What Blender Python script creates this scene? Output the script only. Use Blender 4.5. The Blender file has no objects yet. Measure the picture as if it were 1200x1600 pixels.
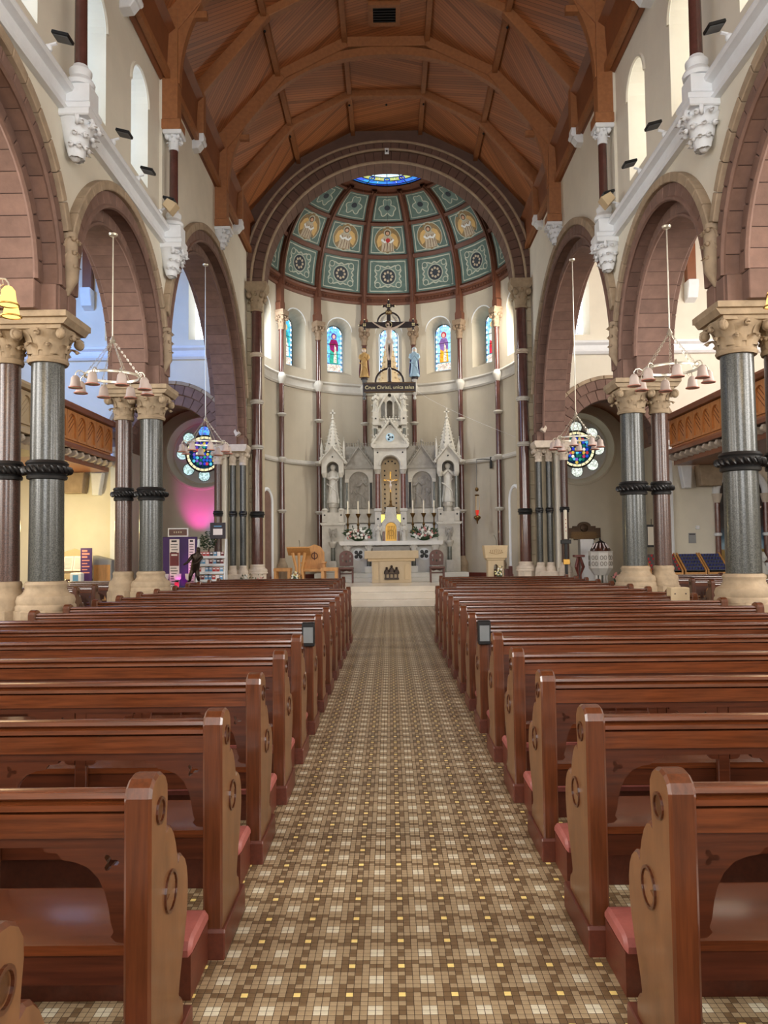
import bpy, bmesh, math, random
from mathutils import Vector, Matrix
random.seed(7)
PI = math.pi
R = math.radians
sc = bpy.context.scene
COL = sc.collection

# ------------------------------------------------------------------ camera, world, light, exposure
cam_d = bpy.data.cameras.new('camera')
cam = bpy.data.objects.new('camera', cam_d)
COL.objects.link(cam)
cam_d.sensor_fit = 'VERTICAL'
cam_d.sensor_height = 32.0
cam_d.lens = 24.0
cam_d.clip_start = 0.05
cam_d.clip_end = 200
PITCH = math.atan(57 / 1200)
cam.matrix_world = (Matrix.Translation((-0.045, 0, 1.55)) @ Matrix.Rotation(8.5 / 1200, 4, 'Z')
                    @ Matrix.Rotation(PI / 2 + PITCH, 4, 'X') @ Matrix.Rotation(-R(0.65), 4, 'Z'))
sc.camera = cam
sc.view_settings.view_transform = 'Standard'
sc.view_settings.look = 'None'
sc.view_settings.gamma = 1.0
sc.view_settings.use_curve_mapping = False
sc.view_settings.exposure = 0.5

w = bpy.data.worlds.new('world')
sc.world = w
w.use_nodes = True
w.node_tree.nodes['Background'].inputs[0].default_value = (0.75, 0.86, 1.0, 1)
w.node_tree.nodes['Background'].inputs[1].default_value = 1.0


def area(name, loc, tgt, sx, sy, power, col):
    l = bpy.data.lights.new(name, 'AREA')
    l.shape = 'RECTANGLE'
    l.size = sx
    l.size_y = sy
    l.energy = power
    l.color = col
    o = bpy.data.objects.new(name, l)
    COL.objects.link(o)
    o.location = loc
    o.rotation_euler = (Vector(tgt) - Vector(loc)).to_track_quat('-Z', 'Y').to_euler()
    return o


def spot(name, loc, tgt, power, col, ang, blend=.6, rad=.1):
    l = bpy.data.lights.new(name, 'SPOT')
    l.energy = power
    l.color = col
    l.spot_size = R(ang)
    l.spot_blend = blend
    l.shadow_soft_size = rad
    o = bpy.data.objects.new(name, l)
    COL.objects.link(o)
    o.location = loc
    o.rotation_euler = (Vector(tgt) - Vector(loc)).to_track_quat('-Z', 'Y').to_euler()
    return o


FILL_TINT = (1.0, 0.97, 0.92)
# added area lamp at an unseen west window behind the camera, fills the nave
area('west_fill_lamp', (0, -8.6, 6.5), (0, 12, 8.0), 6.0, 7.0, 760, FILL_TINT)
# added area lamps before the unseen, windowless outer walls; brighten aisles and transepts
for k, yy in enumerate((-3, 3, 9)):
    area('aisle_fill_lamp_left', (-10.7, yy, 4.5), (0, yy - (3 if k == 2 else -3), 1.5), 3.2, 4.5, (620, 620, 380)[k], FILL_TINT)
    area('aisle_fill_lamp_right', (10.7, yy, 4.5), (0, yy - (3 if k == 2 else -3), 1.5), 3.2, 4.5, (620, 620, 520)[k], FILL_TINT)
area('transept_blue_fill_left', (-10.7, 16, 7.6), (-5, 20, 4), 4.5, 3.6, 200, (0.3, 0.52, 1.0))  # added blue lamp, no window there; tints the left transept wall
area('transept_fill_lamp_right', (10.7, 16, 7.6), (4, 20, 3), 4.5, 3.6, 520, FILL_TINT)
# apse: added area lamps hidden behind the chancel arch, light walls and dome
area('apse_fill_lamp_right', (3.75, 23.0, 8.4), (-2.0, 25.5, 6.5), .6, 1.8, 160, (1.0, .95, .84))
area('apse_fill_lamp_left', (-3.75, 23.0, 8.4), (2.0, 25.5, 6.5), .6, 1.8, 120, (0.9, .96, 1.0))
# lamps of the place: pink uplighter, warm lamps under the left gallery
spot('pink_uplighter', (-6.2, 23.75, 1.7), (-6.15, 24.7, 2.95), 90, (1.0, 0.03, 0.55), 58, 1.0, .06)
spot('blue_wash_lamp', (-9.6, 14.6, 9.2), (-7.2, 21.2, 6.6), 1000, (0.08, 0.33, 1.0), 62, .8, .2)
spot('magenta_uplighter', (-5.5, 19.75, .35), (-5.6, 20.4, 1.1), 22, (1.0, 0.02, 0.8), 60, .9, .05)

# ------------------------------------------------------------------ mesh helper


class MB:
    def __init__(s):
        s.v = []
        s.f = []
        s.m = []
        s.cur = 0

    def add(s, vs, fs):
        n = len(s.v)
        s.v += [tuple(v) for v in vs]
        s.f += [tuple(i + n for i in f) for f in fs]
        s.m += [s.cur] * len(fs)
        return s

    def box(s, x0, x1, y0, y1, z0, z1, ch=0):
        if ch:
            return s.prism([(x0, y0), (x1, y0), (x1, y1), (x0, y1)], 'z', z0, z1, ch)
        return s.add([(x0, y0, z0), (x1, y0, z0), (x1, y1, z0), (x0, y1, z0), (x0, y0, z1), (x1, y0, z1), (x1, y1, z1), (x0, y1, z1)],
                     [(0, 3, 2, 1), (4, 5, 6, 7), (0, 1, 5, 4), (1, 2, 6, 5), (2, 3, 7, 6), (3, 0, 4, 7)])

    def prism(s, pts, axis, a, b, ch=0, holes=()):
        """polygon extruded along an axis; x: pts=(y,z)  y: pts=(x,z)  z: pts=(x,y)"""
        if axis == 'x':
            P = lambda p, t: (t, p[0], p[1])
        elif axis == 'y':
            P = lambda p, t: (p[0], t, p[1])
        else:
            P = lambda p, t: (p[0], p[1], t)

        def inset(pl, d):
            n = len(pl)
            ar = sum(pl[i][0] * pl[(i + 1) % n][1] - pl[(i + 1) % n][0] * pl[i][1] for i in range(n))
            sg = 1 if ar > 0 else -1
            out = []
            for i in range(n):
                p0, p1, p2 = pl[i - 1], pl[i], pl[(i + 1) % n]
                e1 = Vector((p1[0] - p0[0], p1[1] - p0[1]))
                e2 = Vector((p2[0] - p1[0], p2[1] - p1[1]))
                if e1.length < 1e-9 or e2.length < 1e-9:
                    out.append(p1)
                    continue
                e1.normalize()
                e2.normalize()
                nn = Vector((-e1.y - e2.y, e1.x + e2.x)) * sg
                L = nn.length
                if L < 1e-6:
                    out.append(p1)
                    continue
                nn /= L
                k = d / max(.5, (1 + e1.dot(e2)) / 2) ** .5
                out.append((p1[0] + nn.x * k, p1[1] + nn.y * k))
            return out
        sgn = 1 if b > a else -1
        if ch:
            pin = inset(pts, ch)
            rings = [(pin, a), (pts, a + sgn * ch), (pts, b - sgn * ch), (pin, b)]
        else:
            rings = [(pts, a), (pts, b)]
        n = len(pts)
        vs = []
        for pl, t in rings:
            vs += [P(p, t) for p in pl]
        fs = []
        for k in range(len(rings) - 1):
            for i in range(n):
                j = (i + 1) % n
                fs.append((k * n + i, k * n + j, k * n + n + j, k * n + n + i))
        if not holes:
            fs.append(tuple(range(n - 1, -1, -1)))
            fs.append(tuple(range((len(rings) - 1) * n, len(rings) * n)))
            return s.add(vs, fs)
        s.add(vs, fs)
        for end in (0, -1):
            pl, t = rings[end]
            cap = list(pl)
            for h in holes:
                bi, bj, bd = 0, 0, 1e9
                for i, p in enumerate(cap):
                    for j, q in enumerate(h):
                        d = (p[0] - q[0]) ** 2 + (p[1] - q[1]) ** 2
                        if d < bd:
                            bi, bj, bd = i, j, d
                hh = list(h[bj:]) + list(h[:bj])
                hh = [hh[0]] + hh[:0:-1] + [hh[0]]
                cap = cap[:bi + 1] + hh + cap[bi:]
            s.add([P(p, t) for p in cap], [tuple(range(len(cap)))])
        for h in holes:
            m = len(h)
            s.add([P(p, rings[0][1]) for p in h] + [P(p, rings[-1][1]) for p in h],
                  [(i, (i + 1) % m, m + (i + 1) % m, m + i) for i in range(m)])
        return s

    def lathe(s, prof, n=24, c=(0, 0, 0), sx=1, sy=1, a0=0, a1=2 * PI, mod=None, cap=True):
        full = abs(a1 - a0 - 2 * PI) < 1e-6
        cnt = n if full else n + 1
        vs = []
        for (r, z) in prof:
            for i in range(cnt):
                a = a0 + (a1 - a0) * i / n
                rr = r * (mod(a, z) if mod else 1)
                vs.append((c[0] + rr * math.cos(a) * sx, c[1] + rr * math.sin(a) * sy, c[2] + z))
        fs = []
        for k in range(len(prof) - 1):
            for i in range(n if full else n):
                j = (i + 1) % cnt if full else i + 1
                fs.append((k * cnt + i, k * cnt + j, k * cnt + cnt + j, k * cnt + cnt + i))
        if full and cap:
            if prof[0][0] > 1e-5:
                fs.append(tuple(range(cnt - 1, -1, -1)))
            if prof[-1][0] > 1e-5:
                fs.append(tuple(range((len(prof) - 1) * cnt, len(prof) * cnt)))
        return s.add(vs, fs)

    def tube(s, path, r, n=6, closed=False, flat=1.0):
        path = [Vector(p) for p in path]
        m = len(path)
        rs = r if isinstance(r, (list, tuple)) else [r] * m
        vs = []
        up = None
        for i, p in enumerate(path):
            a = path[i - 1] if (i > 0 or closed) else p
            b = path[(i + 1) % m] if (i < m - 1 or closed) else p
            t = (b - a)
            if t.length < 1e-9:
                t = Vector((0, 0, 1))
            t.normalize()
            if up is None:
                up = Vector((0, 0, 1)) if abs(t.z) < .9 else Vector((0, 1, 0))
            u = t.cross(up)
            if u.length < 1e-6:
                u = t.cross(Vector((1, 0, 0)))
            u.normalize()
            v = u.cross(t)
            v.normalize()
            up = v
            for k in range(n):
                q = 2 * PI * (k + .5) / n
                vs.append(p + u * (math.cos(q) * rs[i]) + v * (math.sin(q) * rs[i] * flat))
        fs = []
        for i in range(m if closed else m - 1):
            j = (i + 1) % m
            for k in range(n):
                l = (k + 1) % n
                fs.append((i * n + k, i * n + l, j * n + l, j * n + k))
        if not closed:
            fs.append(tuple(range(n - 1, -1, -1)))
            fs.append(tuple(range((m - 1) * n, m * n)))
        return s.add(vs, fs)

    def ball(s, c, r, nu=10, nv=6, sx=1, sy=1, sz=1):
        prof = [(r * math.cos(-PI / 2 + PI * k / nv) if 0 < k < nv else 0.0, r * sz * math.sin(-PI / 2 + PI * k / nv)) for k in range(nv + 1)]
        return s.lathe(prof, nu, c, sx, sy)

    def torus(s, c, r, rr, n=24, k=6, axis='z', flat=1.0):
        pts = []
        for i in range(n):
            a = 2 * PI * i / n
            x, y = r * math.cos(a), r * math.sin(a)
            pts.append({'z': (c[0] + x, c[1] + y, c[2]), 'y': (c[0] + x, c[1], c[2] + y), 'x': (c[0], c[1] + x, c[2] + y)}[axis])
        return s.tube(pts, rr, k, True, flat)

    def move(s, k0, M):
        for i in range(k0, len(s.v)):
            s.v[i] = tuple(M @ Vector(s.v[i]))
        return s

    def build(s, name, mats, parent=None, smooth=False, loc=None, ang=40, norm=True):
        me = bpy.data.meshes.new(name)
        me.from_pydata(s.v, [], s.f)
        if not isinstance(mats, (list, tuple)):
            mats = [mats]
        for m in mats:
            me.materials.append(m)
        if len(mats) > 1:
            me.polygons.foreach_set('material_index', s.m)
        if norm:
            bm = bmesh.new()
            bm.from_mesh(me)
            bmesh.ops.recalc_face_normals(bm, faces=bm.faces)
            bm.to_mesh(me)
            bm.free()
        if smooth:
            me.polygons.foreach_set('use_smooth', [True] * len(me.polygons))
            me.set_sharp_from_angle(angle=R(ang))
        me.update()
        return link(name, me, parent, loc)


def link(name, me, parent=None, loc=None, rot=None):
    o = bpy.data.objects.new(name, me)
    COL.objects.link(o)
    if parent is not None:
        o.parent = parent
    if loc is not None:
        o.location = loc
    if rot is not None:
        o.rotation_euler = rot
    return o


def thing(name, label, cat, loc=(0, 0, 0), rz=0, group=None):
    o = bpy.data.objects.new(name, None)
    o.empty_display_size = .1
    COL.objects.link(o)
    o.location = loc
    o.rotation_euler = (0, 0, rz)
    return tag(o, label, cat, group)


def tag(o, label, cat=None, group=None):
    o['label'] = label
    if cat:
        o['category'] = cat
    if group:
        o['group'] = group
    return o


def struct(o, label=None, cat=None):
    o['kind'] = 'structure'
    if label:
        o['label'] = label
    if cat:
        o['category'] = cat
    return o


def copy_tree(o, parent=None):
    c = o.copy()
    COL.objects.link(c)
    c.parent = parent
    for ch in list(o.children):
        copy_tree(ch, c)
    return c


ORD = ['first', 'second', 'third', 'fourth', 'fifth', 'sixth', 'seventh', 'eighth', 'ninth', 'tenth', 'eleventh', 'twelfth', 'thirteenth', 'fourteenth', 'fifteenth']
SIDE = {-1: 'left', 1: 'right'}

# ------------------------------------------------------------------ materials


def lin(c):
    return tuple((v / 255 / 12.92 if v / 255 <= .04045 else ((v / 255 + .055) / 1.055) ** 2.4) for v in c)


def mat(name, rgb, rough=.6, metal=0.0, coat=0.0, var=.12, scale=4.0, stretch=(1, 1, 1), bump=0.0, bscale=30.0, rnd=0.0, speck=None, spec=.5, emit=0.0):
    m = bpy.data.materials.new(name)
    m.use_nodes = True
    nt = m.node_tree
    b = nt.nodes['Principled BSDF']
    c = lin(rgb)
    tc = nt.nodes.new('ShaderNodeTexCoord')
    mp = nt.nodes.new('ShaderNodeMapping')
    mp.inputs['Scale'].default_value = stretch
    nt.links.new(tc.outputs['Object'], mp.inputs['Vector'])
    src = mp.outputs['Vector']
    oi = nt.nodes.new('ShaderNodeObjectInfo')
    if rnd:
        ad = nt.nodes.new('ShaderNodeVectorMath')
        ad.operation = 'ADD'
        mu = nt.nodes.new('ShaderNodeMath')
        mu.operation = 'MULTIPLY'
        mu.inputs[1].default_value = 37.0
        nt.links.new(oi.outputs['Random'], mu.inputs[0])
        nt.links.new(src, ad.inputs[0])
        nt.links.new(mu.outputs[0], ad.inputs[1])
        src = ad.outputs[0]
    nz = nt.nodes.new('ShaderNodeTexNoise')
    nz.inputs['Scale'].default_value = scale
    nz.inputs['Detail'].default_value = 5
    nz.inputs['Roughness'].default_value = .6
    nt.links.new(src, nz.inputs['Vector'])
    rp = nt.nodes.new('ShaderNodeValToRGB')
    rp.color_ramp.elements[0].position = .3
    rp.color_ramp.elements[1].position = .7
    rp.color_ramp.elements[0].color = tuple(v * (1 - var) for v in c) + (1,)
    rp.color_ramp.elements[1].color = tuple(min(1, v * (1 + var)) for v in c) + (1,)
    nt.links.new(nz.outputs[0], rp.inputs[0])
    out = rp.outputs[0]
    if speck:
        dark, light, ss = speck
        n2 = nt.nodes.new('ShaderNodeTexNoise')
        n2.inputs['Scale'].default_value = ss
        n2.inputs['Detail'].default_value = 3
        nt.links.new(tc.outputs['Object'], n2.inputs['Vector'])
        r2 = nt.nodes.new('ShaderNodeValToRGB')
        r2.color_ramp.elements[0].position = .38
        r2.color_ramp.elements[0].color = lin(dark) + (1,)
        r2.color_ramp.elements[1].position = .62
        r2.color_ramp.elements[1].color = lin(light) + (1,)
        nt.links.new(n2.outputs[0], r2.inputs[0])
        mx = nt.nodes.new('ShaderNodeMix')
        mx.data_type = 'RGBA'
        mx.inputs[0].default_value = .72
        nt.links.new(out, mx.inputs[6])
        nt.links.new(r2.outputs[0], mx.inputs[7])
        out = mx.outputs[2]
    if rnd:
        hs = nt.nodes.new('ShaderNodeHueSaturation')
        ma = nt.nodes.new('ShaderNodeMapRange')
        ma.inputs[3].default_value = 1 - rnd
        ma.inputs[4].default_value = 1 + rnd
        nt.links.new(oi.outputs['Random'], ma.inputs[0])
        nt.links.new(ma.outputs[0], hs.inputs['Value'])
        nt.links.new(out, hs.inputs['Color'])
        out = hs.outputs[0]
    nt.links.new(out, b.inputs['Base Color'])
    b.inputs['Roughness'].default_value = rough
    b.inputs['Metallic'].default_value = metal
    b.inputs['Coat Weight'].default_value = coat
    b.inputs['Coat Roughness'].default_value = .12
    b.inputs['Specular IOR Level'].default_value = spec
    if emit:
        nt.links.new(out, b.inputs['Emission Color'])
        b.inputs['Emission Strength'].default_value = emit
    if bump:
        bz = nt.nodes.new('ShaderNodeTexNoise')
        bz.inputs['Scale'].default_value = bscale
        bz.inputs['Detail'].default_value = 4
        nt.links.new(src, bz.inputs['Vector'])
        bn = nt.nodes.new('ShaderNodeBump')
        bn.inputs['Strength'].default_value = bump
        bn.inputs['Distance'].default_value = .02
        nt.links.new(bz.outputs[0], bn.inputs['Height'])
        nt.links.new(bn.outputs[0], b.inputs['Normal'])
    return m


def emis(name, rgb, strength, var=0.0, scale=20.0):
    m = bpy.data.materials.new(name)
    m.use_nodes = True
    nt = m.node_tree
    nt.nodes.remove(nt.nodes['Principled BSDF'])
    e = nt.nodes.new('ShaderNodeEmission')
    e.inputs[0].default_value = lin(rgb) + (1,)
    e.inputs[1].default_value = strength
    if var:
        tc = nt.nodes.new('ShaderNodeTexCoord')
        vo = nt.nodes.new('ShaderNodeTexVoronoi')
        vo.inputs['Scale'].default_value = scale
        nt.links.new(tc.outputs['Object'], vo.inputs['Vector'])
        hs = nt.nodes.new('ShaderNodeHueSaturation')
        hs.inputs['Color'].default_value = lin(rgb) + (1,)
        sp = nt.nodes.new('ShaderNodeSeparateColor')
        nt.links.new(vo.outputs['Color'], sp.inputs[0])
        mr = nt.nodes.new('ShaderNodeMapRange')
        mr.inputs[3].default_value = 1 - var
        mr.inputs[4].default_value = 1 + var * .6
        nt.links.new(sp.outputs[0], mr.inputs[0])
        nt.links.new(mr.outputs[0], hs.inputs['Value'])
        mh = nt.nodes.new('ShaderNodeMapRange')
        mh.inputs[3].default_value = .5 - var * .12
        mh.inputs[4].default_value = .5 + var * .12
        nt.links.new(sp.outputs[1], mh.inputs[0])
        nt.links.new(mh.outputs[0], hs.inputs['Hue'])
        nt.links.new(hs.outputs[0], e.inputs[0])
    nt.links.new(e.outputs[0], nt.nodes['Material Output'].inputs[0])
    return m


def board_mat(name, rgb, width, ang_attr='UVMap'):
    """narrow boards laid along U; the seams fall at steps of V"""
    m = bpy.data.materials.new(name)
    m.use_nodes = True
    nt = m.node_tree
    b = nt.nodes['Principled BSDF']
    uv = nt.nodes.new('ShaderNodeUVMap')
    uv.uv_map = 'UVMap'
    sp = nt.nodes.new('ShaderNodeSeparateXYZ')
    nt.links.new(uv.outputs[0], sp.inputs[0])
    dv = nt.nodes.new('ShaderNodeMath')
    dv.operation = 'DIVIDE'
    dv.inputs[1].default_value = width
    nt.links.new(sp.outputs[1], dv.inputs[0])
    fl = nt.nodes.new('ShaderNodeMath')
    fl.operation = 'FLOOR'
    nt.links.new(dv.outputs[0], fl.inputs[0])
    fr = nt.nodes.new('ShaderNodeMath')
    fr.operation = 'FRACT'
    nt.links.new(dv.outputs[0], fr.inputs[0])
    wn = nt.nodes.new('ShaderNodeTexWhiteNoise')
    wn.noise_dimensions = '1D'
    nt.links.new(fl.outputs[0], wn.inputs['W'])
    mr = nt.nodes.new('ShaderNodeMapRange')
    mr.inputs[3].default_value = .72
    mr.inputs[4].default_value = 1.25
    nt.links.new(wn.outputs[0], mr.inputs[0])
    gt = nt.nodes.new('ShaderNodeMath')
    gt.operation = 'GREATER_THAN'
    gt.inputs[1].default_value = .12
    nt.links.new(fr.outputs[0], gt.inputs[0])
    gm = nt.nodes.new('ShaderNodeMapRange')
    gm.inputs[3].default_value = .35
    gm.inputs[4].default_value = 1.0
    nt.links.new(gt.outputs[0], gm.inputs[0])
    mu = nt.nodes.new('ShaderNodeMath')
    mu.operation = 'MULTIPLY'
    nt.links.new(mr.outputs[0], mu.inputs[0])
    nt.links.new(gm.outputs[0], mu.inputs[1])
    hs = nt.nodes.new('ShaderNodeHueSaturation')
    hs.inputs['Color'].default_value = lin(rgb) + (1,)
    nt.links.new(mu.outputs[0], hs.inputs['Value'])
    nt.links.new(hs.outputs[0], b.inputs['Base Color'])
    b.inputs['Roughness'].default_value = .45
    return m


M = {}
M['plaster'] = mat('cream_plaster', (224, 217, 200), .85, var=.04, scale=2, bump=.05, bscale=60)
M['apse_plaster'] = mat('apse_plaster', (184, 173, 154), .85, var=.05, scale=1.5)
M['white'] = mat('white_paint', (226, 228, 230), .6, var=.04, scale=6)
M['sand'] = mat('red_sandstone', (122, 94, 82), .8, var=.16, scale=5, bump=.1, bscale=50, rnd=.12)
M['sand_dark'] = mat('dark_sandstone', (104, 78, 66), .85, var=.16, scale=3, rnd=.1)
M['mortar'] = mat('dark_mortar', (62, 44, 40), .9)
M['hood'] = mat('hood_stone', (160, 140, 116), .8, var=.18, scale=6, bump=.1, rnd=.08)
M['capstone'] = mat('carved_capital_stone', (158, 138, 112), .8, var=.2, scale=7, bump=.15, bscale=40)
M['palecap'] = mat('pale_capital_stone', (205, 190, 172), .8, var=.12, scale=7, bump=.1)
M['jamb'] = mat('jamb_stone', (186, 172, 146), .8, var=.1, scale=5, rnd=.1)
M['grey'] = mat('grey_granite', (64, 64, 60), .32, coat=.25, var=.1, speck=((18, 19, 18), (86, 87, 81), 70.0))
M['brown'] = mat('red_brown_granite', (80, 58, 50), .3, coat=.3, var=.1, speck=((44, 28, 24), (100, 72, 62), 75.0))
M['shaft'] = mat('brown_marble_shaft', (84, 52, 46), .15, coat=.5, var=.2, scale=6)
M['black'] = mat('black_stone_ring', (30, 29, 29), .4, var=.2, scale=20)
M['black_metal'] = mat('black_metal', (22, 20, 20), .4, metal=.4)
M['roofbeam'] = mat('pine_beam', (152, 98, 58), .5, var=.16, scale=2, stretch=(6, 6, 6))
M['rooftrim'] = mat('pine_fascia', (128, 76, 44), .5, var=.14, scale=3)
M['boards'] = board_mat('pine_boards', (166, 104, 62), .085)
M['domewood'] = mat('dome_timber', (98, 58, 40), .5, var=.14, scale=4)
M['pew'] = mat('varnished_pine_pew', (89, 44, 20), .26, coat=.6, var=.42, scale=3.0, stretch=(1.2, 22, 22), rnd=.08)
M['pewend'] = mat('varnished_pine_end', (108, 71, 43), .36, coat=.25, var=.26, scale=2.4, stretch=(14, 5, 2), rnd=.08)
M['pewdark'] = mat('dark_varnished_pine', (70, 33, 16), .3, coat=.4, var=.34, scale=3, stretch=(1.2, 22, 22))
M['pewedge'] = mat('varnished_pine_edge', (84, 43, 21), .28, coat=.5, var=.36, scale=3, stretch=(22, 22, 1.3), rnd=.08)
M['pewplinth'] = mat('mahogany_plinth', (90, 42, 26), .4, var=.2, scale=6, stretch=(8, 2, 8))
M['redvinyl'] = mat('red_kneeler_vinyl', (150, 82, 74), .5, var=.14, scale=14, bump=.1)
M['tan'] = mat('tan_tile', (168, 146, 114), .35, var=.1, scale=40)
M['tbrown'] = mat('brown_tile', (118, 94, 66), .35, var=.1, scale=40)
M['twhite'] = mat('white_tile', (216, 206, 180), .35, var=.07, scale=40)
M['tyellow'] = mat('yellow_tile', (250, 222, 140), .35, var=.05, scale=40)
M['grout'] = mat('grout', (72, 56, 40), .8)
M['marble'] = mat('white_marble', (206, 202, 194), .35, var=.08, scale=2.5)
M['marblestep'] = mat('cream_marble_step', (212, 200, 182), .22, var=.08, scale=2.0)
M['reredos'] = mat('carved_caen_stone', (192, 186, 174), .7, var=.12, scale=5, bump=.08)
M['reredos2'] = mat('grey_carved_stone', (150, 144, 134), .75, var=.16, scale=9, bump=.2, bscale=60)
M['redmarble'] = mat('red_marble', (106, 66, 58), .25, coat=.3, var=.25, scale=10)
M['greymarble'] = mat('grey_green_marble', (96, 98, 90), .2, coat=.3, var=.25, scale=10)
M['limestone'] = mat('honey_limestone', (190, 168, 134), .6, var=.06, scale=5)
M['limestone2'] = mat('dark_honey_limestone', (196, 172, 134), .6, var=.06, scale=5)
M['bronze'] = mat('dark_bronze', (56, 44, 36), .4, metal=.7, var=.2)
M['brass'] = mat('brass', (176, 136, 70), .4, metal=.7, var=.15)
M['gold'] = mat('gold', (214, 166, 80), .45, metal=.6, var=.12)
M['antique'] = mat('antique_brass', (112, 84, 46), .35, metal=.8, var=.2)
M['silver'] = mat('pale_metal', (216, 208, 190), .3, metal=.6, var=.1)
M['wax'] = mat('candle_wax', (236, 226, 204), .5, var=.03)
M['leaf'] = mat('leaf_green', (44, 64, 34), .6, var=.3, scale=12)
M['petal_w'] = mat('white_petal', (240, 238, 228), .7, var=.05)
M['petal_p'] = mat('pink_petal', (196, 128, 124), .7, var=.15)
M['petal_y'] = mat('cream_petal', (238, 226, 160), .7, var=.1)
M['oak'] = mat('light_oak', (196, 142, 82), .5, var=.16, scale=3, stretch=(8, 8, 1.5))
M['walnut'] = mat('carved_walnut', (92, 52, 38), .45, var=.2, scale=8)
M['mahog'] = mat('red_mahogany', (104, 46, 34), .4, var=.2, scale=6)
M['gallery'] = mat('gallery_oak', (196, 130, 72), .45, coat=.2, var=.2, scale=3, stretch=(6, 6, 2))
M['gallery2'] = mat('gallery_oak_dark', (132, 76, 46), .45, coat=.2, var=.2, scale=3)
M['purple'] = mat('purple_banner', (58, 26, 92), .6, var=.08)
M['paper'] = mat('white_paper', (236, 226, 226), .6, var=.03)
M['ink'] = mat('dark_print', (50, 40, 48), .6)
M['redprint'] = mat('red_print', (170, 44, 48), .6)
M['blueprint'] = mat('blue_print', (96, 150, 190), .6)
M['greycab'] = mat('grey_cabinet', (150, 150, 150), .6, var=.04)
M['plaqb'] = mat('bronze_plaque', (82, 62, 44), .45, metal=.5, var=.25, scale=20, bump=.3)
M['shade'] = mat('frosted_bell_glass', (206, 188, 178), .5, var=.06)
M['shade_rim'] = mat('amber_glass_rim', (196, 128, 108), .4, var=.1)
M['shade_on'] = emis('lit_bell_glass', (255, 206, 110), 1.7)
M['capstone2'] = mat('brown_capital_stone', (132, 110, 88), .8, var=.2, scale=7)
M['statue'] = mat('white_statue_plaster', (214, 210, 200), .7, var=.08, scale=8)
M['skin'] = mat('painted_corpus', (232, 214, 196), .5, var=.08, scale=12)
M['cloth_w'] = mat('painted_white_cloth', (226, 226, 222), .6, var=.08)
M['blue'] = mat('painted_blue_robe', (52, 58, 116), .6, var=.15)
M['maroon'] = mat('painted_maroon_robe', (110, 40, 46), .6, var=.15)
M['goldrobe'] = mat('painted_gold_robe', (206, 168, 104), .6, var=.15)
M['paleblue'] = mat('painted_pale_blue_robe', (176, 208, 226), .6, var=.1)
M['hair'] = mat('painted_brown_hair', (82, 56, 40), .7)
M['roodwood'] = mat('dark_rood_timber', (44, 30, 32), .5, var=.2)
M['dometeal'] = mat('dome_teal_paint', (86, 106, 98), .6, var=.2, scale=6)
M['domeline'] = mat('dome_cream_line', (180, 182, 164), .6, var=.1)
M['domegold'] = mat('dome_gold_ground', (136, 110, 68), .5, var=.15, scale=10)
M['domedark'] = mat('dome_dark_roundel', (44, 50, 58), .6, var=.2, scale=20)
M['domegrey'] = mat('dome_grey_green', (106, 126, 117), .6, var=.14, scale=10)
M['robe'] = mat('dome_painted_robe', (186, 170, 144), .6, var=.14, scale=14)
M['face'] = mat('dome_painted_face', (206, 160, 128), .6)
M['heart'] = mat('dome_red_heart', (186, 40, 40), .6)
M['iron'] = mat('grey_iron', (110, 112, 112), .5, metal=.4)
M['lead'] = mat('window_lead', (26, 26, 30), .6)
M['sky'] = emis('bright_window_glass', (236, 244, 255), 3.2, .12, 9)
M['sky2'] = emis('bluish_window_glass', (196, 218, 248), 5.0, .12, 7)
M['sky3'] = emis('cream_window_glass', (246, 246, 244), 5.0, .1, 7)
M['palestone'] = mat('pale_stone_moulding', (190, 184, 174), .7, var=.06, scale=6)

# ------------------------------------------------------------------ floor: mosaic of small square tiles
PT = .0262
OX, OY = -.02, 2.75
BR = {(1, 0), (1, 6), (1, 5), (6, 0), (6, 1), (6, 2), (0, 1), (2, 1), (1, 1), (0, 6), (6, 6), (5, 6), (3, 0), (4, 0), (0, 3), (0, 4)}
WH = {(3, 3), (3, 4), (4, 3), (4, 4)}


def tile_kind(i, j):
    k = (i % 7, j % 7)
    if k == (0, 0):
        return 3
    if k in BR:
        return 1
    if k in WH:
        return 2
    return 0


TM = [M['tan'], M['tbrown'], M['twhite'], M['tyellow']]
fl = MB()
fl.box(-11.4, 11.4, -9.2, 27.5, -.2, -.0008)
floor = struct(fl.build('floor', M['grout']), 'brown and cream mosaic tile floor of the church', 'floor')
tmesh = []
h = PT / 2 - .0012
for k in range(4):
    t = MB()
    t.add([(-h, -h, -.0007), (h, -h, -.0007), (h, h, -.0007), (-h, h, -.0007), (-h + .001, -h + .001, 0), (h - .001, -h + .001, 0), (h - .001, h - .001, 0), (-h + .001, h - .001, 0)],
          [(4, 5, 6, 7), (0, 1, 5, 4), (1, 2, 6, 5), (2, 3, 7, 6), (3, 0, 4, 7)])
    me = bpy.data.meshes.new('tile')
    me.from_pydata(t.v, [], t.f)
    me.materials.append(TM[k])
    tmesh.append(me)
single = set()
for j in range(-8, -1):
    for i in range(-20, 22):
        single.add((i, j))
        link('tile', tmesh[tile_kind(i, j)], floor, (OX + i * PT, OY + j * PT, 0))


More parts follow.
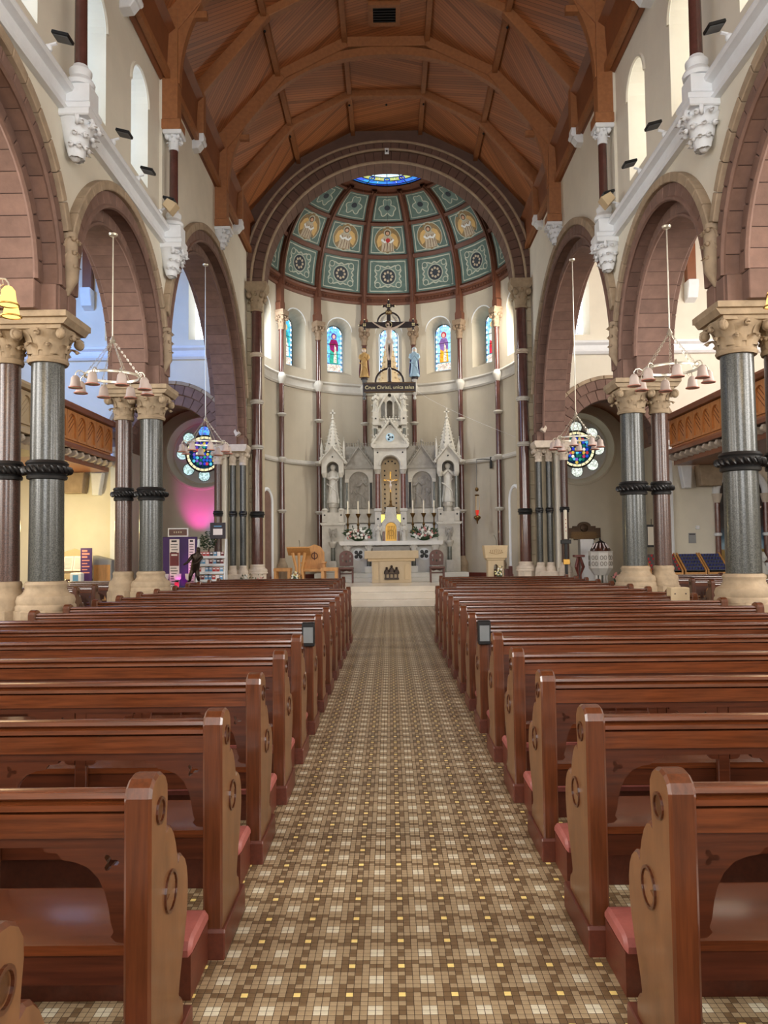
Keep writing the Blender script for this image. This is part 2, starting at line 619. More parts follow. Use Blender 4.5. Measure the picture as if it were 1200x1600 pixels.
def tile_field(x0, x1, y0, y1, sides):
    mb = MB()
    for j in range(int((y0 - OY) / PT), int((y1 - OY) / PT)):
        y = OY + j * PT
        for i in range(int((x0 - OX) / PT), int((x1 - OX) / PT)):
            if (i, j) in single:
                continue
            x = OX + i * PT
            mb.cur = tile_kind(i, j)
            if sides:
                mb.add([(x - h, y - h, -.0007), (x + h, y - h, -.0007), (x + h, y + h, -.0007), (x - h, y + h, -.0007), (x - h + .001, y - h + .001, 0), (x + h - .001, y - h + .001, 0), (x + h - .001, y + h - .001, 0), (x - h + .001, y + h - .001, 0)],
                       [(4, 5, 6, 7), (0, 1, 5, 4), (1, 2, 6, 5), (3, 0, 4, 7)])
            else:
                mb.add([(x - h, y - h, 0), (x + h, y - h, 0), (x + h, y + h, 0), (x - h, y + h, 0)], [(0, 1, 2, 3)])
    o = mb.build('mosaic_tiles', TM, floor, norm=False)
    o['kind'] = 'stuff'


tile_field(-2.3, 2.3, 1.6, 4.2, True)
tile_field(-2.3, 2.3, 4.2, 6.6, False)
tile_field(-1.4, 1.4, 6.6, 20.5, False)

# ------------------------------------------------------------------ generic wall with round-headed openings


def arch_wall(mb, F, t0, t1, u0, u1, z0, z1, ops=(), step=99, N=20):
    """F(t,u,z)->xyz; t0 front, t1 back; ops: (uc, half, sill, spring[, half_back])"""
    def quad(a, b, c, d):
        mb.add([F(*a), F(*b), F(*c), F(*d)], [(0, 1, 2, 3)])

    def rect(a, b, za, zb):
        n = max(1, int(math.ceil((b - a) / step)))
        for k in range(n):
            p, q = a + (b - a) * k / n, a + (b - a) * (k + 1) / n
            for t in (t0, t1):
                quad((t, p, za), (t, q, za), (t, q, zb), (t, p, zb))
            quad((t0, p, za), (t0, q, za), (t1, q, za), (t1, p, za))
            quad((t0, p, zb), (t0, q, zb), (t1, q, zb), (t1, p, zb))
    cur = u0
    for op in ops:
        uc, hf, sill, spr = op[:4]
        hb = op[4] if len(op) > 4 else hf
        dz = op[5] if len(op) > 5 else 0
        rect(cur, uc - hf, z0, z1)
        n = max(1, int(math.ceil(2 * hf / step)))
        if sill > z0:
            for k in range(n):
                p, q = uc - hf + 2 * hf * k / n, uc - hf + 2 * hf * (k + 1) / n
                pb, qb = uc - hb + 2 * hb * k / n, uc - hb + 2 * hb * (k + 1) / n
                quad((t0, p, z0), (t0, q, z0), (t0, q, sill), (t0, p, sill))
                quad((t1, pb, z0), (t1, qb, z0), (t1, qb, sill + dz), (t1, pb, sill + dz))
                quad((t0, p, sill), (t0, q, sill), (t1, qb, sill + dz), (t1, pb, sill + dz))
        for sg in (-1, 1):
            quad((t0, uc + sg * hf, sill), (t0, uc + sg * hf, spr), (t1, uc + sg * hb, spr), (t1, uc + sg * hb, sill + dz))
            if hb != hf:
                quad((t1, uc + sg * hf, z0), (t1, uc + sg * hf, z1), (t1, uc + sg * hb, z1), (t1, uc + sg * hb, z0))
        for k in range(N):
            a, b = PI - PI * k / N, PI - PI * (k + 1) / N
            p, q = (uc + hf * math.cos(a), spr + hf * math.sin(a)), (uc + hf * math.cos(b), spr + hf * math.sin(b))
            pb, qb = (uc + hb * math.cos(a), spr + hb * math.sin(a)), (uc + hb * math.cos(b), spr + hb * math.sin(b))
            quad((t0, p[0], p[1]), (t0, q[0], q[1]), (t0, q[0], z1), (t0, p[0], z1))
            quad((t1, pb[0], pb[1]), (t1, qb[0], qb[1]), (t1, qb[0], z1), (t1, pb[0], z1))
            quad((t0, p[0], p[1]), (t0, q[0], q[1]), (t1, qb[0], qb[1]), (t1, pb[0], pb[1]))
        cur = uc + hf
    rect(cur, u1, z0, z1)
    for u in (u0, u1):
        quad((t0, u, z0), (t0, u, z1), (t1, u, z1), (t1, u, z0))


def arched_outline(uc, hf, z0, spr, n=14):
    return [(uc - hf, z0), (uc + hf, z0)] + [(uc + hf * math.cos(PI * k / n), spr + hf * math.sin(PI * k / n)) for k in range(n + 1)]


def sector_mesh(name, r0, r1, a0, a1, t0, t1, matl, n=3, gap=.006, ch=.012):
    """block of an arch ring in its (u,z) plane, thickness t along x (local)"""
    g0, g1 = gap / r1, gap / r1
    pts = [(r1 * math.cos(a0 + g0 + (a1 - g1 - a0 - g0) * k / n), r1 * math.sin(a0 + g0 + (a1 - g1 - a0 - g0) * k / n)) for k in range(n + 1)]
    pts += [(r0 * math.cos(a1 - g1 + (a0 + g0 - a1 + g1) * k / n), r0 * math.sin(a1 - g1 + (a0 + g0 - a1 + g1) * k / n)) for k in range(n + 1)]
    mb = MB()
    mb.prism(pts, 'x', t0, t1, ch)
    me = bpy.data.meshes.new(name)
    me.from_pydata(mb.v, [], mb.f)
    me.materials.append(matl)
    return me


def arch_ring(parent, name, plane, centre, r0, r1, t0, t1, nb, matl, a_lo=0.0, stilt=0.0, core=True):
    """voussoirs around an arch; plane 'x': arch lies in y-z, 'y': arch lies in x-z (rotated)"""
    step = (PI - 2 * a_lo) / nb
    me = sector_mesh(name, r0, r1, 0, step, t0, t1, matl)
    rz = 0 if plane == 'x' else PI / 2
    for k in range(nb):
        o = link(name, me, parent, centre)
        ang = a_lo + k * step
        if plane == 'x':
            o.rotation_euler = (ang, 0, 0)
        else:
            o.matrix_local = Matrix.Translation(centre) @ Matrix.Rotation(rz, 4, 'Z') @ Matrix.Rotation(ang, 4, 'X')
    if core:
        n = 40
        pts = [((r1 - .012) * math.cos(a_lo + (PI - 2 * a_lo) * k / n), (r1 - .012) * math.sin(a_lo + (PI - 2 * a_lo) * k / n)) for k in range(n + 1)]
        pts += [((r0 + .012) * math.cos(PI - a_lo - (PI - 2 * a_lo) * k / n), (r0 + .012) * math.sin(PI - a_lo - (PI - 2 * a_lo) * k / n)) for k in range(n + 1)]
        mb = MB().prism(pts, 'x', t0 + (.012 if t1 > t0 else -.012), t1 - (.012 if t1 > t0 else -.012))
        o = mb.build('mortar_core', M['mortar'], parent)
        if plane == 'x':
            o.location = centre
        else:
            o.matrix_local = Matrix.Translation(centre) @ Matrix.Rotation(rz, 4, 'Z')
    if stilt > .03:
        nst = max(1, round(stilt / .3))
        for sg in (-1, 1):
            mb = MB()
            a, b = sorted((sg * r0, sg * r1))
            mb.prism([(a, .004), (b, .004), (b, stilt / nst - .004), (a, stilt / nst - .004)], 'x', t0, t1, .012)
            mesh = bpy.data.meshes.new(name)
            mesh.from_pydata(mb.v, [], mb.f)
            mesh.materials.append(matl)
            for k in range(nst):
                z = centre[2] - stilt + k * stilt / nst
                o = link(name, mesh, parent, (centre[0], centre[1], z))
                if plane == 'y':
                    o.matrix_local = Matrix.Translation((centre[0], centre[1], z)) @ Matrix.Rotation(rz, 4, 'Z')


COLY = [-3.0, 1.15, 5.3, 9.45, 13.6]
TRUSS = [-7.38, -3.16, 1.06, 5.28, 9.5, 13.72, 17.94]
WTOP = 10.2
AB = 4.46      # top of the abaci

walls = {}
for s in (-1, 1):
    Fx = lambda t, u, z, s=s: (s * t, u, z)
    mb = MB()
    bays = [(COLY[i] + COLY[i + 1]) / 2 for i in range(4)]
    # lower arcade wall
    arch_wall(mb, Fx, 4.1, 4.95, COLY[0] - 2.0, 13.6, AB, 7.2, [(b, 1.93, AB, AB + .355) for b in bays], N=28)
    # clerestory wall with the window recesses
    ops = []
    for b in bays:
        ops += [(b - .98, .43, 7.8, 9.2, .36, .1), (b + .98, .43, 7.8, 9.2, .36, .1)]
    arch_wall(mb, Fx, 4.15, 5.05, -9.2, 13.6, 7.2, WTOP, ops, N=14)
    # crossing bay with the tall arch
    arch_wall(mb, Fx, 4.1, 4.95, 13.6, 22.0, AB, WTOP, [(17.55, 3.86, AB, AB + .25)], N=44)
    wl = struct(mb.build('wall_' + SIDE[s], M['plaster']), 'cream arcade wall along the %s of the nave' % SIDE[s], 'wall')
    walls[s] = wl
    # blocks of the arches
    for i in (2, 3):
        c = (0, bays[i], AB + .355)
        arch_ring(wl, 'voussoir', 'x', c, 1.6, 1.86, s * 4.24, s * 4.82, 21, M['sand'], stilt=.355)
        arch_ring(wl, 'voussoir', 'x', c, 1.83, 2.06, s * 4.04, s * 4.98, 23, M['sand'], stilt=.355)
        arch_ring(wl, 'hood_stone', 'x', c, 2.06, 2.19, s * 3.98, s * 4.14, 15, M['hood'], a_lo=R(20), core=False)
        for off in (1.60, 1.83):
            rm = MB().tube([(s * (4.23 if off == 1.6 else 4.04), c[1] + (off + .02) * math.cos(PI * k / 30), c[2] + (off + .02) * math.sin(PI * k / 30)) for k in range(31)], .035, 6)
            rm.build('roll_moulding', M['sand'], wl, True)
    c = (0, 17.55, AB + .25)
    arch_ring(wl, 'voussoir', 'x', c, 3.5, 3.76, s * 4.24, s * 4.82, 39, M['sand'], stilt=.25)
    arch_ring(wl, 'voussoir', 'x', c, 3.73, 3.97, s * 4.04, s * 4.98, 43, M['sand'], stilt=.25)
    arch_ring(wl, 'hood_stone', 'x', c, 3.97, 4.12, s * 3.98, s * 4.14, 27, M['hood'], a_lo=R(16), core=False)
    for off in (3.5, 3.73):
        rm = MB().tube([(s * (4.23 if off == 3.5 else 4.04), c[1] + (off + .02) * math.cos(PI * k / 48), c[2] + (off + .02) * math.sin(PI * k / 48)) for k in range(49)], .035, 6)
        rm.build('roll_moulding', M['sand'], wl, True)
    # string course
    st = MB()
    st.prism([(s * 4.2, 7.06), (s * 4.02, 7.06), (s * 4.0, 7.1), (s * 4.04, 7.13), (s * 4.04, 7.3), (s * 3.96, 7.33), (s * 3.94, 7.37), (s * 3.96, 7.42), (s * 4.04, 7.45), (s * 4.2, 7.49)], 'y', -9, 13.95)
    st.build('string_course', M['white'], wl)
    # window reveals: hood moulds and glass of the clerestory
    n = 0
    for b in bays:
        for d in (-.98, .98):
            y = b + d
            pm = MB().prism(arched_outline(y, .37, 7.85, 9.2), 'x', s * 5.0, s * 5.03)
            win = struct(pm.build('window_%d' % (30 + n + (20 if s > 0 else 0)), M['sky2'] if s < 0 else M['sky3']), 'leaded clerestory window in the %s nave wall, %s from the apse' % (SIDE[s], ORD[7 - n]), 'window')
            lb = MB()
            for q in range(1, 6):
                lb.box(s * 4.975, s * 5.0, y - .36, y + .36, 7.85 + q * .3 - .01, 7.85 + q * .3 + .01)
            for q in (-.12, .12):
                lb.box(s * 4.975, s * 5.0, y + q - .008, y + q + .008, 7.85, 9.5)
            lb.build('lead_bars', M['lead'], win)
            hm = MB().tube([(s * 4.15, y + .46 * math.cos(PI * k / 14), 9.2 + .46 * math.sin(PI * k / 14)) for k in range(15)], .035, 6)
            hm.build('window_moulding', M['plaster'], wl, True)
            n += 1

# west end behind the camera and outer shell of the aisles
mb = MB()
arch_wall(mb, lambda t, u, z: (u, t, z), -9.0, -9.4, -11.4, 11.4, -.1, 14.2, [(0, 3.2, 3.0, 8.0)])
struct(mb.build('wall_back', M['plaster']), 'cream west wall of the church behind the camera', 'wall')
g = MB().prism(arched_outline(0, 3.2, 3.0, 8.0), 'y', -9.3, -9.25)
struct(g.build('window_90', M['sky']), 'large round-headed west window behind the camera', 'window')
for s in (-1, 1):
    mb = MB()
    mb.box(s * 11.0, s * 11.4, -9, 27, -.1, 10.8)
    struct(mb.build('wall_outer_' + SIDE[s], M['plaster']), 'cream outer wall of the %s aisle and transept' % SIDE[s], 'wall')
    mb = MB()
    mb.box(s * 4.85, s * 11.2, -9, 21.3, 10.35, 10.6)
    struct(mb.build('ceiling_aisle_' + SIDE[s], M['rooftrim']), 'timber ceiling over the %s aisle and transept' % SIDE[s], 'ceiling')

# ------------------------------------------------------------------ nave ceiling
ROOF = [(4.16, 10.12), (4.16, 11.34), (2.63, 13.02), (1.0, 13.83), (-1.0, 13.83), (-2.63, 13.02), (-4.16, 11.34), (-4.16, 10.12)]
cm = MB()
for k in range(7):
    (xa, za), (xb, zb) = ROOF[k], ROOF[k + 1]
    cm.add([(xa, -9.2, za), (xb, -9.2, zb), (xb, 22.3, zb), (xa, 22.3, za), (xa * 1.01, -9.2, za + .12), (xb * 1.01, -9.2, zb + .12), (xb * 1.01, 22.3, zb + .12), (xa * 1.01, 22.3, za + .12)],
           [(0, 1, 2, 3), (4, 5, 6, 7), (0, 1, 5, 4), (2, 3, 7, 6), (1, 2, 6, 5), (3, 0, 4, 7)])
ceil = struct(cm.build('ceiling', M['rooftrim']), 'polygonal pine board ceiling of the nave', 'ceiling')
RIBS = sorted(TRUSS + [t + 2.11 for t in TRUSS] + [22.1])


def board_panel(y0, y1, seg, direction):
    (xa, za), (xb, zb) = ROOF[seg], ROOF[seg + 1]
    L = math.hypot(xb - xa, zb - za)
    nx, nz = (zb - za) / L, -(xb - xa) / L
    if nx * (xa + xb) + nz * (za + zb - 2 * 11) > 0:
        nx, nz = -nx, -nz
    e = .03
    me = bpy.data.meshes.new('ceiling_panel')
    vs = [(xa + nx * e, y0, za + nz * e), (xb + nx * e, y0, zb + nz * e), (xb + nx * e, y1, zb + nz * e), (xa + nx * e, y1, za + nz * e),
          (xa, y0, za), (xb, y0, zb), (xb, y1, zb), (xa, y1, za)]
    me.from_pydata(vs, [], [(0, 1, 2, 3), (0, 1, 5, 4), (1, 2, 6, 5), (2, 3, 7, 6), (3, 0, 4, 7), (4, 5, 6, 7)])
    uvl = me.uv_layers.new(name='UVMap')
    co = [(0, y0), (L, y0), (L, y1), (0, y1)] * 2
    ca, sa = math.cos(direction), math.sin(direction)
    for lo in me.loops:
        p = co[lo.vertex_index]
        uvl.data[lo.index].uv = (p[0] * ca + p[1] * sa + 7, -p[0] * sa + p[1] * ca + 30)
    me.materials.append(M['boards'])
    return link('ceiling_panel', me, ceil)


for a, b in zip(RIBS[:-1], RIBS[1:]):
    kk = RIBS.index(a)
    for seg in range(1, 6):
        d = R(32) if (seg in (1, 2)) else (-R(32) if seg in (4, 5) else 0.35 * (1 if kk % 2 else -1))
        if kk % 2:
            d = -d if seg != 3 else d
        board_panel(a, b, seg, d)
# purlins
for (x, z) in ROOF[1:7]:
    pb = MB()
    dz = -.1
    pb.box(x * .985 - .06, x * .985 + .06, -9, 22.1, z - .17, z - .01)
    pb.build('purlin', M['roofbeam'], ceil)
for s in (-1, 1):
    fb = MB()
    fb.prism([(s * 4.14, 10.14), (s * 4.02, 10.2), (s * 3.98, 11.0), (s * 3.86, 11.1), (s * 4.14, 11.3)], 'y', -9, 22.0)
    fb.build('wall_plate', M['rooftrim'], ceil)
    lb = MB().box(s * 4.04, s * 3.95, -9, 22.0, 10.16, 10.3)
    lb.build('cornice_rail', M['roofbeam'], ceil)


def rib_poly(depth, z_off=0.0):
    inner = []
    for (x, z) in ROOF[1:7]:
        k = 1 - depth / 3.2
        inner.append((x * k, 10.6 + (z - 10.6) * k if abs(x) < 3 else z - depth * .9))
    return inner


for t in TRUSS + [x + 2.11 for x in TRUSS]:
    main = t in TRUSS
    wd = .11 if main else .085
    dp = .26 if main else .2
    outer = [(x, z - .02) for (x, z) in ROOF[1:7]]
    inner = rib_poly(dp)
    for k in range(5):
        rb = MB()
        rb.prism([outer[k], outer[k + 1], inner[k + 1], inner[k]], 'y', t - wd, t + wd, .012)
        rb.build('rafter', M['roofbeam'], ceil)
    for s in (-1, 1):
        if main:
            pb = MB()
            pb.box(s * 4.1, s * 3.82, t - .13, t + .13, 9.22, 11.5, .015)
            pb.box(s * 4.1, s * 3.76, t - .17, t + .17, 9.2, 9.4, .02)
            pb.build('wall_post', M['roofbeam'], ceil)
            # curved brace
            br = MB()
            n = 22
            o_, i_ = [], []
            for k in range(n + 1):
                a = (PI / 2) * k / n
                o_.append((s * 3.98 * math.cos(a) ** .92, 10.1 + 3.48 * math.sin(a)))
                i_.append((s * 3.80 * math.cos(a) ** .92, 10.1 + 3.28 * math.sin(a)))
            br.prism(o_ + i_[::-1], 'y', t - .075, t + .075)
            br.build('arched_brace', M['roofbeam'], ceil)
            sb = MB().box(s * 3.95, s * 3.3, t - .06, t + .06, 11.35, 11.47)
            sb.build('strut', M['roofbeam'], ceil)
        else:
            pb = MB()
            pb.box(s * 4.1, s * 3.86, t - .1, t + .1, 10.3, 11.4, .012)
            pb.build('wall_post', M['roofbeam'], ceil)
for t in RIBS[3:-1]:
    for x in (1.0, 2.6, -1.0, -2.6, 0):
        bb = MB().ball((x, t + .12, (13.62 if abs(x) < 1.1 else 12.78) - .12), .03, 8, 4)
        bb.build('bolt', M['black_metal'], ceil)
# vent in the flat crown
v = thing('ceiling_vent', 'small dark louvred vent in the crown of the timber ceiling', 'vent', (-.03, 17.0, 13.8))
f = MB()
for (a, b, c, d) in ((-.36, .36, -.36, -.26), (-.36, .36, .26, .36), (-.36, -.26, -.26, .26), (.26, .36, -.26, .26)):
    f.box(a, b, c, d, -.09, 0)
f.build('frame', M['roofbeam'], v)
f = MB().box(-.26, .26, -.26, .26, -.04, 0)
f.build('backing', M['black'], v)
for k in range(6):
    f = MB().box(-.26, .26, -.24 + k * .09, -.21 + k * .09, -.075, -.03)
    f.build('slat', M['black_metal'], v)

# ------------------------------------------------------------------ chancel arch wall
mb = MB()
Fy = lambda t, u, z: (u, t, z)
gable = []
CH = 3.62
SPR = 9.2
mb.box(-4.97, -CH - .1, 22.0, 22.62, -.1, SPR)
mb.box(CH + .1, 4.97, 22.0, 22.62, -.1, SPR)
front = struct(mb.build('wall_front', M['jamb']), 'stone wall carrying the chancel arch', 'wall')
mb = MB()
n = 48
for yy in (22.0, 22.62):
    for k in range(n):
        a, b = PI * k / n, PI * (k + 1) / n
        p, q = ((CH + .1) * math.cos(a), SPR + (CH + .1) * math.sin(a)), ((CH + .1) * math.cos(b), SPR + (CH + .1) * math.sin(b))
        P2, Q2 = (5.0 * math.cos(a), SPR + 5.2 * math.sin(a)), (5.0 * math.cos(b), SPR + 5.2 * math.sin(b))
        mb.add([(p[0], yy, p[1]), (q[0], yy, q[1]), (Q2[0], yy, Q2[1]), (P2[0], yy, P2[1])], [(0, 1, 2, 3)])
mb.build('gable_infill', M['sand_dark'], front)
C = (0, 0, SPR)
arch_ring(front, 'voussoir', 'y', (0, 0, SPR), CH, CH + .34, 21.94, 22.66, 47, M['sand_dark'])
arch_ring(front, 'voussoir', 'y', (0, 0, SPR), CH + .33, CH + .56, 21.86, 22.1, 53, M['sand_dark'])
rm = MB()
for off, yy in ((CH, 21.94), (CH + .34, 21.88), (CH + .57, 21.86)):
    rm.tube([((off + .02) * math.cos(PI * k / 60), yy, SPR + (off + .02) * math.sin(PI * k / 60)) for k in range(61)], .04, 6)
rm.build('roll_moulding', M['hood'], front, True)
# ashlar joints of the jambs: blocks
for s in (-1, 1):
    for k in range(22):
        jb = MB()
        z0 = .55 + k * .395
        jb.prism([(s * 4.12, z0), (s * 3.98, z0), (s * 3.98, z0 + .385), (s * 4.12, z0 + .385)], 'y', 21.86, 22.02, .008)
        jb.build('jamb_block', M['jamb'], front)
        jb = MB()
        jb.prism([(s * 5.0, z0), (s * 4.2, z0), (s * 4.2, z0 + .385), (s * 5.0, z0 + .385)], 'y', 21.78, 22.02, .008)
        if z0 < 4.2:
            jb.build('jamb_block', M['jamb'], front)

# ------------------------------------------------------------------ chancel floor and steps
for k, (y0, z0, z1) in enumerate(((20.5, 0, .17), (20.95, .17, .34), (21.4, .34, .5))):
    sb = MB()
    sb.box(-4.0, 4.0, y0, 27.2, z0, z1, .008)
    o = sb.build('chancel_step', M['marblestep'])
    struct(o, '%s cream marble step up to the sanctuary, counted from the nave' % ORD[k], 'step')

# ------------------------------------------------------------------ apse wall, string courses, dome
YC = 22.6
RA = 3.95
ANG = [R(12.857 * k) for k in (-7, -5, -3, -1, 1, 3, 5, 7)]
BAY = [R(25.714 * k) for k in (-3, -2, -1, 0, 1, 2, 3)]


def FA(t, u, z):
    return ((RA + t) * math.sin(u / RA), YC + (RA + t) * math.cos(u / RA), z)


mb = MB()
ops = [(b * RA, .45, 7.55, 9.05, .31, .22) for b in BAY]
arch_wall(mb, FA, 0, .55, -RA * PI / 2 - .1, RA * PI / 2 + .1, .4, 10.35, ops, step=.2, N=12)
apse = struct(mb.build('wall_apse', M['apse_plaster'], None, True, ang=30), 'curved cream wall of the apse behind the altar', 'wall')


def apse_ring(name, prof, matl, a0=-PI / 2 - .1, a1=PI / 2 + .1, n=56, sm=True):
    """profile (t,z) swept round the apse; t measured inwards from the wall"""
    mb = MB()
    m = len(prof)
    vs = []
    for i in range(n + 1):
        a = a0 + (a1 - a0) * i / n
        for (t, z) in prof:
            vs.append(((RA - t) * math.sin(a), YC + (RA - t) * math.cos(a), z))
    fs = []
    for i in range(n):
        for k in range(m):
            l = (k + 1) % m
            fs.append((i * m + k, i * m + l, i * m + m + l, i * m + m + k))
    mb.add(vs, fs)
    return mb.build(name, matl, apse, sm, ang=30)


apse_ring('string_course', [(-.02, 6.86), (.05, 6.86), (.08, 6.92), (.06, 6.98), (.06, 7.12), (.12, 7.17), (.1, 7.22), (-.02, 7.26)], M['palestone'])
apse_ring('string_course', [(-.02, 4.33), (.07, 4.33), (.1, 4.38), (.08, 4.46), (-.02, 4.5)], M['palestone'])
apse_ring('skirting', [(-.02, .5), (.03, .5), (.03, .72), (-.02, .74)], M['mahog'])
apse_ring('dome_cornice', [(-.02, 10.05), (.06, 10.05), (.09, 10.12), (.07, 10.16), (.07, 10.26), (.16, 10.3), (.18, 10.36), (.12, 10.42), (-.02, 10.46)], M['domewood'])
den = MB()
for k in range(96):
    a = -PI / 2 + PI * (k + .5) / 96
    ca, sa = math.cos(a), math.sin(a)
    for (r, z, hh) in ((RA - .09, 10.21, .02),):
        den.ball((r * sa, YC + r * ca, z), .03, 6, 4)
den.build('cornice_beads', M['domewood'], apse, True)['kind'] = 'stuff'

DH = 2.95


def DP(a, t, off=0.0):
    """dome surface: a azimuth, t latitude (degrees), off = offset towards the inside"""
    tr = R(t)
    r = 1.55 + 2.3 * math.cos(tr)
    z = 10.25 + DH * math.sin(tr)
    nr, nz = math.cos(tr) / 2.3, math.sin(tr) / DH
    L = math.hypot(nr, nz)
    r -= off * nr / L
    z -= off * nz / L
    return (r * math.sin(a), YC + r * math.cos(a), z)


mb = MB()
na, ntt = 56, 18
for i in range(na):
    a, b = -PI / 2 - .05 + (PI + .1) * i / na, -PI / 2 - .05 + (PI + .1) * (i + 1) / na
    for k in range(ntt):
        t, u = 90 * k / ntt, 90 * (k + 1) / ntt
        mb.add([DP(a, t), DP(b, t), DP(b, u), DP(a, u)], [(0, 1, 2, 3)])
dome = struct(mb.build('ceiling_dome', M['domewood'], None, True), 'painted half dome of timber ribs over the apse', 'ceiling')
for a in ANG:
    for w_, o1 in ((.075, .1), (.035, .16)):
        rb = MB()
        n = 20
        vs = []
        for k in range(n + 1):
            t = -4 + 88 * k / n
            r = 1.55 + 2.3 * math.cos(R(max(t, 0)))
            da = w_ / max(r, .5)
            vs += [DP(a - da, t, 0), DP(a + da, t, 0), DP(a + da, t, o1), DP(a - da, t, o1)]
        fs = []
        for k in range(n):
            for q in range(4):
                l = (q + 1) % 4
                fs.append((k * 4 + q, k * 4 + l, k * 4 + 4 + l, k * 4 + 4 + q))
        rb.add(vs, fs)
        rb.build('dome_rib', M['domewood'], dome)
TB = [(3.5, 26.5), (29.5, 50), (53, 77)]
for tm in (28, 51.5, 79.5):
    rb = MB()
    n = 56
    vs = []
    for k in range(n + 1):
        a = -PI / 2 + PI * k / n
        vs += [DP(a, tm - 1.2, 0), DP(a, tm - 1.2, .08), DP(a, tm + 1.2, .08), DP(a, tm + 1.2, 0)]
    fs = []
    for k in range(n):
        for q in range(4):
            l = (q + 1) % 4
            fs.append((k * 4 + q, k * 4 + l, k * 4 + 4 + l, k * 4 + 4 + q))
    rb.add(vs, fs)
    rb.build('dome_ring_beam', M['domewood'], dome)


class DomePanel:
    """paints flat shapes on one coffer of the dome: local (u,v) in -1..1"""

    def __init__(s, ac, row, root):
        s.ac, s.row, s.root = ac, row, root
        s.t0, s.t1 = TB[row]

    def P(s, u, v, off):
        t = (s.t0 + s.t1) / 2 + v * (s.t1 - s.t0) / 2
        r = 1.55 + 2.3 * math.cos(R(t))
        rr = r
        da = (R(12.857) - .12 / rr) * u
        return DP(s.ac + da, t, off)

    def aspect(s):
        t = (s.t0 + s.t1) / 2
        r = 1.55 + 2.3 * math.cos(R(t))
        wd = r * (R(12.857) - .12 / r)
        A, B = Vector(DP(0, s.t0)), Vector(DP(0, s.t1))
        return (B - A).length / 2 / wd

    def poly(s, name, pts, off, matl, parent=None):
        mb = MB()
        n = len(pts)
        cx, cy = sum(p[0] for p in pts) / n, sum(p[1] for p in pts) / n
        vs = [s.P(cx, cy, off)]
        for rad in (.5, 1.0):
            vs += [s.P(cx + (p[0] - cx) * rad, cy + (p[1] - cy) * rad, off) for p in pts]
        fs = []
        for i in range(n):
            j = (i + 1) % n
            fs += [(0, 1 + i, 1 + j), (1 + i, 1 + n + i, 1 + n + j, 1 + j)]
        vs += [s.P(p[0], p[1], off - .006) for p in pts]
        for i in range(n):
            j = (i + 1) % n
            fs.append((1 + n + i, 1 + n + j, 1 + 2 * n + j, 1 + 2 * n + i))
        mb.add(vs, fs)
        return mb.build(name, matl, parent or s.root, norm=False)

    def line(s, name, pts, wd, off, matl, closed=True):
        n = len(pts)
        vs = []
        asp = s.aspect()
        for i in range(n):
            p0, p1, p2 = pts[i - 1] if (i or closed) else pts[i], pts[i], pts[(i + 1) % n] if (i < n - 1 or closed) else pts[i]
            tx, ty = p2[0] - p0[0], (p2[1] - p0[1]) * asp
            L = math.hypot(tx, ty) or 1
            nx, ny = -ty / L * wd, tx / L * wd / asp
            vs += [s.P(p1[0] + nx, p1[1] + ny, off), s.P(p1[0] - nx, p1[1] - ny, off)]
        fs = []
        for i in range(n if closed else n - 1):
            j = (i + 1) % n
            fs.append((2 * i, 2 * i + 1, 2 * j + 1, 2 * j))
        mb = MB().add(vs, fs)
        return mb.build(name, matl, s.root, norm=False)

    def circ(s, cx, cy, r, n=20, lob=0, amp=0):
        asp = s.aspect()
        return [(cx + r * (1 + amp * math.cos(lob * 2 * PI * k / n)) * math.cos(2 * PI * k / n), cy + r * (1 + amp * math.cos(lob * 2 * PI * k / n)) * math.sin(2 * PI * k / n) / asp) for k in range(n)]


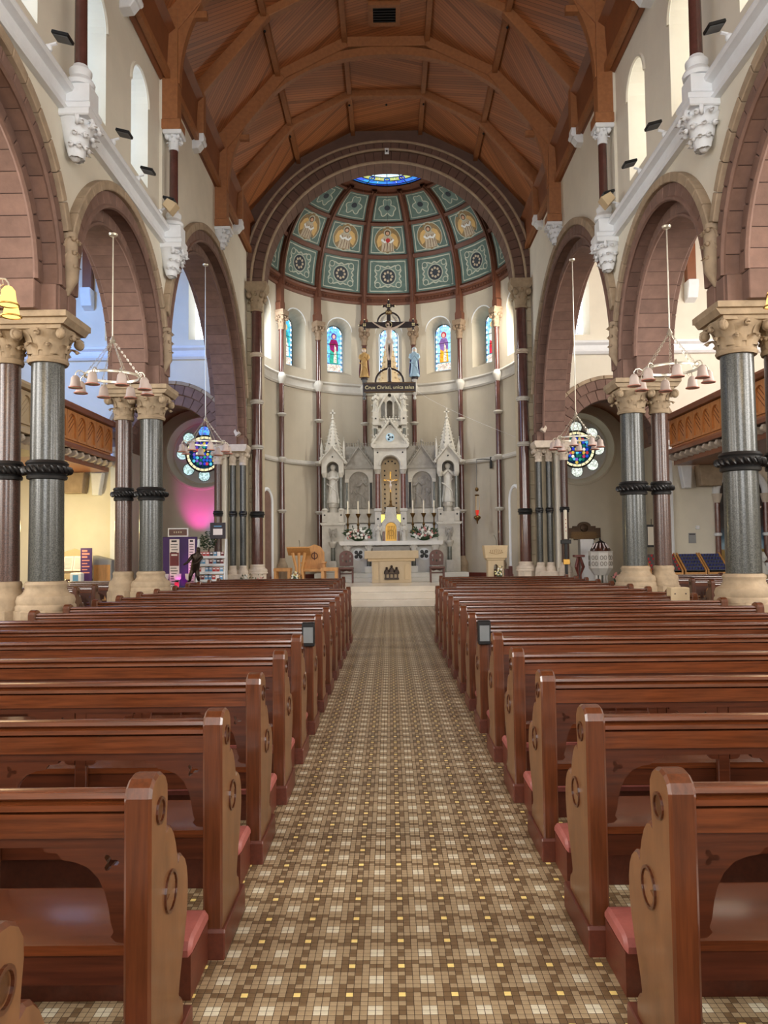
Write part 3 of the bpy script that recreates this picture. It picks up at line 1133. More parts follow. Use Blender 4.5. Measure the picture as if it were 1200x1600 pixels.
SQ = lambda q: [(-q, -q), (0, -q), (q, -q), (q, 0), (q, q), (0, q), (-q, q), (-q, 0)]
for bi, ac in enumerate(BAY):
    for row in range(3):
        root = bpy.data.objects.new('painted_panel', None)
        COL.objects.link(root)
        root.parent = dome
        D = DomePanel(ac, row, root)
        D.poly('panel_ground', SQ(.98), .015, M['dometeal'])
        D.line('border_line', SQ(.86), .028, .022, M['domeline'])
        if row == 0:
            n = 64
            pts = []
            for k in range(n):
                a = 2 * PI * k / n
                r = .58 * (1 + .3 * abs(math.sin(2 * a)) ** 3) + .045 * math.cos(12 * a)
                pts.append((r * math.cos(a), r * math.sin(a) * .98))
            D.poly('lobed_ground', pts, .024, M['domegrey'])
            D.line('lobed_line', pts, .03, .03, M['domeline'])
            for (qx, qy) in ((.5, .5), (-.5, .5), (.5, -.5), (-.5, -.5)):
                D.poly('corner_roundel', D.circ(qx, qy, .13, 14), .032, M['dometeal'])
                D.line('corner_ring', D.circ(qx, qy, .13, 14), .02, .036, M['domeline'])
            D.poly('roundel', D.circ(0, 0, .34, 24), .034, M['domedark'])
            D.line('roundel_ring', D.circ(0, 0, .38, 24), .02, .038, M['domeline'])
            for q in range(8):
                a = PI * q / 4
                D.poly('roundel_petal', D.circ(.2 * math.cos(a), .2 * math.sin(a) / D.aspect(), .06, 8), .04, M['robe'])
        elif row == 1:
            D.poly('halo_ground', D.circ(0, .02, .72, 28), .024, M['domegold'])
            D.line('halo_ring', D.circ(0, .02, .72, 28), .02, .03, M['domeline'])
            for q in (-1, 1):
                D.poly('wing', [(q * .12, .38), (q * .3, .48), (q * .5, .3), (q * .6, -.1), (q * .5, -.5), (q * .34, -.35), (q * .2, 0)], .028, M['goldrobe'])
            D.poly('robe', [(-.34, -.78), (.34, -.78), (.3, -.3), (.36, .05), (.22, .26), (.08, .34), (-.08, .34), (-.22, .26), (-.36, .05), (-.3, -.3)], .034, M['robe'])
            for q in (-.18, -.04, .1, .22):
                D.line('robe_fold', [(q, .1), (q + .03, -.3), (q * 1.2, -.76)], .014, .04, M['walnut'], False)
            D.line('sleeve', [(-.34, .04), (-.16, -.14), (.06, -.02)], .05, .042, M['cloth_w'], False)
            D.line('sleeve', [(.34, .04), (.18, -.16), (-.02, -.06)], .05, .044, M['cloth_w'], False)
            D.poly('halo', D.circ(0, .5, .19, 18), .036, M['domegold'])
            D.line('halo_rim', D.circ(0, .5, .19, 18), .026, .042, M['domeline'])
            D.poly('hair', D.circ(0, .5, .13, 14), .044, M['hair'])
            D.poly('face', D.circ(0, .48, .095, 14), .05, M['face'])
            if bi == 3:
                D.poly('sacred_heart', D.circ(0.02, -.02, .12, 14), .05, M['heart'])
        else:
            pts = []
            n = 60
            for k in range(n):
                a = 2 * PI * k / n
                r = .52 + .1 * math.cos(3 * a + PI / 2) + .09 * math.cos(6 * a)
                pts.append((r * math.cos(a) * 1.0, r * math.sin(a) * 1.15))
            D.poly('trefoil_ground', pts, .024, M['domegrey'])
            D.line('trefoil_line', pts, .035, .03, M['domeline'])
            D.poly('roundel', D.circ(0, 0, .24, 18), .034, M['domedark'])
            D.line('roundel_ring', D.circ(0, 0, .24, 18), .02, .038, M['domegrey'])
# skylight in the crown
sk = bpy.data.objects.new('window_1', None)
COL.objects.link(sk)
sk.location = (0, YC, 13.18)
struct(sk, 'half round blue stained glass skylight in the crown of the dome', 'window')
SKM = [emis('sky_pale_glass', (196, 232, 250), 1.3, .15, 3), emis('sky_yellow_glass', (206, 214, 130), .8, .2, 5), emis('sky_blue_glass', (60, 124, 210), 1.2, .25, 4), emis('sky_deep_glass', (40, 80, 170), 1.0, .25, 5), emis('sky_teal_glass', (90, 160, 190), .8, .25, 5)]
NA = 14
for (r0, r1, mi) in ((.0, .95, 0), (.97, 1.18, 1), (1.2, 1.4, 2), (1.42, 1.5, 3)):
    for k in range(NA):
        a0, a1 = PI * k / NA + .008, PI * (k + 1) / NA - .008
        pts = [(r1 * math.cos(a0 + (a1 - a0) * q / 3), r1 * math.sin(a0 + (a1 - a0) * q / 3)) for q in range(4)]
        if r0 > 0:
            pts += [(r0 * math.cos(a1 + (a0 - a1) * q / 3), r0 * math.sin(a1 + (a0 - a1) * q / 3)) for q in range(4)]
        else:
            pts += [(0.01 * math.cos((a0 + a1) / 2), 0.01 * math.sin((a0 + a1) / 2))]
        MB().prism(pts, 'z', -.01, .01).build('glass_piece', SKM[mi], sk)
    lb = MB().tube([((r1 + .01) * math.cos(PI * k / 28), (r1 + .01) * math.sin(PI * k / 28), -.01) for k in range(29)], .02, 4)
    lb.build('lead_ring', M['lead'], sk)
for k in range(7):
    a = PI * (k + .5) / 7
    MB().torus((1.075 * math.cos(a), 1.075 * math.sin(a), -.02), .085, .022, 14, 4).build('lead_rosette', SKM[3], sk)
    MB().tube([(0, 0, -.01), (1.52 * math.cos(a), 1.52 * math.sin(a), -.01)], .016, 4).build('lead_spoke', M['lead'], sk)
MB().lathe([(1.48, -.06), (1.62, -.06), (1.62, .05), (1.48, .05)], 40, (0, 0, 0), a0=0, a1=PI).build('curb', M['domewood'], sk)

# ------------------------------------------------------------------ columns


def leaf_strip(mb, ang, r0, z0, r1, z1, wd, curl=.06, c=(0, 0)):
    """one carved leaf climbing the bell and curling outwards at the tip"""
    ca, sa = math.cos(ang), math.sin(ang)
    pts = []
    for k in range(7):
        q = k / 6
        r = r0 + (r1 - r0) * q ** 1.8
        z = z0 + (z1 - z0) * math.sin(q * PI * .56) / math.sin(PI * .56)
        pts.append((r, z, wd * (1 - .55 * q ** 2) * (.7 + .3 * math.sin(q * PI))))
    pts.append((r1 + curl * .8, z1 - curl * .5, wd * .35))
    vs = []
    for (r, z, w_) in pts:
        for o, dr in ((-w_, -.1 * wd), (0, .32 * wd), (w_, -.1 * wd)):
            vs.append((c[0] + (r + dr) * ca - o * sa, c[1] + (r + dr) * sa + o * ca, z))
    for (r, z, w_) in pts:
        vs.append((c[0] + (r - .05) * ca, c[1] + (r - .05) * sa, z))
    n = len(pts)
    fs = []
    for k in range(n - 1):
        a = k * 3
        fs += [(a, a + 1, a + 4, a + 3), (a + 1, a + 2, a + 5, a + 4), (a, a + 3, 3 * n + k + 1, 3 * n + k), (a + 2, 3 * n + k, 3 * n + k + 1, a + 5)]
    fs.append((3 * n - 3, 3 * n - 2, 3 * n - 1, 4 * n - 1))
    mb.add(vs, fs)


def volute(mb, ang, r, z, size, c=(0, 0)):
    ca, sa = math.cos(ang), math.sin(ang)
    path = []
    rad = []
    for k in range(15):
        q = k / 14
        a = PI * .75 - q * PI * 2.2
        rr = size * (1 - .68 * q)
        path.append((c[0] + (r + rr * math.cos(a)) * ca, c[1] + (r + rr * math.cos(a)) * sa, z + rr * math.sin(a)))
        rad.append(size * .5 * (1 - .3 * q))
    mb.tube(path, rad, 6)


def capital(parent, c, r, z0, z1, reach, matl, name='capital'):
    hgt = z1 - z0
    mb = MB()
    mb.lathe([(r * .98, z0 - .02), (r * 1.16, z0 - .02), (r * 1.24, z0 + .015), (r * 1.16, z0 + .045), (r * 1.03, z0 + .05), (r * 1.05, z0 + hgt * .35), (r * 1.22, z0 + hgt * .7), (r * 1.6, z0 + hgt * .95), (r * 1.62, z1)], 24, (c[0], c[1], 0))
    cap = mb.build(name, matl, parent, True)
    for k in range(8):
        a = PI / 8 + k * PI / 4
        l = MB()
        leaf_strip(l, a, r * 1.04, z0 + .05, r * 1.52, z0 + hgt * .5, r * .34, r * .34, c)
        l.ball((c[0] + r * 1.66 * math.cos(a), c[1] + r * 1.66 * math.sin(a), z0 + hgt * .42), r * .13, 8, 5)
        l.build('leaf', matl, cap, True, ang=60)
        if k % 2:
            continue
        a += PI / 8 + PI / 4 * (0 if abs(math.sin(2 * (a + PI / 8))) < .5 else 1)
        l = MB()
        leaf_strip(l, a, r * 1.08, z0 + hgt * .3, r * 1.62, z0 + hgt * .86, r * .36, r * .26, c)
        l.build('leaf', matl, cap, True, ang=60)
    for k in range(4):
        l = MB()
        a = PI / 4 + k * PI / 2
        leaf_strip(l, a, r * 1.1, z0 + hgt * .2, reach * .95, z0 + hgt * .95, r * .46, r * .2, c)
        volute(l, a, reach * .9, z0 + hgt * .76, hgt * .17, c)
        l.ball((c[0] + reach * .9 * math.cos(a), c[1] + reach * .9 * math.sin(a), z0 + hgt * .76), hgt * .15, 10, 6)
        l.build('volute', matl, cap, True, ang=60)
        l = MB()
        volute(l, a + PI / 4, r * 1.5, z0 + hgt * .82, hgt * .11, c)
        l.ball((c[0] + r * 1.6 * math.cos(a + PI / 4), c[1] + r * 1.6 * math.sin(a + PI / 4), z0 + hgt * .8), hgt * .09, 8, 5)
        l.build('flower', matl, cap, True, ang=60)
    return cap


def annulet(parent, c, r, z0, z1, matl, rope=True):
    hh = z1 - z0
    mb = MB()
    mb.lathe([(r, z0), (r * 1.16, z0 + hh * .04), (r * 1.2, z0 + hh * .18), (r * 1.1, z0 + hh * .28), (r * 1.3, z0 + hh * .42), (r * 1.34, z0 + hh * .6), (r * 1.2, z0 + hh * .74), (r * 1.28, z0 + hh * .84), (r * 1.15, z0 + hh * .98), (r, z1)], 28, (c[0], c[1], 0))
    o = mb.build('ring', matl, parent, True)
    if rope:
        rb = MB()
        nb = 22
        for k in range(nb):
            a = 2 * PI * k / nb
            k0 = len(rb.v)
            rb.ball((0, 0, 0), hh * .17, 6, 4, 1, .7, 1.5)
            rb.move(k0, Matrix.Translation((c[0] + r * 1.33 * math.cos(a), c[1] + r * 1.33 * math.sin(a), z0 + hh * .5)) @ Matrix.Rotation(a, 4, 'Z') @ Matrix.Rotation(.7, 4, 'X'))
        rb.build('cable_carving', matl, o, True)
    return o


def att_base(parent, c, r, z0, z1, matl, sq=0):
    hh = z1 - z0
    mb = MB()
    mb.lathe([(r * 1.75, z0), (r * 1.75, z0 + hh * .12), (r * 1.66, z0 + hh * .2), (r * 1.72, z0 + hh * .32), (r * 1.62, z0 + hh * .48), (r * 1.36, z0 + hh * .56), (r * 1.2, z0 + hh * .72), (r * 1.22, z0 + hh * .8), (r * 1.26, z0 + hh * .88), (r * 1.16, z0 + hh * .98), (r, z1)], 28, (c[0], c[1], 0))
    o = mb.build('base', matl, parent, True)
    if sq:
        p = MB().prism([(c[0] + r * 1.85 * math.cos(PI / 8 + k * PI / 4) * 1.02, c[1] + r * 1.85 * math.sin(PI / 8 + k * PI / 4) * 1.02) for k in range(8)], 'z', sq, z0 + .01, .02)
        p.build('plinth', matl, parent)
    return o


def shaft(parent, c, r0, r1, z0, z1, matl, name='shaft', n=24):
    return MB().lathe([(r0, z0), (r1, z1)], n, (c[0], c[1], 0)).build(name, matl, parent, True)


def column_pair(s, y, k):
    cx = s * 4.5
    t = thing('column_pair', 'paired grey and brown granite columns, %s arcade, %s from the altar' % (SIDE[s], ORD[k]), 'column', (cx, y, 0), group='arcade column pairs')
    for (x, r, m, reach) in ((-.22 * s, .2, M['grey'], .42), (.27 * s, .145, M['brown'], .33)):
        c = (x, 0)
        att_base(t, c, r, .85, 1.2, M['capstone'], .001)
        shaft(t, c, r * 1.04, r, 1.2, 2.46, m)
        annulet(t, c, r, 2.44, 2.68, M['black'])
        shaft(t, c, r, r * .97, 2.66, 3.9, m)
        capital(t, c, r, 3.9, 4.29, reach, M['capstone'])
    ab = MB()
    x0, x1 = sorted((s * (3.9 - 4.5), s * (5.04 - 4.5)))
    ab.box(x0 + .1, x1 - .1, -.3, .3, 4.26, 4.33)
    ab.prism([(x0 + .05, 4.31), (x1 - .05, 4.31), (x1, 4.38), (x1, AB), (x0, AB), (x0, 4.38)], 'y', -.34, .34)
    ab.box(x0 + .001, x1 - .001, -.39, .39, 4.385, AB - .001)
    ab.build('abacus', M['capstone'], t)
    return t


for s in (-1, 1):
    for k, y in enumerate((13.6, 9.45, 5.3)):
        column_pair(s, y, k)
        # pink stone springer block on top of the abacus
        sp = MB()
        x0, x1 = sorted((s * 4.06, s * 4.96))
        sp.prism([(x0, y - .3), (x1, y - .3), (x1, y + .3), (x0, y + .3)], 'z', AB + .002, AB + .36, .02)
        sp.build('springer_block', M['sand'], walls[s])
        # carved stop where the hood stones meet
        hs = MB()
        for q in range(9):
            yy, zz_ = y + (q % 3 - 1) * .08 * (1 - .25 * (q // 3)), AB + .95 - (q // 3) * .17
            leaf_strip(hs, PI if s > 0 else 0, .0, zz_ - .16, .12, zz_ + .06, .05, .05, (s * 4.06, yy))
            hs.ball((s * 3.94, yy, zz_ + .04), .032, 8, 5)
        hs.tube([(s * 4.06, y, AB + .3), (s * 4.0, y, AB + .5), (s * 4.03, y, AB + 1.08)], [.03, .09, .1], 8)
        hs.build('hood_stop', M['hood'], walls[s], True, ang=60)

# responds at the chancel arch and tall chancel arch shafts
for s in (-1, 1):
    t = thing('respond_cluster', 'cluster of two grey and one brown shaft beside the chancel arch, %s' % SIDE[s], 'column', (s * 4.4, 21.4, 0))
    for (x, y, r, m) in ((-.26, .02, .085, M['grey']), (.02, .02, .085, M['grey']), (.37, -.28, .105, M['brown'])):
        c = (x * s, y)
        att_base(t, c, r, .85, 1.12, M['palecap'], .001)
        shaft(t, c, r, r, 1.12, 2.5, m, n=16)
        annulet(t, c, r, 2.48, 2.64, M['black'], False)
        shaft(t, c, r, r * .97, 2.62, 3.94, m, n=16)
        capital(t, c, r, 3.94, 4.28, .19, M['palecap'])
    ab = MB()
    x0, x1 = sorted((s * -.44, s * .56))
    ab.prism([(x0 + .05, 4.27), (x1 - .05, 4.27), (x1, 4.36), (x1, AB), (x0, AB), (x0, 4.36)], 'y', -.42, .5)
    ab.build('abacus', M['palecap'], t)
    pl = MB().box(x0 + .1, x1 - .02, -.2, .5, .001, .88, .02)
    pl.build('plinth', M['palecap'], t)
    ps = MB().box(x0 + .14, x1 - .08, .12, .5, .85, 4.28)
    ps.build('pier_core', M['jamb'], t)
    sp = MB()
    xa, xb = sorted((s * 4.06, s * 4.96))
    sp.prism([(xa, 21.16), (xb, 21.16), (xb, 21.9), (xa, 21.9)], 'z', AB + .002, AB + .28, .02)
    sp.build('springer_block', M['sand'], walls[s])

    t = thing('chancel_shaft', 'tall brown marble shaft carrying the chancel arch on the %s' % SIDE[s], 'column', (s * 3.8, 21.78, .5))
    c = (0, 0)
    Z = .5
    pl = MB().prism([(.26 * math.cos(PI / 8 + k * PI / 4), .26 * math.sin(PI / 8 + k * PI / 4)) for k in range(8)], 'z', 0, .4, .02)
    pl.build('plinth', M['palecap'], t)
    att_base(t, c, .165, .38, .64, M['palecap'])
    zs = [.64, 1.98, 3.92, 5.22, 6.58, 7.9]
    for a, b in zip(zs[:-1], zs[1:]):
        shaft(t, c, .165 if a < 1 else .15, .16 if a < 1 else .145, a, b, M['shaft'])
    annulet(t, c, .16, 1.96, 2.14, M['black'], False)
    for zz in (3.9, 5.2, 6.56):
        annulet(t, c, .15, zz, zz + .13, M['palestone'] if zz < 6 else M['palecap'], False)
    capital(t, c, .15, 7.9, 8.45, .28, M['capstone'])
    ab = MB()
    ab.prism([(-.24, 8.43), (.24, 8.43), (.32, 8.55), (.32, 8.72), (-.32, 8.72), (-.32, 8.55)], 'y', -.2, .3)
    ab.build('abacus', M['capstone'], t)

# apse shafts carrying the dome ribs
for k, a in enumerate(ANG[1:-1]):
    rr = RA - .13
    nm = ['far left', 'second left', 'left of the centre window', 'right of the centre window', 'second right', 'far right'][k]
    t = thing('apse_shaft', 'slender brown apse wall shaft with white rings, %s' % nm, 'column', (rr * math.sin(a), YC + rr * math.cos(a), .5), -a, 'apse wall shafts')
    c = (0, 0)
    MB().prism([(.17 * math.cos(PI / 8 + q * PI / 4), .17 * math.sin(PI / 8 + q * PI / 4)) for q in range(8)], 'z', 0, .5, .015).build('plinth', M['hood'], t)
    MB().lathe([(.18, .48), (.17, .55), (.1, .7), (.09, .78)], 16).build('base', M['hood'], t, True)
    zs = [.78, 2.24, 3.85, 5.3, 6.35, 8.1]
    for p, q in zip(zs[:-1], zs[1:]):
        shaft(t, c, .085, .08, p, q, M['shaft'], n=16)
    for zz, hh in ((2.2, .12), (3.82, .17), (5.28, .12), (6.34, .36)):
        MB().lathe([(.08, zz), (.1, zz + hh * .1), (.14, zz + hh * .45), (.155, zz + hh * .6), (.15, zz + hh * .8), (.09, zz + hh)], 16).build('ring', M['palestone'], t, True)
    capital(t, c, .085, 8.1, 8.55, .17, M['capstone2'])
    MB().prism([(-.14, 8.53), (.14, 8.53), (.18, 8.62), (.18, 8.7), (-.18, 8.7), (-.18, 8.62)], 'y', -.18, .2).build('abacus', M['capstone2'], t)
    MB().prism([(-.13, 8.7), (.13, 8.7), (.13, 8.95), (.09, 9.02), (.09, 9.72), (-.09, 9.72), (-.09, 9.02), (-.13, 8.95)], 'y', -.06, .16).build('timber_post', M['domewood'], t)

# ------------------------------------------------------------------ clerestory wall shafts, corbels, small corbels


def head_corbel(parent, x, y, z0, z1, s, matl, name='carved_corbel', wd=.2):
    """foliage corbel: a tapering block wrapped in curling leaves"""
    hh = z1 - z0
    mb = MB()
    mb.lathe([(wd * .15, z0), (wd * .4, z0 + hh * .12), (wd * .6, z0 + hh * .4), (wd * .85, z0 + hh * .8), (wd * 1.1, z1)], 18, (x, y, 0))
    rr = random.Random(int(abs(x * 100) + abs(y * 10) + z0 * 7))
    for lev in range(3):
        for q in range(6):
            a = (PI if s > 0 else 0) + (q - 2.5) * .62 + lev * .3
            r0 = wd * (.5 + .2 * lev)
            leaf_strip(mb, a, r0 * .9, z0 + hh * (.05 + .25 * lev), r0 * 1.45, z0 + hh * (.34 + .25 * lev), wd * .34, wd * .3, (x, y))
            mb.ball((x + r0 * 1.5 * math.cos(a), y + r0 * 1.5 * math.sin(a), z0 + hh * (.3 + .25 * lev)), wd * .15 * rr.uniform(.8, 1.3), 8, 5)
    for q in range(4):
        a = (PI if s > 0 else 0) + (q - 1.5) * .75
        volute(mb, a, wd * 1.1, z0 + hh * .86, hh * .12, (x, y))
    return mb.build(name, matl, parent, True, ang=60)


for s in (-1, 1):
    for k, y in enumerate(TRUSS[4:6]):
        t = thing('wall_shaft', 'dark brown clerestory wall shaft on a white carved corbel, %s wall, %s' % (SIDE[s], ('nearer the camera', 'further from the camera')[k]), 'column', (s * 3.92, y, 6.5), group='clerestory wall shafts')
        head_corbel(t, s * .06, 0, 0, .5, s, M['white'], wd=.21)
        MB().prism([(-s * .2, -.24), (s * .2, -.24), (s * .2, .24), (-s * .2, .24)], 'z', .48, .58, .015).build('shelf', M['white'], t)
        MB().prism([(-s * .2, -.2), (s * .2, -.2), (s * .2, .2), (-s * .2, .2)], 'z', .58, .68, .02).build('plinth', M['white'], t)
        MB().prism([(-.14, -.15), (.17, -.15), (.17, .15), (-.14, .15)], 'z', .68, .96, .03).build('plinth', M['white'], t)
        MB().lathe([(.17, .95), (.18, 1.0), (.15, 1.05), (.12, 1.08), (.14, 1.13), (.14, 1.17), (.1, 1.21), (.09, 1.24)], 20).build('base', M['white'], t, True)
        shaft(t, (0, 0), .08, .075, 1.22, 2.38, M['shaft'], n=16)
        capital(t, (0, 0), .075, 2.38, 2.64, .15, M['white'])
        MB().box(-.16, .18, -.17, .17, 2.62, 2.7, .015).build('abacus', M['white'], t)
    t = thing('post_corbel', 'white carved corbel under the timber post above the tall %s arch' % SIDE[s], 'corbel', (s * 3.92, TRUSS[6], 8.7), group='white roof corbels')
    head_corbel(t, s * .06, 0, 0, .44, s, M['white'], wd=.17)
    MB().box(-.18, .2, -.19, .19, .42, .5, .015).build('shelf', M['white'], t)
    for k, y in enumerate((11.61, 15.83, 20.05)):
        t = thing('post_corbel', 'small white corbel under the %s roof plate, %s from the camera' % (SIDE[s], ORD[k]), 'corbel', (s * 4.0, y, 9.98), group='small white roof corbels')
        MB().prism([(s * .15, 0), (-s * .02, .02), (-s * .1, .12), (-s * .06, .2), (-s * .14, .26), (-s * .14, .34), (s * .15, .34)], 'y', -.12, .12, .015).build('block', M['white'], t)
        MB().tube([(-s * .1, -.13, .2), (-s * .1, .13, .2)], .06, 8).build('roll', M['white'], t, True)

# ------------------------------------------------------------------ flood lamps on the string course
for s in (-1, 1):
    for k, y in enumerate((8.75, 10.85, 11.95, 13.15)):
        t = thing('floodlight', 'small grey floodlight on the %s string course, %s from the camera' % (SIDE[s], ORD[k]), 'lamp', (s * 3.98, y, 7.45), group='string course floodlights')
        MB().tube([(s * .04, 0, 0.02), (-.0 * s, 0, .07), (-s * .08, 0, .09)], .02, 6).build('bracket', M['white'], t)
        MB().ball((s * .02, 0, .03), .05, 8, 5).build('junction_box', M['white'], t, True)
        if k == 3:
            k0 = MB()
            k0.prism([(-.1, -.1), (.1, -.1), (.07, .09), (-.07, .09)], 'y', -.11, .11, .01)
            k0.move(0, Matrix.Translation((-s * .16, 0, .12)) @ Matrix.Rotation(s * .9, 4, 'Y'))
            k0.build('housing', M['limestone2'], t)
        bx = MB().box(-.1, .1, -.09, .09, -.022, .022, .006)
        bx.move(0, Matrix.Translation((-s * .15, 0, .16 if k != 3 else .24)) @ Matrix.Rotation(-s * .25, 4, 'Y'))
        bx.build('head', M['black_metal'], t)
        gl = MB().box(-.085, .085, -.075, .075, -.004, .004)
        gl.move(0, Matrix.Translation((-s * .15, 0, .134 if k != 3 else .214)) @ Matrix.Rotation(-s * .25, 4, 'Y'))
        gl.build('glass', M['iron'], t)

# ------------------------------------------------------------------ transept east walls, chapel arches, rose windows
LEADED = 0
for s in (-1, 1):
    mb = MB()
    ops = sorted([(s * 5.25, .36, 7.45, 9.15, .26, .14), (s * 7.6, .36, 7.45, 9.15, .26, .14)])
    Fy2 = lambda t, u, z: (u, t, z)
    u0, u1 = sorted((s * 4.85, s * 11.0))
    arch_wall(mb, Fy2, 21.2, 21.75, u0, u1, 7.0, 10.6, ops)
    arch_wall(mb, Fy2, 21.2, 21.75, u0, u1, -.1, 7.0, [(s * 6.12, 1.55, -.1, 4.42)])
    te = struct(mb.build('wall_transept_' + SIDE[s], M['plaster']), 'cream east wall of the %s transept with chapel arch' % SIDE[s], 'wall')
    arch_ring(te, 'voussoir', 'y', (s * 6.12, 0, 4.42), 1.2, 1.52, 21.22, 21.72, 17, M['sand'])
    arch_ring(te, 'voussoir', 'y', (s * 6.12, 0, 4.42), 1.5, 1.76, 21.14, 21.4, 19, M['sand'])
    arch_ring(te, 'hood_stone', 'y', (s * 6.12, 0, 4.42), 1.76, 1.86, 21.1, 21.3, 15, M['hood'], core=False)
    ub, ue = sorted((s * 4.98, s * 11.0))
    MB().prism([(21.25, 6.86), (21.12, 6.88), (21.08, 6.94), (21.12, 7.0), (21.12, 7.12), (21.05, 7.18), (21.05, 7.24), (21.25, 7.3)], 'x', ub, ue).build('string_course', M['white'], te)
    for q, x in enumerate((7.6,)):
        xa, xb = sorted((s * x, s * (x + .13)))
        MB().box(xa, xb, 21.06, 21.25, 0, 4.42, .02).build('pilaster', M['white'], te)
        MB().box(xa - .05, xb + .05, 21.02, 21.25, 4.28, 4.44, .02).build('impost', M['white'], te)
    MB().prism([(s * 7.42, 4.1), (s * 7.72, 4.1), (s * 7.66, 3.86), (s * 7.48, 3.86)], 'y', 21.05, 21.25, .02).build('impost_carving', M['palecap'], te)
    for q in (-1, 1):
        st = MB()
        st.ball((s * 6.12 + q * 1.84, 21.12, 4.5 + .32), .09, 8, 6, 1, 1, 1.3)
        st.tube([(s * 6.12 + q * 1.78, 21.12, 4.9), (s * 6.12 + q * 1.92, 21.1, 4.72)], [.06, .1], 8)
        st.build('hood_stop', M['palecap'], te, True)
    # windows above
    for q, x in enumerate((5.25, 7.6)):
        pm = MB().prism(arched_outline(s * x, .27, 7.55, 9.15), 'y', 21.66, 21.7)
        wn = struct(pm.build('window_%d' % (10 + q + (2 if s > 0 else 0)), M['sky']), 'bright leaded window high in the %s transept, %s' % (SIDE[s], ('beside the nave', 'further out')[q]), 'window')
        lb = MB()
        for z in range(8):
            lb.box(s * x - .27, s * x + .27, 21.64, 21.66, 7.6 + z * .23 - .006, 7.6 + z * .23 + .006)
        for d in (-.13, 0, .13):
            lb.box(s * x + d - .005, s * x + d + .005, 21.64, 21.66, 7.55, 9.36)
        lb.build('lead_bars', M['lead'], wn)
    # timber wall post with white corbel
    t = thing('transept_post', 'timber wall post on a white corbel high in the %s transept' % SIDE[s], 'post', (s * 8.4, 21.0, 8.3))
    MB().box(-.12, .12, -.02, .2, .55, 2.05, .015).build('post', M['rooftrim'], t)
    MB().prism([(.2, 0), (-.04, .08), (-.14, .4), (-.14, .56), (.2, .56)], 'x', -.15, .15, .02).build('corbel', M['white'], t)
    # chapel behind the arch
    cb = MB()
    xa, xb = s * 4.7, s * 7.9
    xlo, xhi = min(xa, xb), max(xa, xb)
    cb.prism([(xlo, -.1), (xhi, -.1), (xhi, 6.6), (xlo, 6.6)], 'y', 24.75, 25.0, 0, [[(s * 6.1 + 1.16 * math.cos(2 * PI * k / 48), 4.72 + 1.16 * math.sin(2 * PI * k / 48)) for k in range(48)]])
    chp = struct(cb.build('wall_chapel_' + SIDE[s], M['plaster']), 'cream end wall of the %s chapel with round window' % SIDE[s], 'wall')
    for xx in (4.42, 7.75):
        cb = MB().box(*sorted((s * xx, s * (xx + .2))), 21.7, 24.8, -.1, 4.5)
        cb.build('side_wall', M['plaster'], chp)
    vb = MB()
    n = 18
    for k in range(n):
        a, b = PI * k / n, PI * (k + 1) / n
        vb.add([(s * 6.25 + 1.58 * math.cos(a), 21.7, 4.4 + 1.72 * math.sin(a)), (s * 6.25 + 1.58 * math.cos(b), 21.7, 4.4 + 1.72 * math.sin(b)), (s * 6.25 + 1.58 * math.cos(b), 24.8, 4.4 + 1.72 * math.sin(b)), (s * 6.25 + 1.58 * math.cos(a), 24.8, 4.4 + 1.72 * math.sin(a))], [(0, 1, 2, 3)])
    vb.build('barrel_vault', M['rooftrim'], chp, True)
    # rose: deep round splay, plate, central light and eight petals
    cx, cz = s * 6.1, 4.72
    rs = bpy.data.objects.new('window_%d' % (20 + (s > 0)), None)
    COL.objects.link(rs)
    rs.location = (cx, 25.08, cz)
    struct(rs, 'round stained glass window with eight pale petals in the %s chapel' % SIDE[s], 'window')
    MB().lathe([(1.22, .33), (1.2, .36), (1.14, .36), (1.12, .3), (1.02, .06), (.99, .05), (.97, 0)], 48, cap=False).move(0, Matrix.Rotation(PI / 2, 4, 'X')).build('splay_moulding', M['plaster'], rs, True)
    pl = MB()
    pl.lathe([(1.0, 0), (1.0, .012), (0, .012)], 48)
    pl.move(0, Matrix.Rotation(PI / 2, 4, 'X'))
    pl.build('tracery_plate', M['white'], rs)
    pet = emis('petal_glass_' + SIDE[s], (196, 232, 232) if s < 0 else (232, 240, 226), .85, .55, 26)
    for k in range(8):
        a = PI / 2 + k * PI / 4
        pb = MB().lathe([(.19, 0), (.19, .02), (0, .02)], 24)
        pb.move(0, Matrix.Translation((.72 * math.cos(a), -.012, .72 * math.sin(a))) @ Matrix.Rotation(PI / 2, 4, 'X'))
        pb.build('petal_light', pet if k or s > 0 else emis('petal_blue', (90, 150, 230), 1.0, .4, 16), rs)
        MB().torus((.72 * math.cos(a), -.03, .72 * math.sin(a)), .19, .012, 20, 4, 'y').build('lead_ring', M['lead'], rs)
    dk = MB().lathe([(.6, 0), (.6, .03), (0, .03)], 40).move(0, Matrix.Translation((0, -.014, 0)) @ Matrix.Rotation(PI / 2, 4, 'X'))
    dk.build('central_light', emis('rose_ground_' + SIDE[s], (30, 60, 90), .5, .6, 18), rs)
    MB().torus((0, -.05, 0), .6, .03, 36, 6, 'y').build('lead_ring', M['lead'], rs)
    bd = emis('rose_border_' + SIDE[s], (240, 226, 176), 1.0, .3, 20)
    for k in range(24):
        a0, a1 = 2 * PI * k / 24 + .02, 2 * PI * (k + 1) / 24 - .02
        pts = [(.575 * math.cos(a0), .575 * math.sin(a0)), (.575 * math.cos(a1), .575 * math.sin(a1)), (.5 * math.cos(a1), .5 * math.sin(a1)), (.5 * math.cos(a0), .5 * math.sin(a0))]
        MB().prism(pts, 'y', -.06, -.044).build('border_glass', bd, rs)
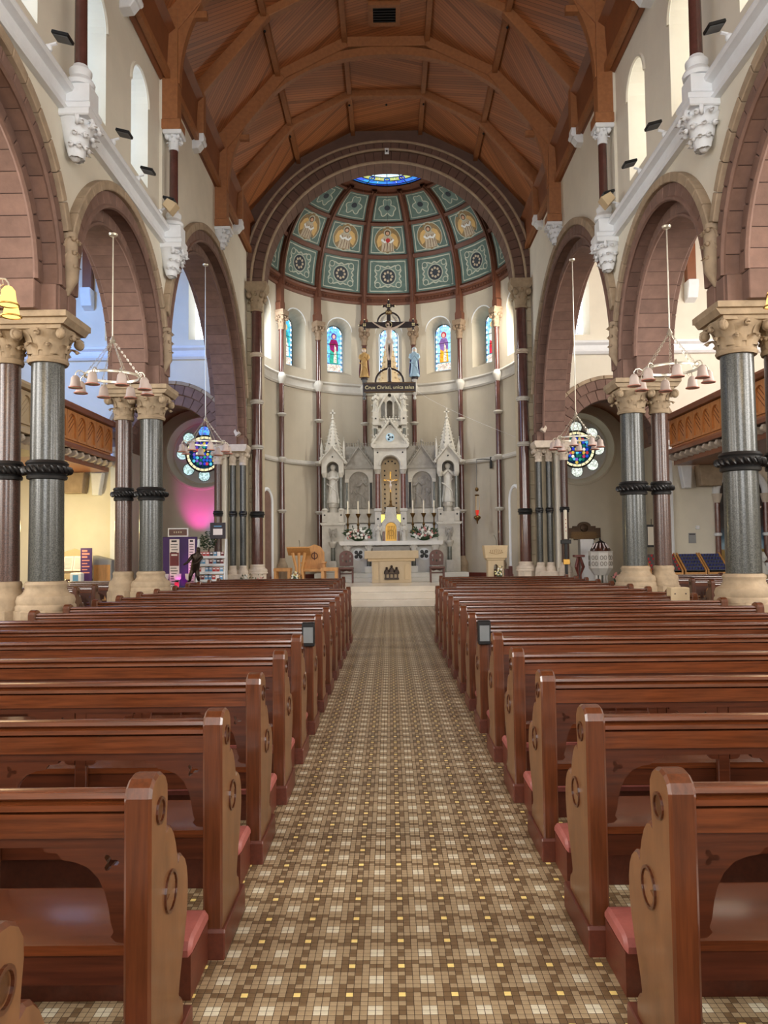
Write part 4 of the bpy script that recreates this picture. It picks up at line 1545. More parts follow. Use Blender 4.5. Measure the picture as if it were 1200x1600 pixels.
    cols = [(40, 70, 190), (180, 50, 60), (40, 150, 130), (200, 170, 70), (110, 80, 180), (90, 190, 210), (236, 230, 210), (30, 100, 80)]
    rnd = random.Random(5 + s)
    gm = [emis('rose_glass', c, .9, .25, 14) for c in cols]
    for iy in range(-4, 5):
        for ix in range(-4, 5):
            px, pz = ix * .11 + rnd.uniform(-.02, .02), iy * .11 + rnd.uniform(-.02, .02)
            if math.hypot(px, pz) > .43:
                continue
            pts = [(px + .05 * math.cos(a + rnd.uniform(-.2, .2)), pz + .055 * math.sin(a)) for a in [2 * PI * q / 6 for q in range(6)]]
            MB().prism(pts, 'y', -.06, -.044).build('glass_piece', gm[rnd.randrange(8)], rs)

# ------------------------------------------------------------------ galleries
for s, y0, y1, n, GA, GB, nm in ((-1, 1.3, 4.85, 6, 'gallery', 'gallery2', 'carved oak gallery front with arched panels in the left transept'),
                              (-1, -3.2, 1.28, 8, 'limestone', 'limestone', 'cream painted gallery front lit yellow at the far left behind the near columns'),
                              (1, -3.2, 4.85, 15, 'gallery', 'gallery2', 'carved oak gallery front with arched panels in the right transept')):
    t = thing('gallery', nm, 'gallery', (s * 7.6, 16, 4.0))
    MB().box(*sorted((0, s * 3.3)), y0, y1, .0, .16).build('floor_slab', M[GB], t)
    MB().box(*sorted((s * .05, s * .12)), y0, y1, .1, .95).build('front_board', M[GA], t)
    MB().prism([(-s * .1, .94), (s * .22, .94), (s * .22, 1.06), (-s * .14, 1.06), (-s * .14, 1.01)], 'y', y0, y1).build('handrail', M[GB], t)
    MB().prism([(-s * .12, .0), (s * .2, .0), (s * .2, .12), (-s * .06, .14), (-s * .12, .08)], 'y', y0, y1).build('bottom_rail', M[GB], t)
    pw = (y1 - y0) / n
    for k in range(n):
        yc = y0 + pw * (k + .5)
        out = [(yc - pw / 2 + .01, .22), (yc + pw / 2 - .01, .22), (yc + pw / 2 - .01, .92), (yc - pw / 2 + .01, .92)]
        hf = pw / 2 - .06
        hole = [(yc - hf, .28), (yc + hf, .28)] + [(yc + hf * math.cos(PI * q / 10), .62 + hf * math.sin(PI * q / 10)) for q in range(11)]
        MB().prism(out, 'x', s * .0, s * .05, 0, [hole]).build('arched_panel', M[GA], t)
        for q in range(4):
            MB().tube([(s * .045, yc - hf + .02, .3 + q * .12), (s * .045, yc + hf - .02, .3 + q * .12 + 2 * hf * .8)], .008, 4).build('panel_carving', M[GB], t)
    nb = int((y1 - y0) / .36)
    for k in range(nb):
        yc = y0 + (y1 - y0) * (k + .5) / nb
        cb = MB()
        cb.prism([(s * .25, -.02), (-s * .06, -.02), (-s * .08, -.1), (-s * .02, -.16), (s * .08, -.18), (s * .25, -.2)], 'y', yc - .06, yc + .06, .012)
        cb.tube([(-s * .03, yc - .065, -.09), (-s * .03, yc + .065, -.09)], .055, 8)
        cb.build('bracket', M['palecap'], t, True)
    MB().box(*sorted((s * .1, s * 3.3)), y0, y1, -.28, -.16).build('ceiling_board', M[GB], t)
    if y1 > 4:
        MB().prism([(s * .3, -.28), (s * .62, -.28), (s * .58, -.9), (s * .4, -.9)], 'y', 4.9, 5.15, .02).build('wall_corbel', M['white'], t)
        MB().prism([(s * .75, -.28), (s * 1.4, -.28), (s * 1.35, -.85), (s * .8, -.85)], 'y', 4.75, 5.15, .02).build('carved_bracket', M['hood'], t)

# ------------------------------------------------------------------ apse stained glass
SCH = {-3: ((110, 170, 220), (60, 160, 160), (200, 90, 80)), -2: ((80, 180, 216), (60, 160, 170), (230, 236, 236)), -1: ((110, 184, 224), (150, 40, 90), (60, 170, 150)),
       0: ((170, 206, 232), (190, 60, 90), (100, 130, 190)), 1: ((150, 206, 236), (150, 110, 170), (240, 180, 50)), 2: ((140, 210, 226), (240, 240, 230), (210, 70, 60)), 3: ((200, 220, 235), (230, 230, 220), (200, 160, 60))}
BORD = emis('white_border_glass', (230, 244, 252), 1.9, .3, 22)
BORDB = emis('blue_border_glass', (130, 186, 224), 1.2, .35, 22)
BASEG = emis('tracery_foot_glass', (226, 206, 190), 1.1, .5, 26)
FACEG = emis('face_glass', (226, 180, 160), 1.0)
HALOG = {}
for bi, a in enumerate(BAY):
    k = bi - 3
    bg, up, lowc = SCH[k]
    rr = RA + .5
    wnm = ('far left', 'second left', 'left of centre', 'centre', 'right of centre', 'second right', 'far right')[bi]
    e = bpy.data.objects.new('window_%d' % (2 + bi), None)
    COL.objects.link(e)
    e.location = (rr * math.sin(a), YC + rr * math.cos(a), 0)
    e.rotation_euler = (0, 0, -a)
    struct(e, 'narrow stained glass saint window of the apse, %s' % wnm, 'window')
    G = emis('saint_ground_glass', bg, 1.25, .4, 16)
    U = emis('saint_robe_glass', up, .9, .25, 14)
    Lw = emis('saint_lower_robe_glass', lowc, 1.0, .25, 12)
    H = emis('saint_halo_glass', (190, 60, 80) if k == 1 else ((90, 60, 150) if k == -1 else (230, 200, 110)), .9)
    MB().prism(arched_outline(0, .31, 7.72, 9.05), 'y', 0, .03).build('ground_glass', G, e)
    # border of small quarries
    per = []
    z = 7.76
    while z < 9.05:
        per += [(-.275, z), (.275, z)]
        z += .085
    for q in range(1, 12):
        per.append((.275 * math.cos(PI * q / 12), 9.05 + .275 * math.sin(PI * q / 12)))
    for i, (x, z) in enumerate(per):
        MB().prism([(x - .022, z - .034), (x + .022, z - .034), (x + .022, z + .034), (x - .022, z + .034)], 'y', -.012, 0).build('border_quarry', BORD if (i // 2) % 2 == 0 else BORDB, e)
    fb = MB().prism([(-.24, 7.76), (.24, 7.76), (.24, 8.0), (-.24, 8.0)], 'y', -.012, 0)
    fb.build('foot_panel', BASEG, e)
    MB().prism([(-.16, 8.04), (.17, 8.04), (.15, 8.3), (.13, 8.52), (-.13, 8.52), (-.15, 8.3)], 'y', -.016, 0).build('lower_robe', Lw, e)
    MB().prism([(-.13, 8.5), (.0, 8.42), (.15, 8.5), (.16, 8.72), (.1, 8.88), (-.1, 8.88), (-.17, 8.72)], 'y', -.02, 0).build('mantle', U, e)
    MB().prism([(-.02, 8.06), (.1, 8.06), (.08, 8.6), (.02, 8.7)], 'y', -.024, 0).build('robe_fold', BASEG if k else Lw, e)
    MB().prism([(.1 * math.cos(2 * PI * q / 14), 9.0 + .11 * math.sin(2 * PI * q / 14)) for q in range(14)], 'y', -.022, 0).build('halo', H, e)
    MB().prism([(.055 * math.cos(2 * PI * q / 12), 8.98 + .075 * math.sin(2 * PI * q / 12)) for q in range(12)], 'y', -.03, 0).build('face', FACEG, e)
    lb = MB()
    for z in (8.02, 8.36, 8.7):
        lb.box(-.31, .31, -.034, -.022, z - .008, z + .008)
    lb.build('saddle_bars', M['lead'], e)
    MB().tube([(.31, -.01, 7.75), (.31, -.01, 9.05)] + [(.31 * math.cos(PI * q / 12), -.01, 9.05 + .31 * math.sin(PI * q / 12)) for q in range(1, 12)] + [(-.31, -.01, 9.05), (-.31, -.01, 7.75)], .018, 4).build('lead_frame', M['lead'], e)
    hm = MB().tube([(.47 * math.cos(PI * q / 16), -.51, 9.05 + .47 * math.sin(PI * q / 16)) for q in range(17)], .022, 5)
    hm.build('arch_moulding', M['white'], e, True)

# blind doorways low in the apse beside the chancel shafts
for s in (-1, 1):
    a = s * R(77)
    e = bpy.data.objects.new('door_%d' % (1 if s < 0 else 2), None)
    COL.objects.link(e)
    e.location = ((RA - .02) * math.sin(a), YC + (RA - .02) * math.cos(a), .5)
    e.rotation_euler = (0, 0, -a)
    struct(e, 'narrow round-headed recess in the apse wall at the %s' % SIDE[s], 'doorway')
    MB().tube([(.42, -.02, 0), (.42, -.02, 2.5)] + [(.42 * math.cos(PI * q / 14), -.02, 2.5 + .42 * math.sin(PI * q / 14)) for q in range(1, 14)] + [(-.42, -.02, 2.5), (-.42, -.02, 0)], .06, 6).build('door_frame', M['white'], e, True)
    MB().prism(arched_outline(0, .4, 0, 2.5), 'y', -.02, .02).build('door_leaf', M['sand'] if s < 0 else M['apse_plaster'], e)

# ------------------------------------------------------------------ pews
PROF = [(0, .0), (0, .878), (.012, .905), (.04, .922), (.075, .928), (.11, .922), (.142, .905), (.163, .875), (.166, .835), (.158, .79), (.15, .745), (.168, .752), (.2, .74), (.228, .712), (.252, .672), (.268, .63),
        (.272, .61), (.29, .622), (.322, .612), (.352, .59), (.376, .555), (.388, .51), (.388, .46), (.374, .4), (.348, .34), (.318, .285), (.296, .24), (.286, .21), (.296, .19), (.322, .178), (.335, .15), (.335, .0)]
HOLE = [(.082 + .026 * math.cos(2 * PI * k / 14), .822 + .026 * math.sin(2 * PI * k / 14)) for k in range(14)]
TH = .075


def trefoil(cx, cz, r):
    pts = []
    n = 18
    for k in range(n):
        a = 2 * PI * k / n
        q = r * (.75 + .4 * math.cos(3 * a))
        pts.append((cx + q * math.cos(a), cz + q * math.sin(a)))
    return pts


def pew_proto(s, x0, x1, label, group):
    cx = (x0 + x1) / 2
    L = x1 - x0
    t = thing('pew', label, 'pew', (s * cx, 0, 0), 0, group)
    X = lambda x: s * (x - cx)
    # end panels
    for (xa, xb, outer) in ((x0, x0 + TH, -1), (x1 - TH, x1, 1)):
        e = MB().prism(PROF, 'x', X(xa), X(xb), .008, [HOLE]).build('end_panel', [M['pewedge'], M['pewend']], t)
        for pg in e.data.polygons:
            pg.material_index = 1 if abs(pg.normal.x) > .9 else 0
        face = X(xa) if outer < 0 else X(xb)
        d = -.007 if outer < 0 else .007
        d *= s
        pa, pb = X(xa - .012), X(xb + .012)
        MB().prism([(-.012, 0.0005), (.4, .0005), (.4, .1), (.392, .112), (-.004, .112), (-.012, .1)], 'x', pa, pb, .004).build('plinth', M['pewplinth'], e)
        rg = MB()
        rg.torus((face + d * .3, .185, .555), .056, .006, 24, 4, 'x')
        rg.torus((face + d * .3, .082, .822), .034, .006, 18, 4, 'x')
        rg.build('roundel', M['pewdark'], e)
        lf = MB()
        for q in range(2):
            aa = PI / 2 + q * PI
            pts = [(.185 + .046 * math.cos(aa + (u - .5) * 2.6), .555 + .046 * math.sin(aa + (u - .5) * 2.6)) for u in (0, .25, .5, .75, 1)]
            pts += [(.185 + (.012 if q else -.012), .555 + (.004 if q else -.004))]
            lf.prism(pts, 'x', face - d * .2, face + d * .35)
        lf.build('roundel_leaf', M['pewend'], e)
        nt = MB()
        for z in (.69, .4, .2):
            nt.box(min(xa, xb), max(xa, xb), -.003, .012, z - .006, z + .006) if False else None
    xi0, xi1 = x0 + TH, x1 - TH
    MB().prism([(.03, .872), (.034, .885), (.055, .893), (.08, .888), (.088, .875), (.08, .866), (.04, .864)], 'x', X(xi0), X(xi1)).build('top_rail', M['pew'], t, True)
    MB().prism([(.022, .84), (.024, .855), (.045, .863), (.085, .862), (.092, .846), (.08, .834), (.04, .832)], 'x', X(xi0), X(xi1)).build('moulding', M['pew'], t, True)
    MB().prism([(.03, .765), (.03, .83), (.085, .832), (.085, .765)], 'x', X(xi0), X(xi1), .004).build('back_board', M['pew'], t)
    MB().prism([(.045, .735), (.045, .766), (.08, .766), (.08, .735)], 'x', X(xi0), X(xi1)).build('lower_board', M['pewdark'], t)
    # seat, apron
    MB().prism([(.09, .42), (.09, .448), (.44, .452), (.465, .446), (.472, .434), (.465, .424), (.44, .42)], 'x', X(xi0 + .002), X(xi1 - .002)).build('seat', M['pew'], t, True)
    MB().prism([(.1, .335), (.1, .42), (.125, .42), (.125, .335)], 'x', X(xi0), X(xi1), .004).build('seat_apron', M['pewdark'], t)
    MB().prism([(.4, .37), (.4, .42), (.425, .42), (.425, .37)], 'x', X(xi0), X(xi1)).build('front_rail', M['pewdark'], t)
    ns = max(1, int(round((L - .9) / 1.05)))
    stiles = [x0 + .92 + k * 1.05 for k in range(ns) if x0 + .92 + k * 1.05 < x1 - .3]
    for xs in stiles:
        MB().prism([(.05, .0005), (.05, .74), (.085, .74), (.085, .0005)], 'x', X(xs - .03), X(xs + .03), .005).build('stile', M['pewdark'], t)
        MB().prism([(.11, .0005), (.11, .42), (.42, .42), (.40, .3), (.3, .2), (.3, .0005)], 'x', X(xs + .14), X(xs + .19), .005).build('seat_leg', M['pewdark'], t)
    # pierced brackets

    def bracket(xr, dirn):
        pts = [(0, .738), (.24, .738), (.235, .722), (.2, .718), (.185, .7), (.15, .694), (.115, .68), (.085, .65), (.066, .61), (.056, .57), (.05, .53), (.042, .505), (.05, .492), (.036, .478), (0, .474)]
        pts = [(X(xr + dirn * p[0]), p[1]) for p in pts]
        MB().prism(pts, 'y', .048, .078, 0, [trefoil(X(xr + dirn * .052), .692, .022)]).build('bracket', M['pewdark'], t)
    bracket(xi0, 1)
    bracket(xi1, -1)
    for xs in stiles:
        bracket(xs + .03, 1)
        bracket(xs - .03, -1)
    # kneeler behind the pew
    kn = MB()
    kn.box(min(X(x0 + .05), X(x1 - .05)), max(X(x0 + .05), X(x1 - .05)), -.27, -.24, .0005, .15)
    kn.box(min(X(x0 + .05), X(x1 - .05)), max(X(x0 + .05), X(x1 - .05)), -.05, -.02, .0005, .15)
    k_ = kn.build('kneeler', M['pewplinth'], t)
    for xs in (x0 + .05, x1 - .09, (x0 + x1) / 2):
        MB().box(min(X(xs), X(xs + .04)), max(X(xs), X(xs + .04)), -.24, -.05, .0005, .148).build('kneeler_block', M['pewplinth'], k_)
    MB().prism([(-.28, .15), (-.285, .175), (-.27, .2), (-.24, .21), (-.08, .21), (-.04, .2), (-.02, .18), (-.02, .15)], 'x', X(x0 + .045), X(x1 - .045), .012).build('cushion', M['redvinyl'], k_, True)
    return t


for s in (-1, 1):
    proto = pew_proto(s, .7, 3.95, '', 'nave pews')
    p = 2.99
    for k in range(14):
        if k == 0:
            o = proto
        else:
            o = copy_tree(proto)
        o.location.y = 1.23 + .88 * k
        o['label'] = 'varnished pine pew on the %s of the aisle, %s from the camera' % (SIDE[s], ORD[k])
    proto = pew_proto(s, 1.06, 3.95, '', 'front block of nave pews')
    for k in range(5):
        o = proto if k == 0 else copy_tree(proto)
        o.location.y = 13.75 + .88 * k
        o['label'] = 'front block pew on the %s, %s from the altar, set back from the aisle' % (SIDE[s], ORD[4 - k])
    proto = pew_proto(s, 5.65, 7.4, '', 'side aisle pews')
    for k in range(9):
        o = proto if k == 0 else copy_tree(proto)
        o.location.y = 10.2 + .88 * k
        o['label'] = 'short side aisle pew beyond the %s columns, %s from the altar' % (SIDE[s], ORD[8 - k])
    # card reader fixed on the sixth pew end
    y = 1.23 + .88 * 6
    t = thing('donation_box', 'black metal leaflet box hooked on a pew end %s of the aisle' % SIDE[s], 'box', (s * .735, y - .04, .74))
    MB().box(-.052, .052, -.03, .03, 0, .2, .006).build('body', M['black_metal'], t)
    MB().box(-.04, .04, -.034, -.028, .03, .16).build('window', M['iron'], t)
    MB().box(-.052, -.044, .03, .1, .12, .18).build('hook', M['black_metal'], t)

# ------------------------------------------------------------------ chandeliers


def chandelier(x, y, z, ztop, label, lit=False, rot=0.2):
    t = thing('chandelier', label, 'chandelier', (x, y, z), rot, 'ring chandeliers under the arches')
    MB().lathe([(.39, -.018), (.405, -.02), (.41, 0), (.405, .02), (.39, .018), (.39, -.018)], 40, cap=False).build('ring', M['silver'], t, True)
    MB().tube([(0, 0, .56), (0, 0, ztop - z)], .011, 6).build('rod', M['silver'], t)
    MB().lathe([(.0, .5), (.03, .52), (.045, .55), (.03, .58), (.012, .62)], 12).build('hub', M['silver'], t, True)
    MB().lathe([(.07, ztop - z), (.06, ztop - z - .03), (.015, ztop - z - .05)], 14).build('ceiling_rose', M['silver'], t, True)
    for k in range(6):
        a = 2 * PI * k / 6
        ch = MB()
        n = 18
        p0, p1 = Vector((.02 * math.cos(a), .02 * math.sin(a), .54)), Vector((.4 * math.cos(a), .4 * math.sin(a), .01))
        d = (p1 - p0) / n
        for q in range(n):
            c = p0 + d * (q + .5)
            k0 = len(ch.v)
            ch.torus((0, 0, 0), .012, .0035, 6, 3, 'x' if q % 2 else 'y')
            ch.move(k0, Matrix.Translation(c) @ d.to_track_quat('Z', 'Y').to_matrix().to_4x4() @ Matrix.Diagonal((1, 1, 1.5, 1)))
        ch.build('chain', M['silver'], t)
    for k in range(8):
        a = 2 * PI * (k + .5) / 8
        ca, sa = math.cos(a), math.sin(a)
        ar = MB().tube([(.4 * ca, .4 * sa, 0), (.45 * ca, .45 * sa, .035), (.5 * ca, .5 * sa, .03), (.53 * ca, .53 * sa, -.01), (.53 * ca, .53 * sa, -.05)], .009, 6)
        ar.tube([(.4 * ca, .4 * sa, -.01), (.44 * ca, .44 * sa, -.05), (.48 * ca, .48 * sa, -.02), (.47 * ca, .47 * sa, .02)], .006, 5)
        arm = ar.build('arm', M['silver'], t, True)
        b = MB().lathe([(.012, -.04), (.036, -.05), (.062, -.085), (.07, -.15), (.078, -.2), (.096, -.225)], 18, (.53 * ca, .53 * sa, 0))
        b.build('bell_shade', M['shade_on'] if lit else M['shade'], arm, True)
        b = MB().torus((.53 * ca, .53 * sa, -.226), .096, .01, 18, 5)
        b.build('shade_rim', M['brass'] if lit else M['shade_rim'], arm, True)
        if lit and k in (1, 5):
            pass
    if lit:
        l = bpy.data.lights.new('chandelier_light', 'POINT')
        l.energy = 26
        l.color = (1.0, .72, .38)
        l.shadow_soft_size = .4
        lo = bpy.data.objects.new('chandelier_light', l)
        COL.objects.link(lo)
        lo.location = (x, y, z - .32)
    return t


for s in (-1, 1):
    chandelier(s * 4.22, 11.5, 4.2, 6.4, 'unlit ring chandelier with bell shades hanging in the middle %s arch' % SIDE[s])
    chandelier(s * 4.26, 17.55, 4.02, 8.2, 'unlit ring chandelier hanging in the tall %s arch before the round window' % SIDE[s], rot=.05)
    chandelier(s * 4.28, 7.38, 4.2, 6.4, 'lit ring chandelier in the nearest %s arch, cut by the frame edge' % SIDE[s], True, rot=(.0 if s < 0 else 0.0) + PI / 8)

# ------------------------------------------------------------------ figures


def robed(mb, hgt, c=(0, 0, 0), arms='pray', lean=0.0, flat=1.0, rz=0.0, seed=1):
    """draped standing figure as one closed surface plus hands; faces -y"""
    k0 = len(mb.v)
    H = hgt
    rings = [(.0, .155, .125), (.02, .165, .135), (.12, .14, .115), (.3, .118, .1), (.46, .11, .092), (.56, .105, .085), (.66, .118, .088), (.74, .128, .08), (.79, .118, .072), (.82, .075, .06), (.845, .042, .044), (.865, .05, .055), (.9, .068, .072), (.94, .07, .075), (.975, .055, .06), (1.0, .0, .0)]
    n = 28
    vs = []
    for (z, rx, ry) in rings:
        for i in range(n):
            a = 2 * PI * i / n
            fold = 1 + (.09 * math.sin(7 * a + seed) + .05 * math.sin(13 * a + 2 * seed + z * 5)) * max(0, (.62 - z) / .62)
            vs.append((rx * H * fold * math.cos(a) + lean * H * z * z * .1, ry * H * fold * math.sin(a) * flat, z * H))
    fs = []
    for k in range(len(rings) - 1):
        for i in range(n):
            j = (i + 1) % n
            fs.append((k * n + i, k * n + j, k * n + n + j, k * n + n + i))
    fs.append(tuple(range(n - 1, -1, -1)))
    mb.add(vs, fs)
    for q in (-1, 1):
        if arms == 'pray':
            pts = [(q * .125, .0, .77), (q * .15, -.02, .66), (q * .11, -.07, .6), (q * .02, -.1, .68)]
        elif arms == 'cross':
            pts = [(q * .125, .0, .77), (q * .145, -.02, .66), (q * .08, -.085, .62), (-q * .05, -.095, .66)]
        elif arms == 'down':
            pts = [(q * .125, .0, .77), (q * .16, -.01, .64), (q * .15, -.05, .54), (q * .13, -.08, .48)]
        else:
            pts = [(q * .125, .0, .77), (q * .17, -.03, .7), (q * .1, -.09, .72), (q * .02, -.1, .8)]
        mb.tube([(p[0] * H, p[1] * H * flat, p[2] * H) for p in pts], [.04 * H, .045 * H, .042 * H, .02 * H], 8)
        mb.ball((pts[-1][0] * H, pts[-1][1] * H * flat, pts[-1][2] * H), .022 * H, 6, 4)
    # face: nose and brow, veil hem
    mb.ball((lean * H * .08, -.07 * H * flat, .915 * H), .012 * H, 6, 4, 1, 1, 1.6)
    mb.tube([(-.16 * H, -.02 * H, .5 * H), (-.05 * H, -.095 * H * flat, .42 * H), (.08 * H, -.1 * H * flat, .3 * H), (.13 * H, -.06 * H, .12 * H)], .016 * H, 6)
    mb.tube([(.13 * H, -.02 * H, .6 * H), (.04 * H, -.09 * H * flat, .5 * H), (-.06 * H, -.1 * H * flat, .34 * H), (-.1 * H, -.09 * H, .08 * H)], .013 * H, 6)
    mb.move(k0, Matrix.Translation(c) @ Matrix.Rotation(rz, 4, 'Z'))


def skin_body(name, V, E, RD, root, matl, parent, sub=2):
    me = bpy.data.meshes.new(name)
    me.from_pydata(V, E, [])
    o = link(name, me, parent)
    md = o.modifiers.new('skin', 'SKIN')
    md.use_smooth_shade = True
    for i, r in enumerate(RD):
        sv = me.skin_vertices[0].data[i]
        sv.radius = (r, r) if not isinstance(r, tuple) else r
        sv.use_root = i == root
    ms = o.modifiers.new('subdivision', 'SUBSURF')
    ms.levels = sub
    ms.render_levels = sub
    me.materials.append(matl)
    return o


def corpus(parent, H, loc):
    """crucified figure, arms raised to the cross beam, facing -y"""
    j = dict(pelvis=(0, 0, .5), belly=(.01, -.01, .59), chest=(0, -.02, .7), neckb=(0, -.01, .8), neck=(-.01, -.03, .84), head=(-.025, -.06, .9), crown=(-.03, -.05, .965))
    V = list(j.values())
    E = [(0, 1), (1, 2), (2, 3), (3, 4), (4, 5), (5, 6)]
    RD = [(.07, .055), (.062, .05), (.085, .06), (.05, .04), .027, (.045, .05), .025]
    for q in (-1, 1):
        b = len(V)
        V += [(q * .1, -.01, .79), (q * .21, .0, .85), (q * .33, .02, .93), (q * .37, .02, .96), (q * .4, .015, .985)]
        E += [(3, b), (b, b + 1), (b + 1, b + 2), (b + 2, b + 3), (b + 3, b + 4)]
        RD += [.038, .026, .018, .018, .012]
        b = len(V)
        V += [(q * .05, .0, .46), (q * .055, -.045, .29), (q * .03, -.01, .12), (q * .018, -.02, .06), (q * .016, -.05, .02)]
        E += [(0, b), (b, b + 1), (b + 1, b + 2), (b + 2, b + 3), (b + 3, b + 4)]
        RD += [.05, .035, .026, .02, .016]
    V = [(v[0] * H + loc[0], v[1] * H + loc[1], v[2] * H + loc[2]) for v in V]
    RD = [tuple(x * H for x in r) if isinstance(r, tuple) else r * H for r in RD]
    o = skin_body('corpus', V, E, RD, 0, M['skin'], parent)
    lc = MB()
    lc.lathe([(.078 * H, .43 * H), (.085 * H, .5 * H), (.08 * H, .55 * H), (.07 * H, .56 * H)], 20, loc, 1, .75, mod=lambda a, z: 1 + .06 * math.sin(6 * a))
    lc.tube([(loc[0] + .07 * H, loc[1] - .03 * H, loc[2] + .54 * H), (loc[0] + .095 * H, loc[1] - .03 * H, loc[2] + .45 * H), (loc[0] + .085 * H, loc[1], loc[2] + .38 * H)], [.02 * H, .024 * H, .008 * H], 6)
    lc.build('loincloth', M['cloth_w'], o, True)
    hr = MB()
    hr.ball((loc[0] - .027 * H, loc[1] - .04 * H, loc[2] + .93 * H), .052 * H, 10, 6, 1, 1, 1.15)
    hr.ball((loc[0] - .027 * H, loc[1] - .075 * H, loc[2] + .868 * H), .024 * H, 8, 5)
    hr.build('hair', M['hair'], o, True)
    return o


def text_mesh(name, body, size, depth, matl, parent, M4):
    cu = bpy.data.curves.new(name, 'FONT')
    cu.body = body
    cu.size = size
    cu.extrude = depth
    cu.align_x = 'CENTER'
    cu.align_y = 'CENTER'
    tmp = bpy.data.objects.new('tmp_text', cu)
    COL.objects.link(tmp)
    bpy.context.view_layer.update()
    me = bpy.data.meshes.new_from_object(tmp)
    bpy.data.objects.remove(tmp)
    me.materials.clear()
    me.materials.append(matl)
    o = link(name, me, parent)
    o.matrix_local = M4
    return o


# ------------------------------------------------------------------ hanging rood
GT = mat('gilt_lettering', (250, 240, 190), .4, var=.05)
t = thing('hanging_rood', 'dark hanging rood beam with carved crucifix before the apse', 'crucifix', (0, 21.8, 5.8))
MB().box(-.75, .75, -.05, .05, .2, .5, .01).build('beam', M['roodwood'], t)
text_mesh('lettering', 'Crux Christi, unica salus', .142, .006, GT, t, Matrix.Translation((0, -.056, .345)) @ Matrix.Rotation(PI / 2, 4, 'X'))
for z in (.215, .475):
    MB().box(-.72, .72, -.056, -.05, z - .006, z + .006).build('gilt_line', M['antique'], t)
MB().box(-.055, .055, -.035, .035, .5, 2.62, .01).build('cross_post', M['roodwood'], t)
MB().box(-.66, .66, -.035, .035, 2.08, 2.25, .01).build('cross_arm', M['roodwood'], t)
for q in (-1, 1):
    MB().tube([(q * (.02 + .3 * math.sin(R(90) * k / 10)), 0, 2.25 + .28 * math.cos(R(90) * k / 10)) for k in range(11)], .026, 6).build('arched_brace', M['roodwood'], t)
    MB().tube([(q * .4 * math.cos(R(90) * k / 10), 0, .5 + .4 * math.sin(R(90) * k / 10)) for k in range(11)], .03, 6).build('arched_brace', M['roodwood'], t)
    an = MB().tube([(q * .22, -.02, 2.27), (q * .17, -.03, 2.36), (q * .11, -.03, 2.43)], [.03, .035, .015], 8)
    an.ball((q * .1, -.03, 2.45), .028, 8, 5)
    an.tube([(q * .2, 0, 2.33), (q * .25, .01, 2.42), (q * .2, .01, 2.5)], [.01, .03, .008], 6, flat=.4)
    an.build('carved_angel', M['statue'], t, True)
    ms = MB()
    for w_ in (-.05, .05):
        ms.tube([(w_, -.04, .52), (w_, -.04, .86), (w_ * .4, -.04, .92)], .014, 5)
    if q > 0:
        ms.build('tracery', M['statue'], t)


def fleur(cx, cz, ang, sc_):
    mb = MB()
    mb.prism([(.085 * math.cos(2 * PI * k / 16) * (1 + .18 * math.cos(4 * 2 * PI * k / 16)), .085 * math.sin(2 * PI * k / 16) * (1 + .18 * math.cos(8 * PI * k / 16))) for k in range(16)], 'y', -.045, .045, .01)
    for a in (-PI / 2, 0, PI / 2):
        x, z = .13 * math.sin(a) * -1, .13 * math.cos(a)
        mb.ball((.14 * math.sin(a), 0, .14 * math.cos(a)), .035, 8, 5, 1, .8, 1.2)
        mb.tube([(.08 * math.sin(a), 0, .08 * math.cos(a)), (.19 * math.sin(a), 0, .19 * math.cos(a))], [.028, .004], 6)
    mb.move(0, Matrix.Translation((cx, 0, cz)) @ Matrix.Rotation(ang, 4, 'Y') @ Matrix.Scale(sc_, 4))
    o = mb.build('fleur_end', M['roodwood'], t, True)
    ros = MB()
    for k in range(4):
        a = PI / 4 + k * PI / 2
        ros.ball((cx + .034 * sc_ * math.cos(a), -.05 * sc_, cz + .034 * sc_ * math.sin(a)), .022 * sc_, 8, 4)
    for a in (-PI / 2, 0, PI / 2):
        v_ = Matrix.Rotation(ang, 4, 'Y') @ Vector((.17 * math.sin(a), 0, .17 * math.cos(a)))
        ros.ball((cx + v_.x * sc_, -.02, cz + v_.z * sc_), .02 * sc_, 6, 4)
    ros.build('gilt_rosette', GT, o, True)


fleur(0, 2.72, 0, 1.05)
fleur(-.7, 2.165, -PI / 2, .95)
fleur(.7, 2.165, PI / 2, .95)
pt = MB().box(-.09, .09, -.05, -.035, 2.46, 2.57)
pt.build('title_board', M['antique'], t)
text_mesh('title_lettering', 'INRI', .08, .003, GT, t, Matrix.Translation((0, -.054, 2.515)) @ Matrix.Rotation(PI / 2, 4, 'X'))
MB().torus((0, -.04, 2.165), .085, .012, 20, 5, 'y').build('nimbus', GT, t, True)
corpus(t, 1.18, (0, -.11, 1.08))
MB().box(-.05, .05, -.1, -.03, 1.02, 1.1, .01).build('foot_rest', M['roodwood'], t)
for q in (-1, 1):
    MB().lathe([(.03, .0), (.045, .02), (.04, .06), (.025, .1), (.05, .14), (.05, .5), (.07, .53), (.075, .58), (.03, .59)], 14, (q * .72, 0, 0)).build('pendant_bracket', M['statue'] if q > 0 else M['iron'], t, True)
    MB().lathe([(.09, .58), (.1, .6), (.1, .63), (.08, .645)], 14, (q * .72, 0, 0)).build('statue_base', M['roodwood'], t, True)
    MB().tube([(q * .7, 0, 2.36), (q * .695, .0, 7.15)], .004, 4).build('hanging_wire', M['iron'], t)
MB().tube([(0, 0, 2.9), (0, 0, 7.05)], .004, 4).build('hanging_wire', M['iron'], t)
MB().tube([(.76, 0, .27)] + [(.76 + 3.1 * k / 10, 1.2 * k / 10, .27 - 1.25 * (k / 10) ** .8) for k in range(1, 11)], .004, 4).build('power_cable', M['white'], t)
